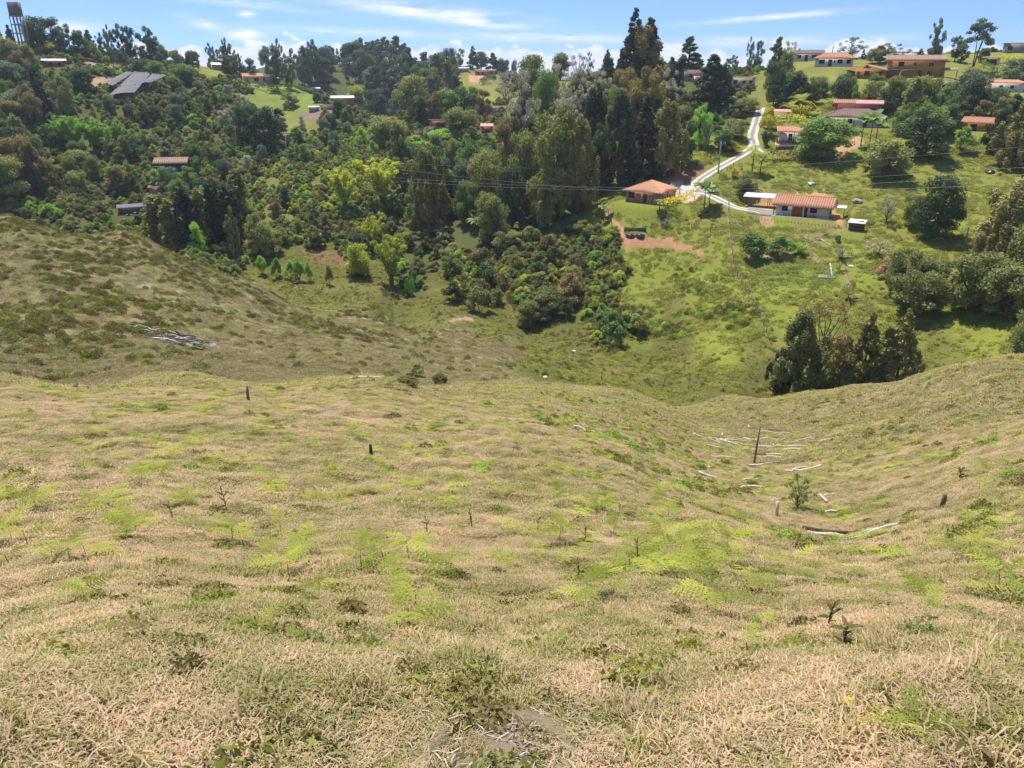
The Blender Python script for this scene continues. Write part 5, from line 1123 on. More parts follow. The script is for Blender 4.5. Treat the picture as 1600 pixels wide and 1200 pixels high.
for (x, b, t_, w, kd, lf, lb) in ((925, 290, 128, 62, 'casuarina', 'leaf_cypress', 'tall dark cypress in the wood left of the brick house, first'), (965, 285, 140, 60, 'casuarina', 'leaf_cypress', 'tall dark cypress behind the brick house, second'), (1003, 280, 150, 56, 'conifer', 'leaf_cypress', 'dark pointed cypress straight above the brick house'),
    (1040, 272, 152, 60, 'casuarina', 'leaf_cone', 'brown olive cypress right above the brick house'), (1065, 255, 165, 40, 'irregular', 'leaf_dark', 'dark tree at the right margin of the big wood'), (905, 330, 178, 56, 'casuarina', 'leaf_cone', 'brown green feathery tree left of the brick house'), (870, 345, 160, 76, 'irregular', 'leaf_olive', 'large olive grey tree at the front of the big wood'),
    (855, 352, 240, 50, 'casuarina', 'leaf_olive', 'yellowish olive tree at the lower front of the big wood'), (820, 330, 200, 60, 'irregular', 'leaf_olive', 'olive tree at the lower left of the big wood'), (895, 310, 215, 44, 'casuarina', 'leaf_cypress', 'dark tree close left of the brick house'), (935, 300, 190, 46, 'irregular', 'leaf_dark', 'dark leafy tree touching the brick house roof line'),
    (790, 300, 180, 50, 'irregular', 'leaf_brown', 'brownish tree on the left edge of the big wood'), (760, 330, 230, 56, 'round', 'leaf_olive', 'domed olive tree below the red hut'), (740, 300, 215, 50, 'irregular', 'leaf_green', 'leafy green tree below the red hut'), (800, 360, 255, 50, 'irregular', 'leaf_dark', 'dark tree at the lower middle of the big wood'), (770, 385, 300, 50, 'round', 'leaf_olive', 'olive tree at the very foot of the big wood')):
    T(kd, x, b, t_, w, lf, lb)
T('irregular', 1092, 230, 162, 36, 'leaf_bright', 'bright leafy tree above the yucca by the track'); T('round', 1148, 215, 185, 40, 'leaf_olive', 'olive tree left of the upper track'); T('round', 1130, 232, 200, 36, 'leaf_green', 'rounded green tree above the track bend'); T('round', 1168, 178, 150, 36, 'leaf_olive', 'olive tree above the start of the track'); T('irregular', 1155, 190, 160, 26, 'leaf_dark', 'dark shrubby tree beside the beige house garden')
# right hill
for (x, b, t_, w, kd, lf, lb) in ((1171, 100, 56, 13, 'gum', 'leaf_bluegreen', 'slim eucalyptus on the crest, left of the close pair'), (1183, 102, 62, 17, 'gum', 'leaf_bluegreen', 'slim eucalyptus on the crest, right of the close pair'), (1145, 100, 85, 18, 'gum', 'leaf_bluegreen', 'low bluish trees on the crest left of the slim pair'),
    (1209, 125, 57, 20, 'pine', 'leaf_dark', 'tiered araucaria like pine left of the long bungalow'), (1230, 115, 62, 28, 'sparse', 'leaf_olive', 'sparse round headed tree left of the long bungalow'), (1225, 118, 76, 26, 'irregular', 'leaf_olive', 'dense olive tree in front of the sparse round headed one'), (1240, 168, 110, 52, 'casuarina', 'leaf_dark', 'large dark bushy tree left of the lawn'), (1208, 165, 92, 34, 'irregular', 'leaf_dark', 'dark tree in front of the araucaria like pine'), (1218, 168, 120, 40, 'round', 'leaf_dark', 'dark round tree between the track and the large bushy one'),
    (1276, 150, 118, 34, 'round', 'leaf_olive', 'pale olive shrubby tree at the bottom of the lawn'), (1317, 150, 112, 28, 'round', 'leaf_dark', 'compact dark tree below the right end of the lawn'), (1328, 92, 57, 44, 'sparse', 'leaf_bluegreen', 'airy round tree on the skyline right of the mast'), (1348, 92, 76, 8, 'conifer', 'leaf_dark', 'tiny dark conifer on the skyline'), (1393, 98, 66, 64, 'sparse', 'leaf_olive', 'wide brownish umbrella tree behind the farmhouse'), (1375, 98, 70, 40, 'irregular', 'leaf_brown', 'brown green tree left half of the umbrella crown'), (1437, 92, 75, 16, 'conifer', 'leaf_dark', 'dark small conifer behind the farmhouse roof end'),
    (1461, 92, 27, 26, 'gum', 'leaf_bluegreen', 'tall narrow eucalyptus on the right skyline with drooping boughs'), (1491, 96, 55, 22, 'gum', 'leaf_bluegreen', 'middle sized eucalyptus between the narrow and the wide one'), (1519, 112, 27, 56, 'gum_wide', 'leaf_bluegreen', 'tall wide crowned eucalyptus, the highest on the right hill'), (1458, 90, 72, 20, 'round', 'leaf_dark', 'dark base tree under the narrow eucalyptus'), (1500, 98, 70, 20, 'gum', 'leaf_dark', 'darker eucalyptus behind the wide crowned one'), (1535, 96, 74, 18, 'round', 'leaf_dark', 'low dark tree right of the wide crowned eucalyptus'),
    (1421, 182, 118, 26, 'column', 'leaf_olive', 'narrow egg shaped tree below the farmhouse'), (1390, 175, 120, 40, 'irregular', 'leaf_olive', 'olive tree below the gabled ochre house'), (1360, 165, 125, 34, 'round', 'leaf_olive', 'light olive tree below the wing of the farmhouse'), (1445, 170, 116, 40, 'round', 'leaf_olive', 'olive tree with yellow blossom under the farmhouse'), (1400, 150, 116, 22, 'round', 'leaf_green', 'green round bush tree under the street lamp'), (1505, 178, 110, 56, 'round', 'leaf_bluegreen', 'large grey green mango tree in front of the tan house'), (1480, 180, 140, 40, 'irregular', 'leaf_bluegreen', 'grey green tree at the left of the large mango one'),
    (1585, 132, 90, 46, 'round', 'leaf_bluegreen', 'grey green tree at the right edge above the white cottage'), (1548, 168, 144, 18, 'irregular', 'leaf_red', 'pinkish red leaved tree left of the white cottage'), (1555, 160, 138, 12, 'column', 'leaf_green', 'little green column tree beside the white cottage'), (1585, 175, 145, 20, 'column', 'leaf_dark', 'dark column tree in front of the white cottage'), (1530, 178, 142, 14, 'column', 'leaf_dark', 'dark column tree right of the mango tree')):
    T(kd, x, b, t_, w, lf, lb)
T('round', 1288, 248, 180, 84, 'leaf_green', 'big dense dark green mango tree casting a deep shadow, right of the balcony house', var=1); T('round', 1262, 232, 196, 30, 'leaf_green', 'lower left lobe tree of the big mango, beside the balcony house')
T('round', 1385, 278, 213, 68, 'leaf_olive', 'wide olive tree in the pasture with a spiky agave at its foot'); T('irregular', 1440, 245, 165, 86, 'leaf_dark', 'large dark tree right of centre on the right hill', var=1); T('irregular', 1478, 210, 160, 40, 'leaf_dark', 'dark tree between the large dark one and the orange cottage')
T('casuarina', 1585, 262, 150, 76, 'leaf_cone', 'big dark brown casuarina hiding the orange cottage', var=1); T('casuarina', 1552, 240, 168, 36, 'leaf_cypress', 'dark casuarina left part of the big one by the orange cottage'); T('bush', 1500, 235, 196, 40, 'leaf_bright', 'bright green heap of bamboo grass below the orange cottage', cat='bamboo', name='bamboo_clump')
T('round', 1462, 372, 272, 68, 'leaf_dark', 'dark round tree alone in the right pasture with a black shadow', var=2); T('round', 1425, 352, 300, 36, 'leaf_olive', 'olive tree joined to the left of the dark round one'); T('sparse', 1384, 348, 302, 30, 'leaf_grey', 'small grey twiggy tree in the right pasture')
T('casuarina', 1585, 400, 250, 120, 'leaf_cone', 'huge olive brown casuarina at the right edge, upper', var=0); T('casuarina', 1560, 440, 290, 84, 'leaf_cone', 'olive brown casuarina in front of the huge one at the right edge', var=2); T('round', 1592, 455, 340, 80, 'leaf_olive', 'olive domed tree at the right edge of the pasture')
T('round', 1428, 492, 418, 78, 'leaf_olive', 'round olive tree low in the pasture with a dark shadow in front', var=0); T('round', 1405, 458, 386, 54, 'leaf_olive', 'olive tree behind and left of the round one low in the pasture'); T('round', 1452, 455, 400, 60, 'leaf_olive', 'olive tree behind the round one low in the pasture'); T('bush', 1382, 438, 400, 26, 'leaf_pinkbrown', 'reddish brown shrub left of the olive trees in the pasture', cat='shrub')
T('round', 1512, 485, 388, 88, 'leaf_olive', 'wide olive green tree in the middle of the right group', var=3); T('round', 1568, 500, 405, 84, 'leaf_pinkbrown' if False else 'leaf_olive', 'wide brownish olive tree closing the right group'); T('round', 1600, 560, 480, 50, 'leaf_olive', 'olive tree cut by the right edge above the near ridge')
T('sparse', 1372, 400, 372, 40, 'leaf_grey', 'low grey shrub in the middle of the right pasture')
# trees rising behind the near ridge
for (x, b, t_, w, kd, lf, lb, vr) in ((1242, 616, 478, 84, 'casuarina', 'leaf_cone', 'bushy dark casuarina just behind the near ridge, the widest of the group', 0), (1275, 604, 462, 96, 'sparse', 'leaf_brown', 'brown thinly leaved crown spreading above the bushy casuarina', 1), (1345, 600, 484, 52, 'conifer', 'leaf_cone', 'slim brown green conifer behind the near ridge, tallest tip in the middle', 1), (1312, 606, 520, 44, 'conifer', 'leaf_cone', 'lower brown green conifer between the bushy and the slim one', 2), (1400, 596, 478, 56, 'conifer', 'leaf_cone', 'ragged conifer behind the near ridge, right hand tip', 0), (1375, 598, 506, 52, 'conifer', 'leaf_cone', 'conifer filling the gap between the two tallest tips', 2), (1425, 588, 540, 34, 'casuarina', 'leaf_cone', 'lowest bushy conifer at the right end of the near group', 1), (1215, 610, 540, 40, 'casuarina', 'leaf_cypress', 'low dark bushy conifer at the left end of the near group', 2)):
    T(kd, x, b, t_, w, 'leaf_olive' if vr == 0 and kd == 'casuarina' else lf, lb, start=76, var=vr)
# garden, hedges and slope shrubs
def shrub(x, b, t_, w, lf, lb, kd='bush', cat='shrub', **k): return T(kd, x, b, t_, w, lf, lb, cat=cat, **k)
shrub(1178, 400, 362, 50, 'leaf_green', 'large dark green bush in the cottage garden, left of two'); shrub(1216, 402, 366, 44, 'leaf_green', 'large dark green bush in the cottage garden, right of two'); shrub(1245, 398, 378, 26, 'leaf_bright', 'leafy bright green crop right of the garden bushes'); shrub(1210, 432, 412, 0.1, 'leaf_green', 'x') if False else None
shrub(1162, 306, 272, 42, 'leaf_olive', 'round olive bush in the grass between the two drives'); shrub(1147, 278, 260, 14, 'leaf_hedgegold', 'golden small bush above the olive one between the drives'); shrub(1308, 378, 366, 12, 'leaf_green', 'small dark bush at the cottage corner')
for k, (x, b, t_, w) in enumerate(((1145, 238, 221, 26), (1196, 210, 178, 24), (1194, 250, 236, 14), (1200, 200, 165, 22), (1196, 228, 204, 16))): shrub(x, b, t_, w, 'leaf_hedgegold' if k < 4 else 'leaf_dark', ('golden bush on the bank left of the track', 'golden bush right of the upper track', 'small golden bush where the tracks meet', 'golden bush at the top of the track', 'dark little bush right of the upper track')[k])
def hedge(pts, h, w, mat, label):
    P = polyline(pts, .6); n = len(P); m = 260 * max(1, n // 12); kk = rng.integers(0, n, m); c = P[kk] + np.stack([rng.normal(0, w * .42, m), rng.normal(0, w * .42, m), np.zeros(m)], 1); c[:, 2] += h * rng.random(m) ** .5 * (.8 + .4 * vnoise(c[:, 0], c[:, 1]))
    u = rng.normal(0, 1, (m, 3)); u[:, 2] = np.abs(u[:, 2]) + .3; v, q = leaf_cloud(c, u, .34, 1.3); o0 = Vector(P[n // 2]); v = v - np.array(o0)
    o = link('hedge', mesh_from('hedge', v, q, [mat], tint=np.repeat(rng.random(m), 4)), None, o0); tag(o, label, 'hedge')
hedge([(1212, 192), (1235, 189), (1258, 193)], 1.7, 1.0, 'leaf_hedgegold', 'golden clipped hedge above the balcony house'); hedge([(1205, 250), (1225, 250), (1245, 251)], 2.0, 1.2, 'leaf_brown', 'square brownish hedge below the balcony house'); hedge([(1255, 252), (1275, 253), (1296, 254)], 2.0, 1.2, 'leaf_dark', 'dark hedge under the big mango tree')
hedge([(1038, 322), (1055, 318), (1072, 312), (1084, 307)], 1.3, .8, 'leaf_hedgegold', 'yellow green hedge along the brick house yard'); hedge([(1240, 176), (1262, 178)], 1.8, 1.2, 'leaf_hedgegold', 'golden hedge left of the striped pink roof')
hedge([(133, 116), (165, 116), (195, 114)], 2.2, 1.0, 'leaf_green', 'dark green hedge under the bare bank on the left slope'); hedge([(418, 140), (440, 148), (458, 156)], 1.6, .9, 'leaf_bright', 'bright hedge running down the middle of the field'); hedge([(400, 138), (450, 137), (490, 142)], 1.0, .7, 'leaf_dark', 'low dark hedge along the top of the field'); hedge([(432, 130), (450, 132), (466, 136)], 2.4, 1.2, 'leaf_olive', 'thick olive hedge right of the block house'); hedge([(1562, 98), (1590, 97)], 2.0, 1.2, 'leaf_hedgegold', 'clipped hedge right of the gateway'); hedge([(1530, 103), (1545, 110), (1560, 118)], 1.8, 1.2, 'leaf_green', 'dark shrubs beside the gateway path')
hedge([(752, 133), (768, 124), (785, 116)], 2.5, 1.6, 'leaf_dark', 'dark hedge below the orange cut bank')
# strap leaved plants
def ros_px(kind, name, px, pyb, pyt, L, n, label, cat='plant', **k):
    p = hit(px, pyb); r0 = math.hypot(p.x, p.y); h = max(.1, float(azel(px, pyt)[1]) * r0 - p.z); return rosette(name, kind, p, h, L, n, label, cat, **k)
ros_px('banana', 'banana_plant', 1100, 326, 296, 3.0, 13, 'banana plant with broad torn leaves beside the lower drive'); ros_px('banana', 'banana_plant', 1108, 322, 302, 2.2, 8, 'lower banana plant just right of the tall one by the drive')
ros_px('palm', 'palm_tree', 1175, 268, 238, 2.6, 15, 'feathery palm between the two arms of the track', 'palm tree'); ros_px('banana', 'banana_plant', 1188, 272, 250, 2.2, 9, 'banana plant right of the feathery palm'); ros_px('yucca', 'yucca_plant', 1106, 236, 222, 3.0, 34, 'big round spiky yucca above the track', tilt=(.0, 1.5)); ros_px('yucca', 'yucca_plant', 1137, 232, 212, 2.6, 30, 'spiky yucca on a thin stem beside the palm')
ros_px('palm', 'palm_tree', 1252, 180, 158, 3.2, 14, 'pale feathery palm behind the golden hedge', 'palm tree'); ros_px('palm', 'palm_tree', 1232, 182, 168, 2.8, 12, 'smaller pale palm left of the striped pink roof', 'palm tree')
for k, (x, b, t_) in enumerate(((1345, 228, 192), (1358, 230, 188), (1368, 222, 196))): ros_px('banana', 'banana_plant', x, b, t_, 3.0, 11, ('banana plant in the grove below the hipped brown roof, left', 'banana plant in the grove below the hipped brown roof, tallest', 'banana plant in the grove below the hipped brown roof, right')[k])
ros_px('agave', 'agave_plant', 1358, 262, 258, 3.2, 26, 'large spiky agave left of the olive pasture tree', tilt=(.05, 1.4)); ros_px('agave', 'agave_plant', 1314, 404, 402, 1.8, 16, 'dark rosette plant right of the garden edge'); ros_px('agave', 'agave_plant', 1325, 466, 461, 1.7, 20, 'spiky dark yucca alone in the pasture below the garden', mat='leaf_cone'); ros_px('agave', 'agave_plant', 1310, 425, 423, 1.5, 14, 'small rosette plant between the two spiky ones')
for k, (x, b, t_) in enumerate(((943, 346, 326), (950, 338, 330), (1030, 328, 318))): ros_px('banana', 'shrub', x, b, t_, 1.3, 12, ('young leafy cordyline beside the orange footpath', 'second leafy cordyline by the footpath top', 'light leafy plant before the brick house corner')[k], mat='leaf_olive')
for k, (x, b) in enumerate(((1480, 172), (1487, 180), (1478, 188), (1470, 165))): ros_px('banana', 'banana_plant', x, b, b - 14, 2.6, 9, f'banana plant in the thicket below the mango tree, number {("highest", "second", "lowest", "leftmost")[k]}'.replace(', number', ','))
ros_px('banana', 'banana_plant', 1135 + 630, 100, 90, 2, 8, 'x') if False else None
for k, (x, b, w) in enumerate(((806, 338, 2.6), (785, 352, 2.4), (770, 345, 2.2), (745, 362, 2.6), (812, 328, 2.4), (690, 378, 2.0), (760, 365, 2.3), (250, 300, 2.4), (165, 236, 2.6))):
    ros_px('treefern', 'tree_fern', x, b, b - 16, w, 15, ('tree fern left of the dark wood, highest', 'tree fern under the dark wood, second', 'tree fern under the dark wood, small', 'tree fern at the foot of the wood, low', 'tree fern against the dark trunks', 'tree fern near the tall feathery tree', 'tree fern in the brown scrub', 'tree fern in front of the shack', 'tree fern by the bamboo plumes')[k], 'tree fern', tilt=(-.05, .75))

# ------------------------------------------------------------------ woods: further trees that the eye cannot tell apart
COLW = {'leaf_dark': 'dark', 'leaf_olive': 'olive', 'leaf_green': 'green', 'leaf_brown': 'brownish', 'leaf_bluegreen': 'grey green', 'leaf_grey': 'grey', 'leaf_bright': 'light green', 'leaf_cypress': 'blackish green', 'leaf_pinkbrown': 'pinkish brown'}
KINW = {'round': 'round crowned', 'irregular': 'loose crowned', 'casuarina': 'feathery', 'sparse': 'twiggy', 'pine': 'slim pine like', 'gum': 'thin eucalyptus like', 'conifer': 'pointed', 'column': 'columnar', 'bush': 'low bushy', 'bamboo': 'plumed'}
def fill(poly, n, kinds, hpx, label, group, start=62.0, wr=(.55, .85), seed=1, mind=9):
    """kinds: list of (kind, leaf); hpx: height range in metres"""
    r = np.random.default_rng(seed); xs = [p[0] for p in poly]; ys = [p[1] for p in poly]; placed = []; tries = 0
    while len(placed) < n and tries < n * 30:
        tries += 1; x = r.uniform(min(xs), max(xs)); y = r.uniform(min(ys), max(ys)); ins = False
        for i_ in range(len(poly)):
            a, b = poly[i_], poly[(i_ + 1) % len(poly)]
            if (a[1] > y) != (b[1] > y) and x < (b[0] - a[0]) * (y - a[1]) / (b[1] - a[1]) + a[0]: ins = not ins
        if any(abs(x - s[0]) < s[2] + 7 and s[1] - 3 < y < s[1] + 26 for s in SITE_PX): continue
        if not ins or any(abs(x - q[0]) + 1.6 * abs(y - q[1]) < mind for q in placed): continue
        placed.append((x, y))
    for k, (x, y) in enumerate(sorted(placed, key=lambda q: q[1])):
        p = hit(x, y, start); kd, lf = kinds[int(r.integers(0, len(kinds)))]; h = r.uniform(*hpx); wf = r.uniform(*wr) * {'pine': .5, 'gum': .55, 'conifer': .55, 'column': .45}.get(kd, 1.0)
        nm = {'pine': 'pine_tree', 'gum': 'eucalyptus_tree', 'conifer': 'conifer_tree', 'column': 'cypress_tree', 'bush': 'shrub', 'bamboo': 'bamboo_clump'}.get(kd, 'broadleaf_tree')
        p.z -= .1; plant_tree(nm, kd, p, h, h * wf, lf, f'{COLW[lf]} {KINW[kd]} {label}', 'shrub' if kd == 'bush' else 'tree', group)
BL = [('round', 'leaf_dark'), ('irregular', 'leaf_olive'), ('irregular', 'leaf_green'), ('round', 'leaf_olive'), ('irregular', 'leaf_brown'), ('round', 'leaf_bluegreen'), ('casuarina', 'leaf_olive')]
fill([(150, 92), (330, 104), (340, 116), (140, 104)], 16, [('bush', 'leaf_dark'), ('bush', 'leaf_olive'), ('irregular', 'leaf_dark'), ('gum', 'leaf_bluegreen')], (3, 6.5), 'tree on the rim of the left ridge', 'trees on the rim of the left ridge', seed=21, mind=10)
fill([(340, 104), (440, 112), (450, 124), (345, 116)], 10, [('bush', 'leaf_dark'), ('irregular', 'leaf_bluegreen')], (3, 6), 'tree by the houses above the fields', 'trees above the fields', seed=22, mind=9)
fill([(0, 100), (60, 108), (60, 330), (0, 320)], 14, BL, (7, 12), 'tree in the wood at the left edge', 'trees in the wood at the left edge', seed=2, mind=24)
fill([(60, 170), (170, 160), (240, 165), (330, 170), (360, 330), (230, 320), (60, 320)], 40, BL, (3.5, 6.5), 'tree in the mixed wood around and above the shack', 'trees around the shack', seed=3, mind=17)
fill([(240, 135), (330, 130), (420, 185), (520, 220), (540, 250), (450, 262), (360, 330), (320, 200)], 36, BL + [('irregular', 'leaf_grey')], (2.4, 5), 'tree on the bushy slope left of the power pole', 'trees on the bushy left slope', seed=4, mind=16)
fill([(425, 118), (560, 105), (640, 122), (660, 190), (560, 135), (440, 140)], 26, [('pine', 'leaf_bluegreen'), ('gum', 'leaf_bluegreen'), ('irregular', 'leaf_dark'), ('irregular', 'leaf_bluegreen')], (11, 19), 'tree in the far wood behind the fields', 'trees of the far wood', seed=5, start=200, mind=15)
fill([(560, 98), (650, 100), (640, 118), (560, 112)], 12, [('pine', 'leaf_bluegreen'), ('pine', 'leaf_dark')], (12, 17), 'tree in the belt along the far skyline', 'pines along the far skyline', seed=6, start=280, mind=9)
fill([(570, 140), (700, 112), (735, 145), (720, 165), (640, 195), (580, 180)], 26, [('pine', 'leaf_dark'), ('pine', 'leaf_bluegreen'), ('irregular', 'leaf_olive'), ('round', 'leaf_bluegreen')], (9, 15), 'tree in the hollow above the hamlet', 'trees in the hollow above the hamlet', seed=7, start=200, mind=14)
fill([(330, 92), (430, 98), (430, 112), (330, 104)], 8, [('gum', 'leaf_bluegreen'), ('irregular', 'leaf_bluegreen')], (7, 12), 'tree on the skyline right of the grey house', 'bluish trees on the skyline', seed=8, start=250, mind=9)
fill([(560, 180), (760, 185), (800, 240), (680, 250), (560, 262), (500, 215)], 22, BL + [('bush', 'leaf_bright')], (3, 5.5), 'tree among the hamlet cabins in the middle valley', 'trees among the hamlet cabins', seed=9, mind=18)
fill([(620, 250), (800, 255), (860, 340), (740, 385), (640, 350)], 26, BL + [('casuarina', 'leaf_olive')], (5, 10), 'tree on the wooded slope below the power lines', 'trees below the power lines', seed=10, mind=20)
fill([(780, 120), (960, 120), (1060, 150), (1060, 270), (880, 300), (800, 250)], 28, [('casuarina', 'leaf_cypress'), ('irregular', 'leaf_dark'), ('irregular', 'leaf_olive'), ('sparse', 'leaf_grey'), ('round', 'leaf_olive')], (7, 11.5), 'tree inside the big wood behind the brick house', 'trees inside the big wood', seed=11, mind=24)
fill([(1200, 120), (1260, 130), (1330, 132), (1480, 130), (1480, 165), (1200, 165)], 20, [('round', 'leaf_dark'), ('irregular', 'leaf_olive'), ('bush', 'leaf_green'), ('round', 'leaf_olive')], (3.5, 6.5), 'tree on the terrace slope of the right hill', 'garden trees on the right hill', seed=12, mind=18)
fill([(1400, 165), (1560, 150), (1600, 250), (1480, 240), (1400, 215)], 16, [('round', 'leaf_dark'), ('irregular', 'leaf_olive'), ('bush', 'leaf_green'), ('irregular', 'leaf_green')], (4, 7.5), 'tree in the thicket between the farmhouse and the orange cottage', 'trees in the thicket on the right hill', seed=13, mind=22)
fill([(380, 330), (460, 340), (640, 370), (660, 410), (520, 398), (400, 400)], 20, [('irregular', 'leaf_olive'), ('bush', 'leaf_dark'), ('bush', 'leaf_bright'), ('irregular', 'leaf_brown')], (2.5, 5), 'young growth at the edge of the valley bottom', 'shrubs at the edge of the valley bottom', seed=14, mind=20)
fill([(690, 400), (900, 360), (935, 400), (930, 500), (830, 520), (700, 480)], 34, [('bush', 'leaf_olive'), ('irregular', 'leaf_olive'), ('bush', 'leaf_brown'), ('bush', 'leaf_dark'), ('round', 'leaf_olive')], (2.2, 4.6), 'shrub on the rough bank left of the brick house pasture', 'shrubs on the rough bank', seed=15, wr=(.8, 1.2), mind=20)
fill([(950, 500), (1010, 505), (1030, 530), (975, 552), (945, 530)], 5, [('bush', 'leaf_olive'), ('bush', 'leaf_green')], (2.2, 3.8), 'shrub in the clump at the foot of the brick house pasture', 'shrubs at the pasture foot', seed=16, wr=(.9, 1.2), mind=16)

# ------------------------------------------------------------------ undergrowth and ground cover (uncountable)
bush_src = []
for k in range(5):
    for lf in ('leaf_olive', 'leaf_dark', 'leaf_green', 'leaf_brown', 'leaf_heath', 'leaf_bright')[:(6 if k < 2 else 2)]:
        me = LIB['bush'][k][0].copy(); me.materials[0] = MATS[lf]; bush_src.append(src('bush_growth', me))
bush_src2 = []
for k in range(5):
    for lf in ('leaf_olive', 'leaf_bright', 'leaf_green', 'leaf_brown', 'leaf_yellow', 'leaf_heath')[k % 2::2] + (('leaf_olive',) if k < 3 else ()):
        me = LIB['bush'][k][0].copy(); me.materials[0] = MATS[lf]; bush_src2.append(src('bush_growth', me))
def sector(n, r0, r1, lim=36.5):
    u = rng.random(n); r_ = np.sqrt(r0 ** 2 + u * (r1 ** 2 - r0 ** 2)); az = np.radians(rng.uniform(-lim, lim, n)); return np.sin(az) * r_, np.cos(az) * r_
# keep-clear mask around buildings and drives
def clear_of(x, y, m=1.0):
    ok = np.ones(x.shape, bool)
    for (cx, cy, hl, hw, rot, pz, bl) in PADS:
        dx, dy = x - cx, y - cy; c, s = math.cos(rot), math.sin(rot); ok &= ~((np.abs(dx * c + dy * s) < hl + m) & (dy * c - dx * s < hw + m) & (dy * c - dx * s > -hw - m - 2.5))
    for P in (drive_a, drive_b, drive_c, yard):
        for p in P[::3]: ok &= (x - p[0]) ** 2 + (y - p[1]) ** 2 > (2.0 + m) ** 2
    return ok
def zone_at(x, y): return zones(x, y)
iW, iS, iT, iL, iP, iG, iV = [ZK.index(k) for k in ('W', 'S', 'T', 'L', 'P', 'G', 'V')]
x, y = sector(26000, 95, 420); z_ = zone_at(x, y); r_ = np.hypot(x, y); keep = (rng.random(len(x)) < z_[:, iW] * .75 * np.clip(r_ / 260, .75, 1)) & (z_[:, iW] > .45) & clear_of(x, y, 1.5) & ~in_poly(x, y, PATCHES[20][0]) & ~in_poly(x, y, PATCHES[21][0]) & ~bare(x, y)
x, y = x[keep], y[keep]; scatter('undergrowth', x, y, rng.uniform(1.1, 3.4, len(x)), bush_src, .8, .1)
print('undergrowth', len(x))
x, y = sector(14000, 120, 235); z_ = zone_at(x, y); az = np.degrees(np.arctan2(x, y)); keep = (z_[:, iW] > .4) & clear_of(x, y, 1) & (az < -8) & (rng.random(len(x)) < .5 + .5 * (np.hypot(x, y) < 190)); x, y = x[keep], y[keep]; scatter('bright_undergrowth', x, y, rng.uniform(.6, 1.6, len(x)), bush_src2, .7, .1); print(len(x))
x, y = sector(30000, 95, 250); z_ = zone_at(x, y); keep = (z_[:, iS] > .4) & (fbm(x / 6, y / 6, 3) > .36) & clear_of(x, y, 1.5); x, y = x[keep], y[keep]
scatter('scrub', x, y, rng.uniform(.6, 2.3, len(x)), bush_src2, .7, .1); print('scrub', len(x))
heath = [src('heath_clump', clump_patch(200 + k, 240, .42, .38, .055, m)) for k, m in enumerate(('leaf_heath', 'leaf_heath', 'leaf_weed', 'leaf_heath', 'leaf_olive'))]
weeds = [src('weed_clump', clump_patch(220 + k, 260, .42, .42, .05, m, 2.2)) for k, m in enumerate(('leaf_weed', 'leaf_fern', 'leaf_weed', 'leaf_bright', 'leaf_heath'))]
# scrubby ferns on the rough bank and at the pasture foot
x, y = sector(30000, 95, 165); z_ = zone_at(x, y); keep = (z_[:, iS] > .3) & clear_of(x, y); x, y = x[keep], y[keep]; scatter('fern_scrub', x, y, rng.uniform(.6, 1.6, len(x)), heath + weeds[:2], .5); print(len(x))
m = in_poly
x, y = sector(26000, 98, 160); keep = in_poly(x, y, [(940, 470), (1000, 480), (1080, 488), (1190, 470), (1200, 510), (1080, 528), (1010, 525), (940, 510)]) & (fbm(x / 2.5, y / 2.5, 3) > .44); x, y = x[keep], y[keep]; scatter('bank_ferns', x, y, rng.uniform(.7, 1.7, len(x)), weeds + heath[:1], .5); print(len(x))
x, y = sector(30000, 98, 160); keep = in_poly(x, y, [(1040, 415), (1130, 420), (1140, 470), (1050, 465)]) & (fbm(x / 2, y / 2, 3) > .58); x, y = x[keep], y[keep]; scatter('bank_ferns', x, y, rng.uniform(.6, 1.2, len(x)), weeds, .5)
# tussocks on the left hill, thick in drifts
x, y = sector(60000, 52, 135, 36.5); z_ = zone_at(x, y); dens = smooth(.36, .60, fbm(x / 8 + 5, y / 5, 4)) * smooth(.48, .58, fbm(x / 1.5, y / 1.1, 2)); az = np.degrees(np.arctan2(x, y))
dens = dens * smooth(-4, -16, az) * np.where(np.hypot(x, y) > 78, 1, smooth(-20, -26, az)) + .025; keep = (rng.random(len(x)) < .9 * dens * z_[:, iL]) & (z_[:, iL] > .4); _b = hit(275, 530, 50); keep &= ((x - _b.x) / 6.5) ** 2 + ((y - _b.y) / 4.5) ** 2 > 1; x, y = x[keep], y[keep]; scatter('hill_tussocks', x, y, rng.uniform(.45, 1.15, len(x)), heath, .5); print('tuss', len(x))
x, y = sector(5000, 52, 80, 37); az = np.degrees(np.arctan2(x, y)); keep = (az < -23) & (fbm(x / 2, y / 2, 3) > .50); x, y = x[keep], y[keep]; scatter('hollow_ferns', x, y, rng.uniform(.5, 1.3, len(x)), heath + weeds[:1], .5)
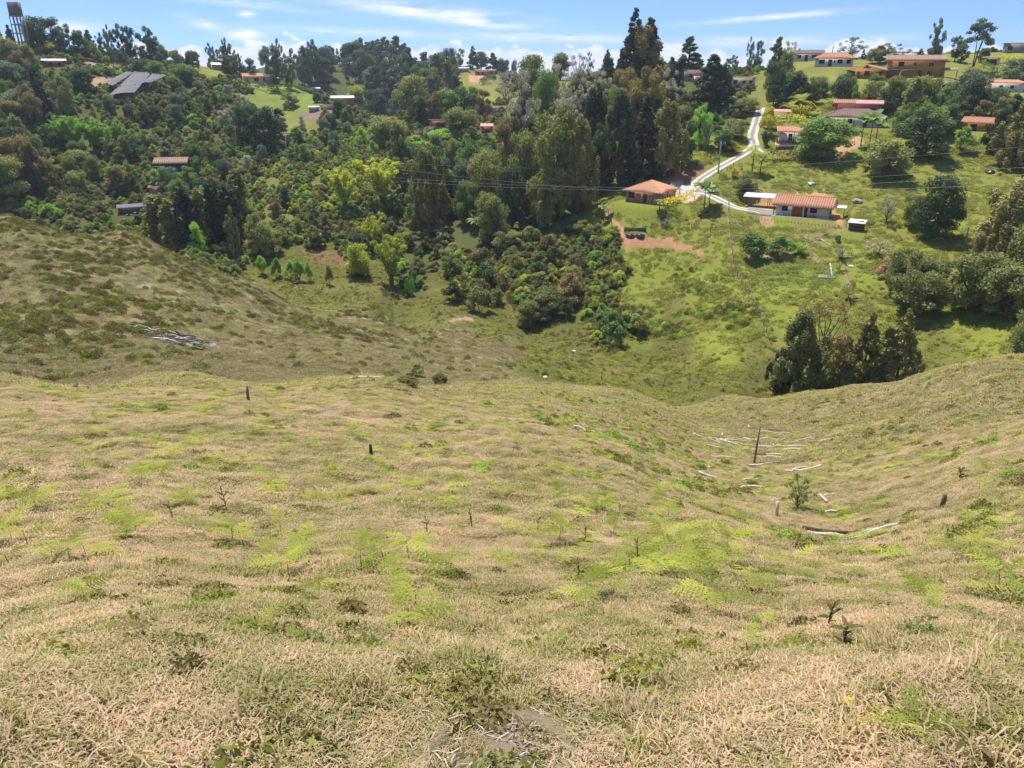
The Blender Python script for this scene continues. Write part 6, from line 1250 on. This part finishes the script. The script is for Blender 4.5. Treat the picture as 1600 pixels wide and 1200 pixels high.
# pasture tufts
grassP = [src('pasture_tuft', blade_patch(300 + k, 70, .5, .26, .05, 'grass_pasture', (.3, 1.3))) for k in range(3)]
x, y = sector(90000, 76, 215, 37); z_ = zone_at(x, y); pz = z_[:, iP] + .45 * z_[:, iV] + .8 * z_[:, iG]; keep = (rng.random(len(x)) < pz * (.15 + .4 * smooth(.4, .65, fbm(x / 4, y / 4, 3)))) & clear_of(x, y, .3) & ~bare(x, y) & (pz > .3); x, y = x[keep], y[keep]; scatter('pasture_grass', x, y, rng.uniform(.7, 1.5, len(x)), grassP, .2); print('pasture', len(x))
x, y = sector(16000, 76, 230, 37); z_ = zone_at(x, y); pz = z_[:, iP] + z_[:, iV] + z_[:, iG]; keep = (pz > .6) & (fbm(x / 3 + 9, y / 3, 4) > .635) & clear_of(x, y) & ~bare(x, y); x, y = x[keep], y[keep]; scatter('pasture_weeds', x, y, rng.uniform(.5, 1.1, len(x)), heath + weeds[:1], .4); print(len(x))

x, y = sector(16000, 74, 140, 37); z_ = zone_at(x, y); keep = (z_[:, iV] > .35) & (fbm(x / 2.5 + 60, y / 2.5, 3) > .47); x, y = x[keep], y[keep]; scatter('wet_meadow_weeds', x, y, rng.uniform(.25, .75, len(x)), heath + weeds[:1] + grassP, .4)
# near slope: short matted grass, straw and green blades
near = [src('grass_patch', blade_patch(400 + k, 330, .17, .034, .0028, 'grass_blade', (.05, .90))) for k in range(6)]
mid = [src('grass_patch', blade_patch(420 + k, 260, .33, .065, .0065, 'grass_blade', (.1, .8))) for k in range(4)]
far_ = [src('grass_patch', blade_patch(440 + k, 110, .55, .17, .021, 'grass_distant', (.1, .9))) for k in range(4)]
x, y = sector(48000, 1.0, 8.5, 62); keep = dirt(x, y) < .05 + .1 * rng.random(len(x)); keep &= ((x + .05) / .30) ** 2 + ((y - 1.62) / .38) ** 2 > 1; x, y = x[keep], y[keep]; r_ = np.hypot(x, y); scatter('meadow_grass', x, y, rng.uniform(.75, 1.25, len(x)) * (1 + .04 * r_), near, .15); print('near', len(x))
x, y = sector(52000, 7.5, 32, 46); keep = dirt(x, y) < .1 + .5 * rng.random(len(x)); x, y = x[keep], y[keep]; scatter('meadow_grass', x, y, rng.uniform(.75, 1.3, len(x)), mid, .15); print(len(x))
x, y = sector(66000, 30, 118, 41); z_ = zone_at(x, y); keep = (z_[:, iT] + z_[:, iL] > .5) & (rng.random(len(x)) < .95 - .5 * (np.hypot(x, y) > 62)); x, y = x[keep], y[keep]; zl = z_[keep][:, iL] > .5
hillg = [src('grass_patch', blade_patch(450 + k, 110, .55, .15, .021, 'grass_hill', (.1, .9))) for k in range(4)]
scatter('hill_grass', x[~zl], y[~zl], rng.uniform(.7, 1.3, int((~zl).sum())), far_, .2); scatter('hill_grass', x[zl], y[zl], rng.uniform(.7, 1.3, int(zl.sum())), hillg, .2); print(len(x))
# taller tussocks, dead litter and stems standing out of the mat
tall = [src('tussock', blade_patch(460 + k, 120, .09, .13, .0042, 'grass_blade', (.5, 1.4))) for k in range(4)]
x, y = sector(15000, 1.4, 22, 44); keep = (fbm(x / 1.3 + 5, y / 1.3, 3) > .5) & (rng.random(len(x)) < .35); x, y = x[keep], y[keep]; scatter('grass_tussocks', x, y, rng.uniform(.45, 1.15, len(x)), tall, .5); print('tall', len(x))
lit = [src('litter', blade_patch(480 + k, 90, .20, .05, .0030, 'straw', (.0, .25))) for k in range(3)]
x, y = sector(9000, 1.2, 20, 44); keep = rng.random(len(x)) < .12 + .8 * dirt(x, y); x, y = x[keep], y[keep]; scatter('dead_grass_litter', x, y, rng.uniform(.6, 1.4, len(x)), lit, .1)
# darker tufts that throw small shadows
dk = [src('dark_tuft', clump_patch(260 + k, 420, .17, .15, .017, m_, 2.4)) for k, m_ in enumerate(('leaf_heath', 'leaf_olive', 'leaf_weed'))]
pts = [hit(*q, 1.0) for q in ((455, 938), (470, 945), (285, 1055), (40, 965), (150, 948), (1455, 985), (478, 1012), (880, 1040), (1060, 962), (640, 1060), (230, 962), (1340, 872), (30, 672), (100, 885), (1550, 905), (420, 830), (1150, 890), (905, 940), (1265, 985), (85, 840), (1440, 1000), (1030, 880), (560, 690), (235, 735), (1420, 690), (690, 930), (345, 860), (760, 770), (1100, 800), (400, 680), (1380, 780), (1500, 850))]
x = np.array([p.x for p in pts]); y = np.array([p.y for p in pts]); scatter('dark_tufts', x, y, .55 + .045 * np.hypot(x, y), dk, .5, .05)
x, y = sector(3500, 1.6, 30, 46); keep = (fbm(x / 1.7 + 25, y / 1.7, 3) > .56) & (rng.random(len(x)) < .45); x, y = x[keep], y[keep]; scatter('dark_tufts', x, y, rng.uniform(.3, .9, len(x)), dk, .5, .05)
# leafy weeds in the fold of the slope and on the right hand side
x, y = sector(26000, 9, 60, 37.5); az = np.degrees(np.arctan2(x, y)); z_ = zone_at(x, y)
dens = .5 * smooth(.42, .66, fbm(x / 3.5 + 8, y / 3.5, 4)) * smooth(.38, .6, fbm(x / 1.1, y / 1.1, 2)) * np.where(az > 2, 1, .25) * (1 - .75 * smooth(45, 60, np.hypot(x, y))); keep = (rng.random(len(x)) < dens) & (z_[:, iT] > .5); x, y = x[keep], y[keep]
_hp = hit(1180, 700); keep = (x - _hp.x) ** 2 + ((y - _hp.y) * .6) ** 2 > rng.uniform(2, 4.2, len(x)) ** 2; x, y = x[keep], y[keep]
scatter('slope_weeds', x, y, rng.uniform(.18, .50, len(x)), weeds * 2 + heath[:1], .4); print('weeds', len(x))
x, y = sector(9000, 1.5, 16, 42); keep = (fbm(x / .9, y / .9, 3) > .50) & (rng.random(len(x)) < .5); x, y = x[keep], y[keep]; small = [src('weed_tuft', clump_patch(240 + k, 90, .12, .05, .014, m_, 2.0)) for k, m_ in enumerate(('leaf_olive', 'leaf_weed', 'leaf_heath', 'leaf_weed'))]; scatter('low_weeds', x, y, rng.uniform(.6, 1.3, len(x)), small, .3)

# ------------------------------------------------------------------ bracken: the countable nearer ones as plants with fronds, the rest as cover
def fern(p, h, n, size, label, dry=False, group='bracken ferns on the near slope'):
    root = empty('bracken_fern', p, rng.uniform(0, 6.28)); MB().tube([(0, 0, -.03), (rng.normal(0, .02), rng.normal(0, .02), h)], .0045 * max(1, size * 1.6), .003, 4, False).build('stem', 'leaf_brown', root)
    for k in range(n):
        me = (FROND_DRY if dry else FROND)[int(rng.integers(0, 1 if dry else 4))]; s = size * rng.uniform(.7, 1.15)
        link('frond', me, root, (0, 0, h * (1 - .28 * k / n)), (rng.normal(0, .25), rng.uniform(-.45, .15), k * 6.283 / n + rng.normal(0, .3)), s)
    tag(root, label, 'fern', group); return root
KEYF = [(1440, 958, 78, 5, .0, 'yellow green bracken fern with a dark tuft beneath, right foreground'), (405, 990, 70, 3, 0, 'bright green arching bracken frond pair, left of the bottom centre'), (450, 900, 90, 5, 0, 'broad pale bracken fern over a dark hollow'), (640, 985, 110, 5, 0, 'large pale yellowing bracken fern near the bottom centre'),
    (240, 1005, 80, 3, 1, 'dry straw coloured bracken fern in the left foreground'), (135, 940, 70, 4, 0, 'dark backlit bracken fern at the left'), (1190, 990, 60, 2, 0, 'low green bracken frond lying in the grass right of centre'), (1170, 1030, 70, 2, 0, 'pale feathery bracken frond below the low green one'), (1420, 1160, 110, 4, 0, 'soft green bracken fern behind the yellow flower in the bottom right'),
    (870, 1020, 46, 3, 0, 'small upright bracken fern in the lower centre'), (1135, 868, 70, 6, 0, 'bracken fern curling in a round arch, centre right'), (365, 850, 70, 5, 0, 'bluish bracken fern beside the olive drooping one'), (440, 835, 60, 3, 0, 'olive bracken fern drooping over the grass'), (180, 820, 90, 4, 0, 'pale bracken fern at the left behind the dark one'), (110, 880, 80, 4, 0, 'green bracken fern on a brown stem at the far left'),
    (1240, 890, 60, 3, 0, 'green bracken fern right of the arching one'), (480, 1010, 50, 3, 0, 'little bracken fern right of the bright pair'), (700, 900, 70, 4, 0, 'yellow bracken fern behind the large pale one'), (1560, 930, 90, 4, 0, 'yellow green bracken ferns at the right edge'), (60, 800, 80, 4, 0, 'airy bracken fern near the left edge')]
for (px, py, w, n, dry, lb) in KEYF:
    p = hit(px, py, 1.0); s = w * mpp(p) * .75; fern(p, s * .55, n, s, lb, bool(dry), None)
cnt = 0
for k in range(900):
    px = rng.uniform(-10, 1610); py = rng.uniform(640, 960)
    if cnt >= 120: break
    if py > 905 and rng.random() < .7: continue
    if vnoise(np.array([px / 120 + 3]), np.array([py / 60]))[0] < .45: continue
    p = hit(px, py, 1.0); s = rng.uniform(.18, .40); fern(p, s * .6, int(rng.integers(2, 6)), s, 'light green bracken fern standing in the short grass of the near slope', rng.random() < .06); cnt += 1
def fern_plant_mesh(seed):
    r = np.random.default_rng(seed); V = []; F = []; T_ = []; nn = 0
    for k in range(4):
        me = frond_mesh(seed + k, small=True); co = np.empty(len(me.vertices) * 3); me.vertices.foreach_get('co', co); co = co.reshape(-1, 3); a = k * 1.57 + r.normal(0, .3); c, s = math.cos(a), math.sin(a)
        V.append(co @ np.array([[c, s, 0], [-s, c, 0], [0, 0, 1]]) * r.uniform(.7, 1.1) + (0, 0, .35)); F += [tuple(i + nn for i in p.vertices) for p in me.polygons]; nn += len(co); bpy.data.meshes.remove(me)
    V = np.concatenate(V); q = np.array([f for f in F if len(f) == 4]); t3 = np.array([f for f in F if len(f) == 3]); return mesh_from('fern', V, [q, t3], ['leaf_fern'], tint=r.random(len(V)))
fsrc = [src('fern_growth', fern_plant_mesh(500 + 10 * k)) for k in range(3)]
x, y = sector(15000, 5, 62, 37.5); r_ = np.hypot(x, y); keep = (fbm(x / 2 + 70, y / 2, 3) > .47) & (zone_at(x, y)[:, iT] > .5) & (rng.random(len(x)) < .8); x, y = x[keep], y[keep]; scatter('distant_ferns', x, y, rng.uniform(.12, .34, len(x)), fsrc, .5); print('ferns', len(x))

# ------------------------------------------------------------------ seedlings, flowers, stumps, sticks
def leaf_mesh():
    v = []; q = []; n = 5
    for k in range(n + 1):
        s = k / n; w = .34 * math.sin(math.pi * min(.985, .04 + .95 * s)) ** .8; z = .25 * s - .3 * s * s; v += [(s, -w / 2, z + .06), (s, 0, z), (s, w / 2, z + .06)]
    for k in range(n): a = k * 3; q += [(a, a + 3, a + 4, a + 1), (a + 1, a + 4, a + 5, a + 2)]
    return mesh_from('leaf', v, np.array(q), ['leaf_seedling'], tint=np.full(len(v), .15)), mesh_from('leaf', v, np.array(q), ['leaf_seedling'], tint=np.full(len(v), .85))
LG, LR = leaf_mesh()
def seedling(px, py, hpx, n, lfs, label, red=.2, lean=0.1):
    p = hit(px, py, 1.0); h = hpx * mpp(p) * 1.15; root = empty('leafy_seedling', p, rng.uniform(0, 6.28)); top = Vector((lean * h, 0, h)); MB().tube([(0, 0, -.03), (lean * .3 * h, 0, h * .5), top], .006, .003, 5).build('stem', 'bark', root)
    for k in range(n):
        s = .25 + .75 * k / n; link('leaf', LR if rng.random() < red + (.5 if k > n - 3 else 0) else LG, root, (lean * h * s, 0, h * s), (rng.normal(0, .3), -rng.uniform(.2, .95), k * 2.4), lfs * rng.uniform(.7, 1.2))
    tag(root, label, 'seedling')
for a in ((1315, 1018, 56, 14, .068, 'leafy seedling with large green and reddish leaves, the biggest in the right foreground', .3), (1292, 985, 50, 9, .075, 'slimmer seedling with pinkish top leaves just behind the biggest one', .5), (995, 890, 56, 10, .07, 'tall thin seedling with drooping dark leaves right of centre', .1), (905, 905, 36, 7, .07, 'short dark seedling left of the tall thin one', .1), (738, 828, 34, 8, .07, 'dark leaved seedling in the middle of the slope', .1), (355, 800, 44, 10, .09, 'brown olive seedling with two stems left of centre', .4),
          (272, 815, 32, 8, .08, 'dark thin seedling left of the brown olive one', .2), (915, 850, 34, 8, .07, 'reddish seedling with a pink tip behind the short dark one', .7), (840, 835, 26, 7, .06, 'little reddish seedling left of the pink tipped one', .6), (1498, 750, 18, 9, .2, 'dark green leafy sprout on the right slope', 0), (1392, 1132, 26, 8, .055, 'bright green sprout between the two yellow flowers', 0), (668, 835, 26, 6, .06, 'spindly seedling above the large pale fern', .3)): seedling(*a)
p = hit(1245, 795, 1.0); plant_tree('young_tree', 'sparse', p, 1.0, .75, 'leaf_green', 'dark leafy young shrub in the fold of the slope below the stick heap', 'shrub')
T('bush', 655, 588, 565, 34, 'leaf_olive', 'bushy olive shrub where the near slope meets the left hill', start=40, cat='shrub'); T('bush', 635, 602, 588, 46, 'leaf_heath', 'low brown shrub beside the bushy olive one', start=30, cat='shrub'); T('bush', 690, 598, 582, 30, 'leaf_heath', 'low shrub right of the bushy olive one', start=30, cat='shrub')
def dandelion(px, py, label):
    p = hit(px, py, 1.0); root = empty('dandelion', p); MB().tube([(0, 0, 0), (.004, .002, .055)], .0022, None, 5).build('stem', 'leaf_green', root); v = []; tr = []
    for ring, (n, L, e) in enumerate(((18, .012, .25), (14, .010, .7), (9, .006, 1.1))):
        for k in range(n):
            a = 6.283 * k / n + ring; d = np.array((math.cos(a) * math.cos(e), math.sin(a) * math.cos(e), math.sin(e))); s = np.array((-math.sin(a), math.cos(a), 0)) * .0020; b = np.array((.004, .002, .055)); m_ = len(v); v += [b, b + d * L - s, b + d * L + s]; tr.append((m_, m_ + 1, m_ + 2))
    link('flower_head', mesh_from('flower_head', v, [np.array(tr)], ['petal_yellow'], tint=np.zeros(len(v))), root); tag(root, label, 'flower')
dandelion(1318, 1118, 'yellow dandelion like flower, the left one of two in the grass'); dandelion(1455, 1143, 'yellow dandelion like flower in front of the soft green fern, the right one')
def stump(px, py, h, r0, mat, label, name='tree_stump', lean=(0, 0), start=1.0):
    p = hit(px, py, start); mb = MB(); mb.tube([(0, 0, -.1), (lean[0] * .5, lean[1] * .5, h * .5), (lean[0], lean[1], h)], r0 * 1.15, r0 * .8, 8); o = mb.build(name, mat, None, p, rng.uniform(0, 6)); tag(o, label, 'stump' if 'stump' in name else 'post')
stump(580, 712, .27, .036, 'charcoal', 'thin charred stump on the near slope left of centre'); stump(1472, 793, .30, .045, 'bark', 'short dark stump with a pale cut top on the right slope'); stump(388, 628, .55, .05, 'post_wood', 'forked grey stub on the left part of the near slope', lean=(.08, 0)); stump(1214, 808, .40, .035, 'bleached_wood', 'white upright broken stub in the fold of the slope', lean=(.03, .02))
p = hit(1178, 724, 1.0); o = MB().tube([(0, 0, -.2), (.03, 0, .9), (.05, .02, 1.75)], .05, .032, 8).build('fence_post', 'post_wood', None, p); tag(o, 'thin upright post standing alone in the heap of bleached sticks', 'post')
def log(px, py, Lm, ang, rad, mat, label, group=None, start=1.0, name='fallen_branch', lift=.04, bend=.06):
    p = hit(px, py, start); a = -math.atan2(p.x, p.y) + R(ang); d = Vector((math.cos(a), math.sin(a), 0)); q0, q1 = p - d * Lm / 2, p + d * Lm / 2; pts = []
    for k in range(5):
        q = q0.lerp(q1, k / 4); pts.append((q.x - p.x + rng.normal(0, bend * Lm * .12), q.y - p.y + rng.normal(0, bend * Lm * .12), max(ground(q.x, q.y), ground(q.x, q.y)) + rad * .3 + (lift if Lm > .5 else .0) - p.z + (0 if k in (0, 4) else rng.uniform(0, .03))))
    o = MB().tube(pts, rad, rad * rng.uniform(.5, .9), 6).build(name, mat, None, p); tag(o, label, 'branch', group); return o
G1 = 'bleached branches strewn around the lone post'
HEAP = [(1130, 688, 2.4, 10), (1112, 690, 2.0, -25), (1150, 694, 2.2, -8), (1175, 690, 2.6, 22), (1195, 684, 3.0, 14), (1210, 678, 2.6, 8), (1228, 675, 2.2, 3), (1160, 690, 2.4, 30), (1128, 680, .9, -65), (1124, 683, .8, -60), (1170, 668, .6, 70), (1140, 692, 1.8, -15), (1185, 687, 1.8, 18), (1245, 690, 2.6, 2), (1270, 692, 2.2, 4), (1290, 689, 1.8, 8), (1225, 700, 2.0, 3), (1235, 704, 1.8, -3),
        (1200, 698, 1.3, 12), (1165, 702, 1.2, 18), (1148, 712, 1.6, 0), (1180, 712, 1.6, 5), (1200, 716, 1.6, 4), (1128, 716, 1.4, 0), (1138, 722, 1.2, -20), (1210, 724, 1.4, -8), (1190, 728, 1.2, 8), (1110, 733, .6, 85), (1135, 738, .7, 80), (1146, 740, .5, -70), (1108, 746, 1.0, -4), (1180, 748, 1.3, 35), (1175, 752, 1.0, 22), (1178, 764, 1.2, 18), (1245, 736, 1.6, 14), (1262, 734, 1.2, 6), (1098, 738, .5, 20), (1212, 712, 1.0, 10), (1255, 698, 1.4, 6), (1220, 690, 1.4, 25), (1208, 696, .9, 50), (1120, 700, 1.2, -10), (1105, 686, 1.6, -20), (1285, 780, .9, 80), (1295, 776, .9, 30), (1290, 802, .6, -20)]
for (x, y_, L_, a_) in HEAP: log(x, y_, L_ * rng.uniform(.6, 1.05), a_ * 1.6 + rng.normal(0, 16), rng.uniform(.026, .050), 'bleached_wood' if rng.random() < .8 else 'post_wood', 'bleached bare branch lying in the strewn heap around the lone post', G1, bend=.4)
for (x, y_, L_, a_, rd, mt, lb) in ((1330, 836, 1.9, 6, .045, 'dark_wood', 'long dark branch lying across the fold, the largest of the row'), (1290, 840, .7, 3, .04, 'bleached_wood', 'short white log at the left end of the dark branch'), (1365, 834, .8, 14, .03, 'bleached_wood', 'pale stick at the right end of the dark branch'), (1375, 828, .9, 20, .025, 'bleached_wood', 'thin pale stick above the right end of the dark branch'), (1350, 842, .6, 2, .025, 'bleached_wood', 'small white stick below the dark branch'),
    (92, 976, .16, 25, .006, 'post_wood', 'short pale stick in the grass at the left foreground'), (185, 1038, .16, 4, .0025, 'post_wood', 'thin straw stick in the bottom left grass'), (418, 1108, .10, -35, .0022, 'post_wood', 'thin pale twig at the bottom left of centre'), (705, 893, .25, 80, .006, 'bleached_wood', 'pale upright looking twig above the large pale fern'), (1480, 1032, .13, -20, .003, 'post_wood', 'forked grey twig in the right foreground'), (1240, 955, .12, -40, .004, 'post_wood', 'dark little twig right of centre'),
    (575, 592, 1.6, 3, .06, 'bleached_wood', 'pale log lying at the rim where the left hill begins'), (1280, 632, 1.2, 3, .05, 'dark_wood', 'dark log near the near ridge top'), (915, 675, 1.0, -35, .03, 'bleached_wood', 'single pale stick on the slope right of centre'), (1015, 688, .8, 80, .02, 'bleached_wood', 'thin pale stick left of the strewn heap')): log(x, y_, L_, a_, rd, mt, lb, start=1.0 if y_ > 640 else 28, bend=.02)
for k, (x, y_, L_, a_) in enumerate(((500, 482, 4.0, -12), (515, 486, 3.6, -8), (530, 489, 2.2, 6), (522, 483, 1.2, 50), (466, 452, 1.6, -48))): log(x, y_, L_, a_, .06, 'bleached_wood', ('longest bleached log of the small heap high on the left hill', 'second bleached log of the small heap on the left hill', 'right end log of the small heap on the left hill', 'short upright looking stick of the small heap on the left hill', 'single white log on the shoulder of the left hill')[k], start=62)
# burnt heap on the left hill
for cx, cy, n, sx, sy in ((248, 524, 34, 32, 9), (300, 535, 50, 44, 9)):
    for k in range(n):
        x = cx + rng.normal(0, sx * .42); y_ = cy + rng.normal(0, sy * .4) + (x - cx) * .17; log(x, y_, rng.uniform(.6, 1.5), rng.uniform(-70, 70), rng.uniform(.035, .07), ('bleached_wood', 'post_wood', 'charcoal')[int(rng.integers(0, 3))], 'bleached or charred stick in the burnt heap on the left hill', 'sticks of the burnt heap', start=50, lift=rng.uniform(0, .25))
for (x, y_, L_, a_, lb) in ((238, 519, 2.4, -38, 'longest white pole across the burnt heap'), (262, 535, 2.2, -28, 'second long white pole along the lower edge of the burnt heap'), (216, 514, 1.1, 60, 'white pole end at the left tip of the burnt heap')): log(x, y_, L_, a_, .07, 'bleached_wood', lb, start=50, lift=.22)
def mound(px, py, wm, dm, h, mat, label, start=50, name='ash_bed', cat='ash'):
    p = hit(px, py, start); a = -math.atan2(p.x, p.y) - .15; v = []; q = []; n, m_ = 16, 5
    for j in range(m_ + 1):
        for k in range(n):
            th = 6.283 * k / n; s = j / m_; xx = wm / 2 * s * math.cos(th) * (1 + .15 * math.sin(3 * th)); yy = dm / 2 * s * math.sin(th); X = p.x + xx * math.cos(a) - yy * math.sin(a); Y = p.y + xx * math.sin(a) + yy * math.cos(a); v.append((X - p.x, Y - p.y, ground(X, Y) - p.z + h * (1 - s * s) - .03 + rng.normal(0, .02)))
    for j in range(m_):
        for k in range(n): q.append((j * n + k, j * n + (k + 1) % n, (j + 1) * n + (k + 1) % n, (j + 1) * n + k)[::-1])
    o = link(name, mesh_from(name, v, np.array(q), [mat]), None, p); tag(o, label, cat)
mound(302, 535, 3.8, 3.4, .16, 'ash', 'grey ash bed in the right half of the burnt heap'); mound(250, 525, 4.2, 3.0, .12, 'charcoal', 'charred bed in the left half of the burnt heap', cat='charcoal', name='charred_bed')

# ------------------------------------------------------------------ fences, septic lids, garden things on the far slope
def fence(pts, sp, h, label, mat='post_wood', wire=True, start=62):
    P = polyline(pts, .5); d = np.r_[0, np.cumsum(np.hypot(*np.diff(P[:, :2], axis=0).T))]; n = int(d[-1] / sp); o0 = Vector(P[0]); root = empty('wire_fence', o0); tops = []
    for k in range(n + 1):
        s = d[-1] * k / max(n, 1); x, y, z = (np.interp(s, d, P[:, i_]) for i_ in range(3)); z = ground(x, y); b = Vector((x, y, z)) - o0; l = Vector((rng.normal(0, .05), rng.normal(0, .05), h * rng.uniform(.85, 1.15))); MB().tube([b - Vector((0, 0, .3)), b + l], .055, .045, 5).build('post', mat, root); tops.append(b + l * .9)
    if wire:
        for f_ in (1, .55): MB().tube([t_ - Vector((0, 0, (1 - f_) * h)) for t_ in tops], .005, None, 3, False).build('wire', 'wire_metal', root)
    tag(root, label, 'fence'); return root
fence([(1137, 315), (1139, 345), (1142, 372), (1144, 400), (1150, 428), (1162, 452), (1176, 478), (1190, 500), (1197, 520)], 2.2, 1.35, 'post and wire fence running down the slope between the two pastures'); fence([(926, 360), (975, 352), (1004, 356), (1035, 358), (1062, 360), (1088, 358), (1110, 362)], 3.4, 1.5, 'thin post and wire fence across the slope below the brick house')
fence([(1085, 312), (1100, 318), (1120, 326), (1150, 338), (1172, 342)], 1.4, .7, 'row of short posts along the lower drive edge', wire=False); fence([(1085, 292), (1105, 281), (1130, 268), (1155, 254)], 2.0, .8, 'row of short posts along the upper track edge', wire=False)
fence([(1175, 341), (1195, 344), (1215, 346), (1250, 350), (1290, 353), (1305, 357)], .55, .5, 'close row of short brown stakes edging the terrace below the white cottage', wire=False, mat='clay_pipe'); fence([(1262, 366), (1259, 380), (1268, 398), (1290, 420), (1297, 430)], .9, .45, 'line of low stakes along the right side of the garden', wire=False, mat='bleached_wood')
fence([(940, 595), (1000, 596), (1040, 600), (1080, 606), (1130, 612)], 4.0, 1.1, 'broken fence of thin posts along the valley bottom', start=80)
fence([(1375, 455), (1330, 400), (1318, 440), (1330, 480)][1:], 5, 1.0, 'sparse leaning stakes right of the garden')
for x, lb in ((985, 'left one of the pair of black septic tank lids in the orange cut'), (1000, 'right one of the pair of black septic tank lids in the orange cut')):
    p = hit(x, 369); root = empty('septic_tank', p + Vector((0, 0, .02))); MB().tube([(0, 0, -.5), (0, 0, .22)], .85, .85, 18).build('body', 'plastic_black', root); MB().tube([(0, 0, .22), (0, 0, .36)], .80, .30, 18).build('lid', 'plastic_black', root); MB().tube([(0, 0, .36), (0, 0, .44)], .28, .26, 12).build('cap', 'plastic_black', root); tag(root, lb, 'tank')
p = hit(992, 366); az = math.atan2(p.x, p.y); o = MB().box(-2.0, 2.0, .95, 1.15, -.3, 1.0).build('retaining_wall', 'dark_wood', None, p, -az); tag(o, 'low dark board wall behind the two black tank lids', 'wall')
# white kerb and edge at the valley bottom left
p0, p1, p2 = hit(481, 386), hit(484, 378), hit(516, 366); o = MB().tube([p0 + Vector((0, 0, .4)) - p0, p1 - p0 + Vector((0, 0, .5)), p2 - p0 + Vector((0, 0, .5))], .38, None, 6).build('retaining_edge', 'concrete', None, p0); tag(o, 'pale concrete retaining edge among shrubs above the valley grass', 'wall')
o = MB(); 
for (x0, x1, y0, y1) in ((-1.1, 1.1, -.5, -.4), (-1.1, 1.1, .4, .5), (-1.1, -1.0, -.4, .4), (1.0, 1.1, -.4, .4), (-.05, .05, -.4, .4)): o.box(x0, x1, y0, y1, -.1, .28)
p = hit(1291, 434); tag(o.build('block_basin', 'concrete', None, p, -math.atan2(p.x, p.y)), 'small white two celled block basin at the garden corner', 'basin')
p = hit(1271, 400); tag(MB().tube([hit(1297, 412) - p, hit(1299, 422) - p, hit(1300, 433) - p + Vector((0, 0, .1))], .10, None, 6).build('drain_pipe', 'white_paint', None, p), 'white pipe leading down to the block basin', 'pipe')
log(1291, 380, 3.2, -52, .07, 'bleached_wood', 'white fallen branch lying beside the garden', start=62); log(1285, 376, 2.0, -20, .05, 'bleached_wood', 'smaller pale fallen branch beside the garden', start=62); log(1345, 327, 2.4, -18, .09, 'bleached_wood', 'pale log in the pasture right of the cottage', start=62); log(1355, 330, 1.4, 30, .08, 'stone_grey', 'grey log in the pasture right of the cottage', start=62)
def rock(px, py, s, mat, label, start=62, name='stone', cat='stone'):
    p = hit(px, py, start); r = np.random.default_rng(int(px)); bm = bmesh.new(); bmesh.ops.create_icosphere(bm, subdivisions=2, radius=s)
    for v in bm.verts: v.co = v.co * r.uniform(.8, 1.15); v.co.z *= .55
    me = bpy.data.meshes.new(name); bm.to_mesh(me); bm.free(); me.materials.append(MATS[mat]); o = link(name, me, None, p + Vector((0, 0, s * .2))); tag(o, label, cat)
for k, (x, y_, s, m_) in enumerate(((1268, 289, .8, 'zinc'), (1340, 316, .9, 'stone_grey'), (1110, 291, .35, 'white_paint'), (1547, 270, .8, 'plastic_black'), (1330, 417, .4, 'white_paint'), (897, 549, .25, 'white_paint'), (852, 590, .25, 'white_paint'))):
    rock(x, y_, s, m_, ('grey sheet covered heap in the bank above the cottage', 'heap of grey rubble in the pasture right of the cottage', 'small white block in the grass between the drives', 'dark heap in the upper right pasture', 'white rag on the grass below the garden', 'tiny white stone on the green valley floor', 'tiny white stone on the brown valley floor')[k], name='stone' if k in (2, 5, 6) else 'heap', cat='stone' if k in (2, 5, 6) else 'heap')
for k, (x, y_) in enumerate(((1041, 355), (1240, 160), )): T('sparse', x, y_, y_ - 14, 16, 'leaf_grey', ('little round grey bare bush on the slope below the brick house', 'little grey bush above the palm')[k], cat='shrub')

# ------------------------------------------------------------------ thin valley haze
HZ = bpy.data.materials.new('haze'); HZ.use_nodes = True; t = NT(HZ.node_tree)
t.n('ShaderNodeOutputMaterial', ins={1: t.n('ShaderNodeVolumePrincipled', ins={'Color': (.80, .88, 1, 1), 'Density': .00020, 'Anisotropy': .25}).outputs[0]})
_z = vco[:, 2]; o = MB().box(-3600, 3600, -3600, 3600, float(_z.min()) - 1, max(float(_z.max()), 60) + 2).build('haze', 'charcoal'); o.data.materials.clear(); o.data.materials.append(HZ); tag(o, kind='stuff')
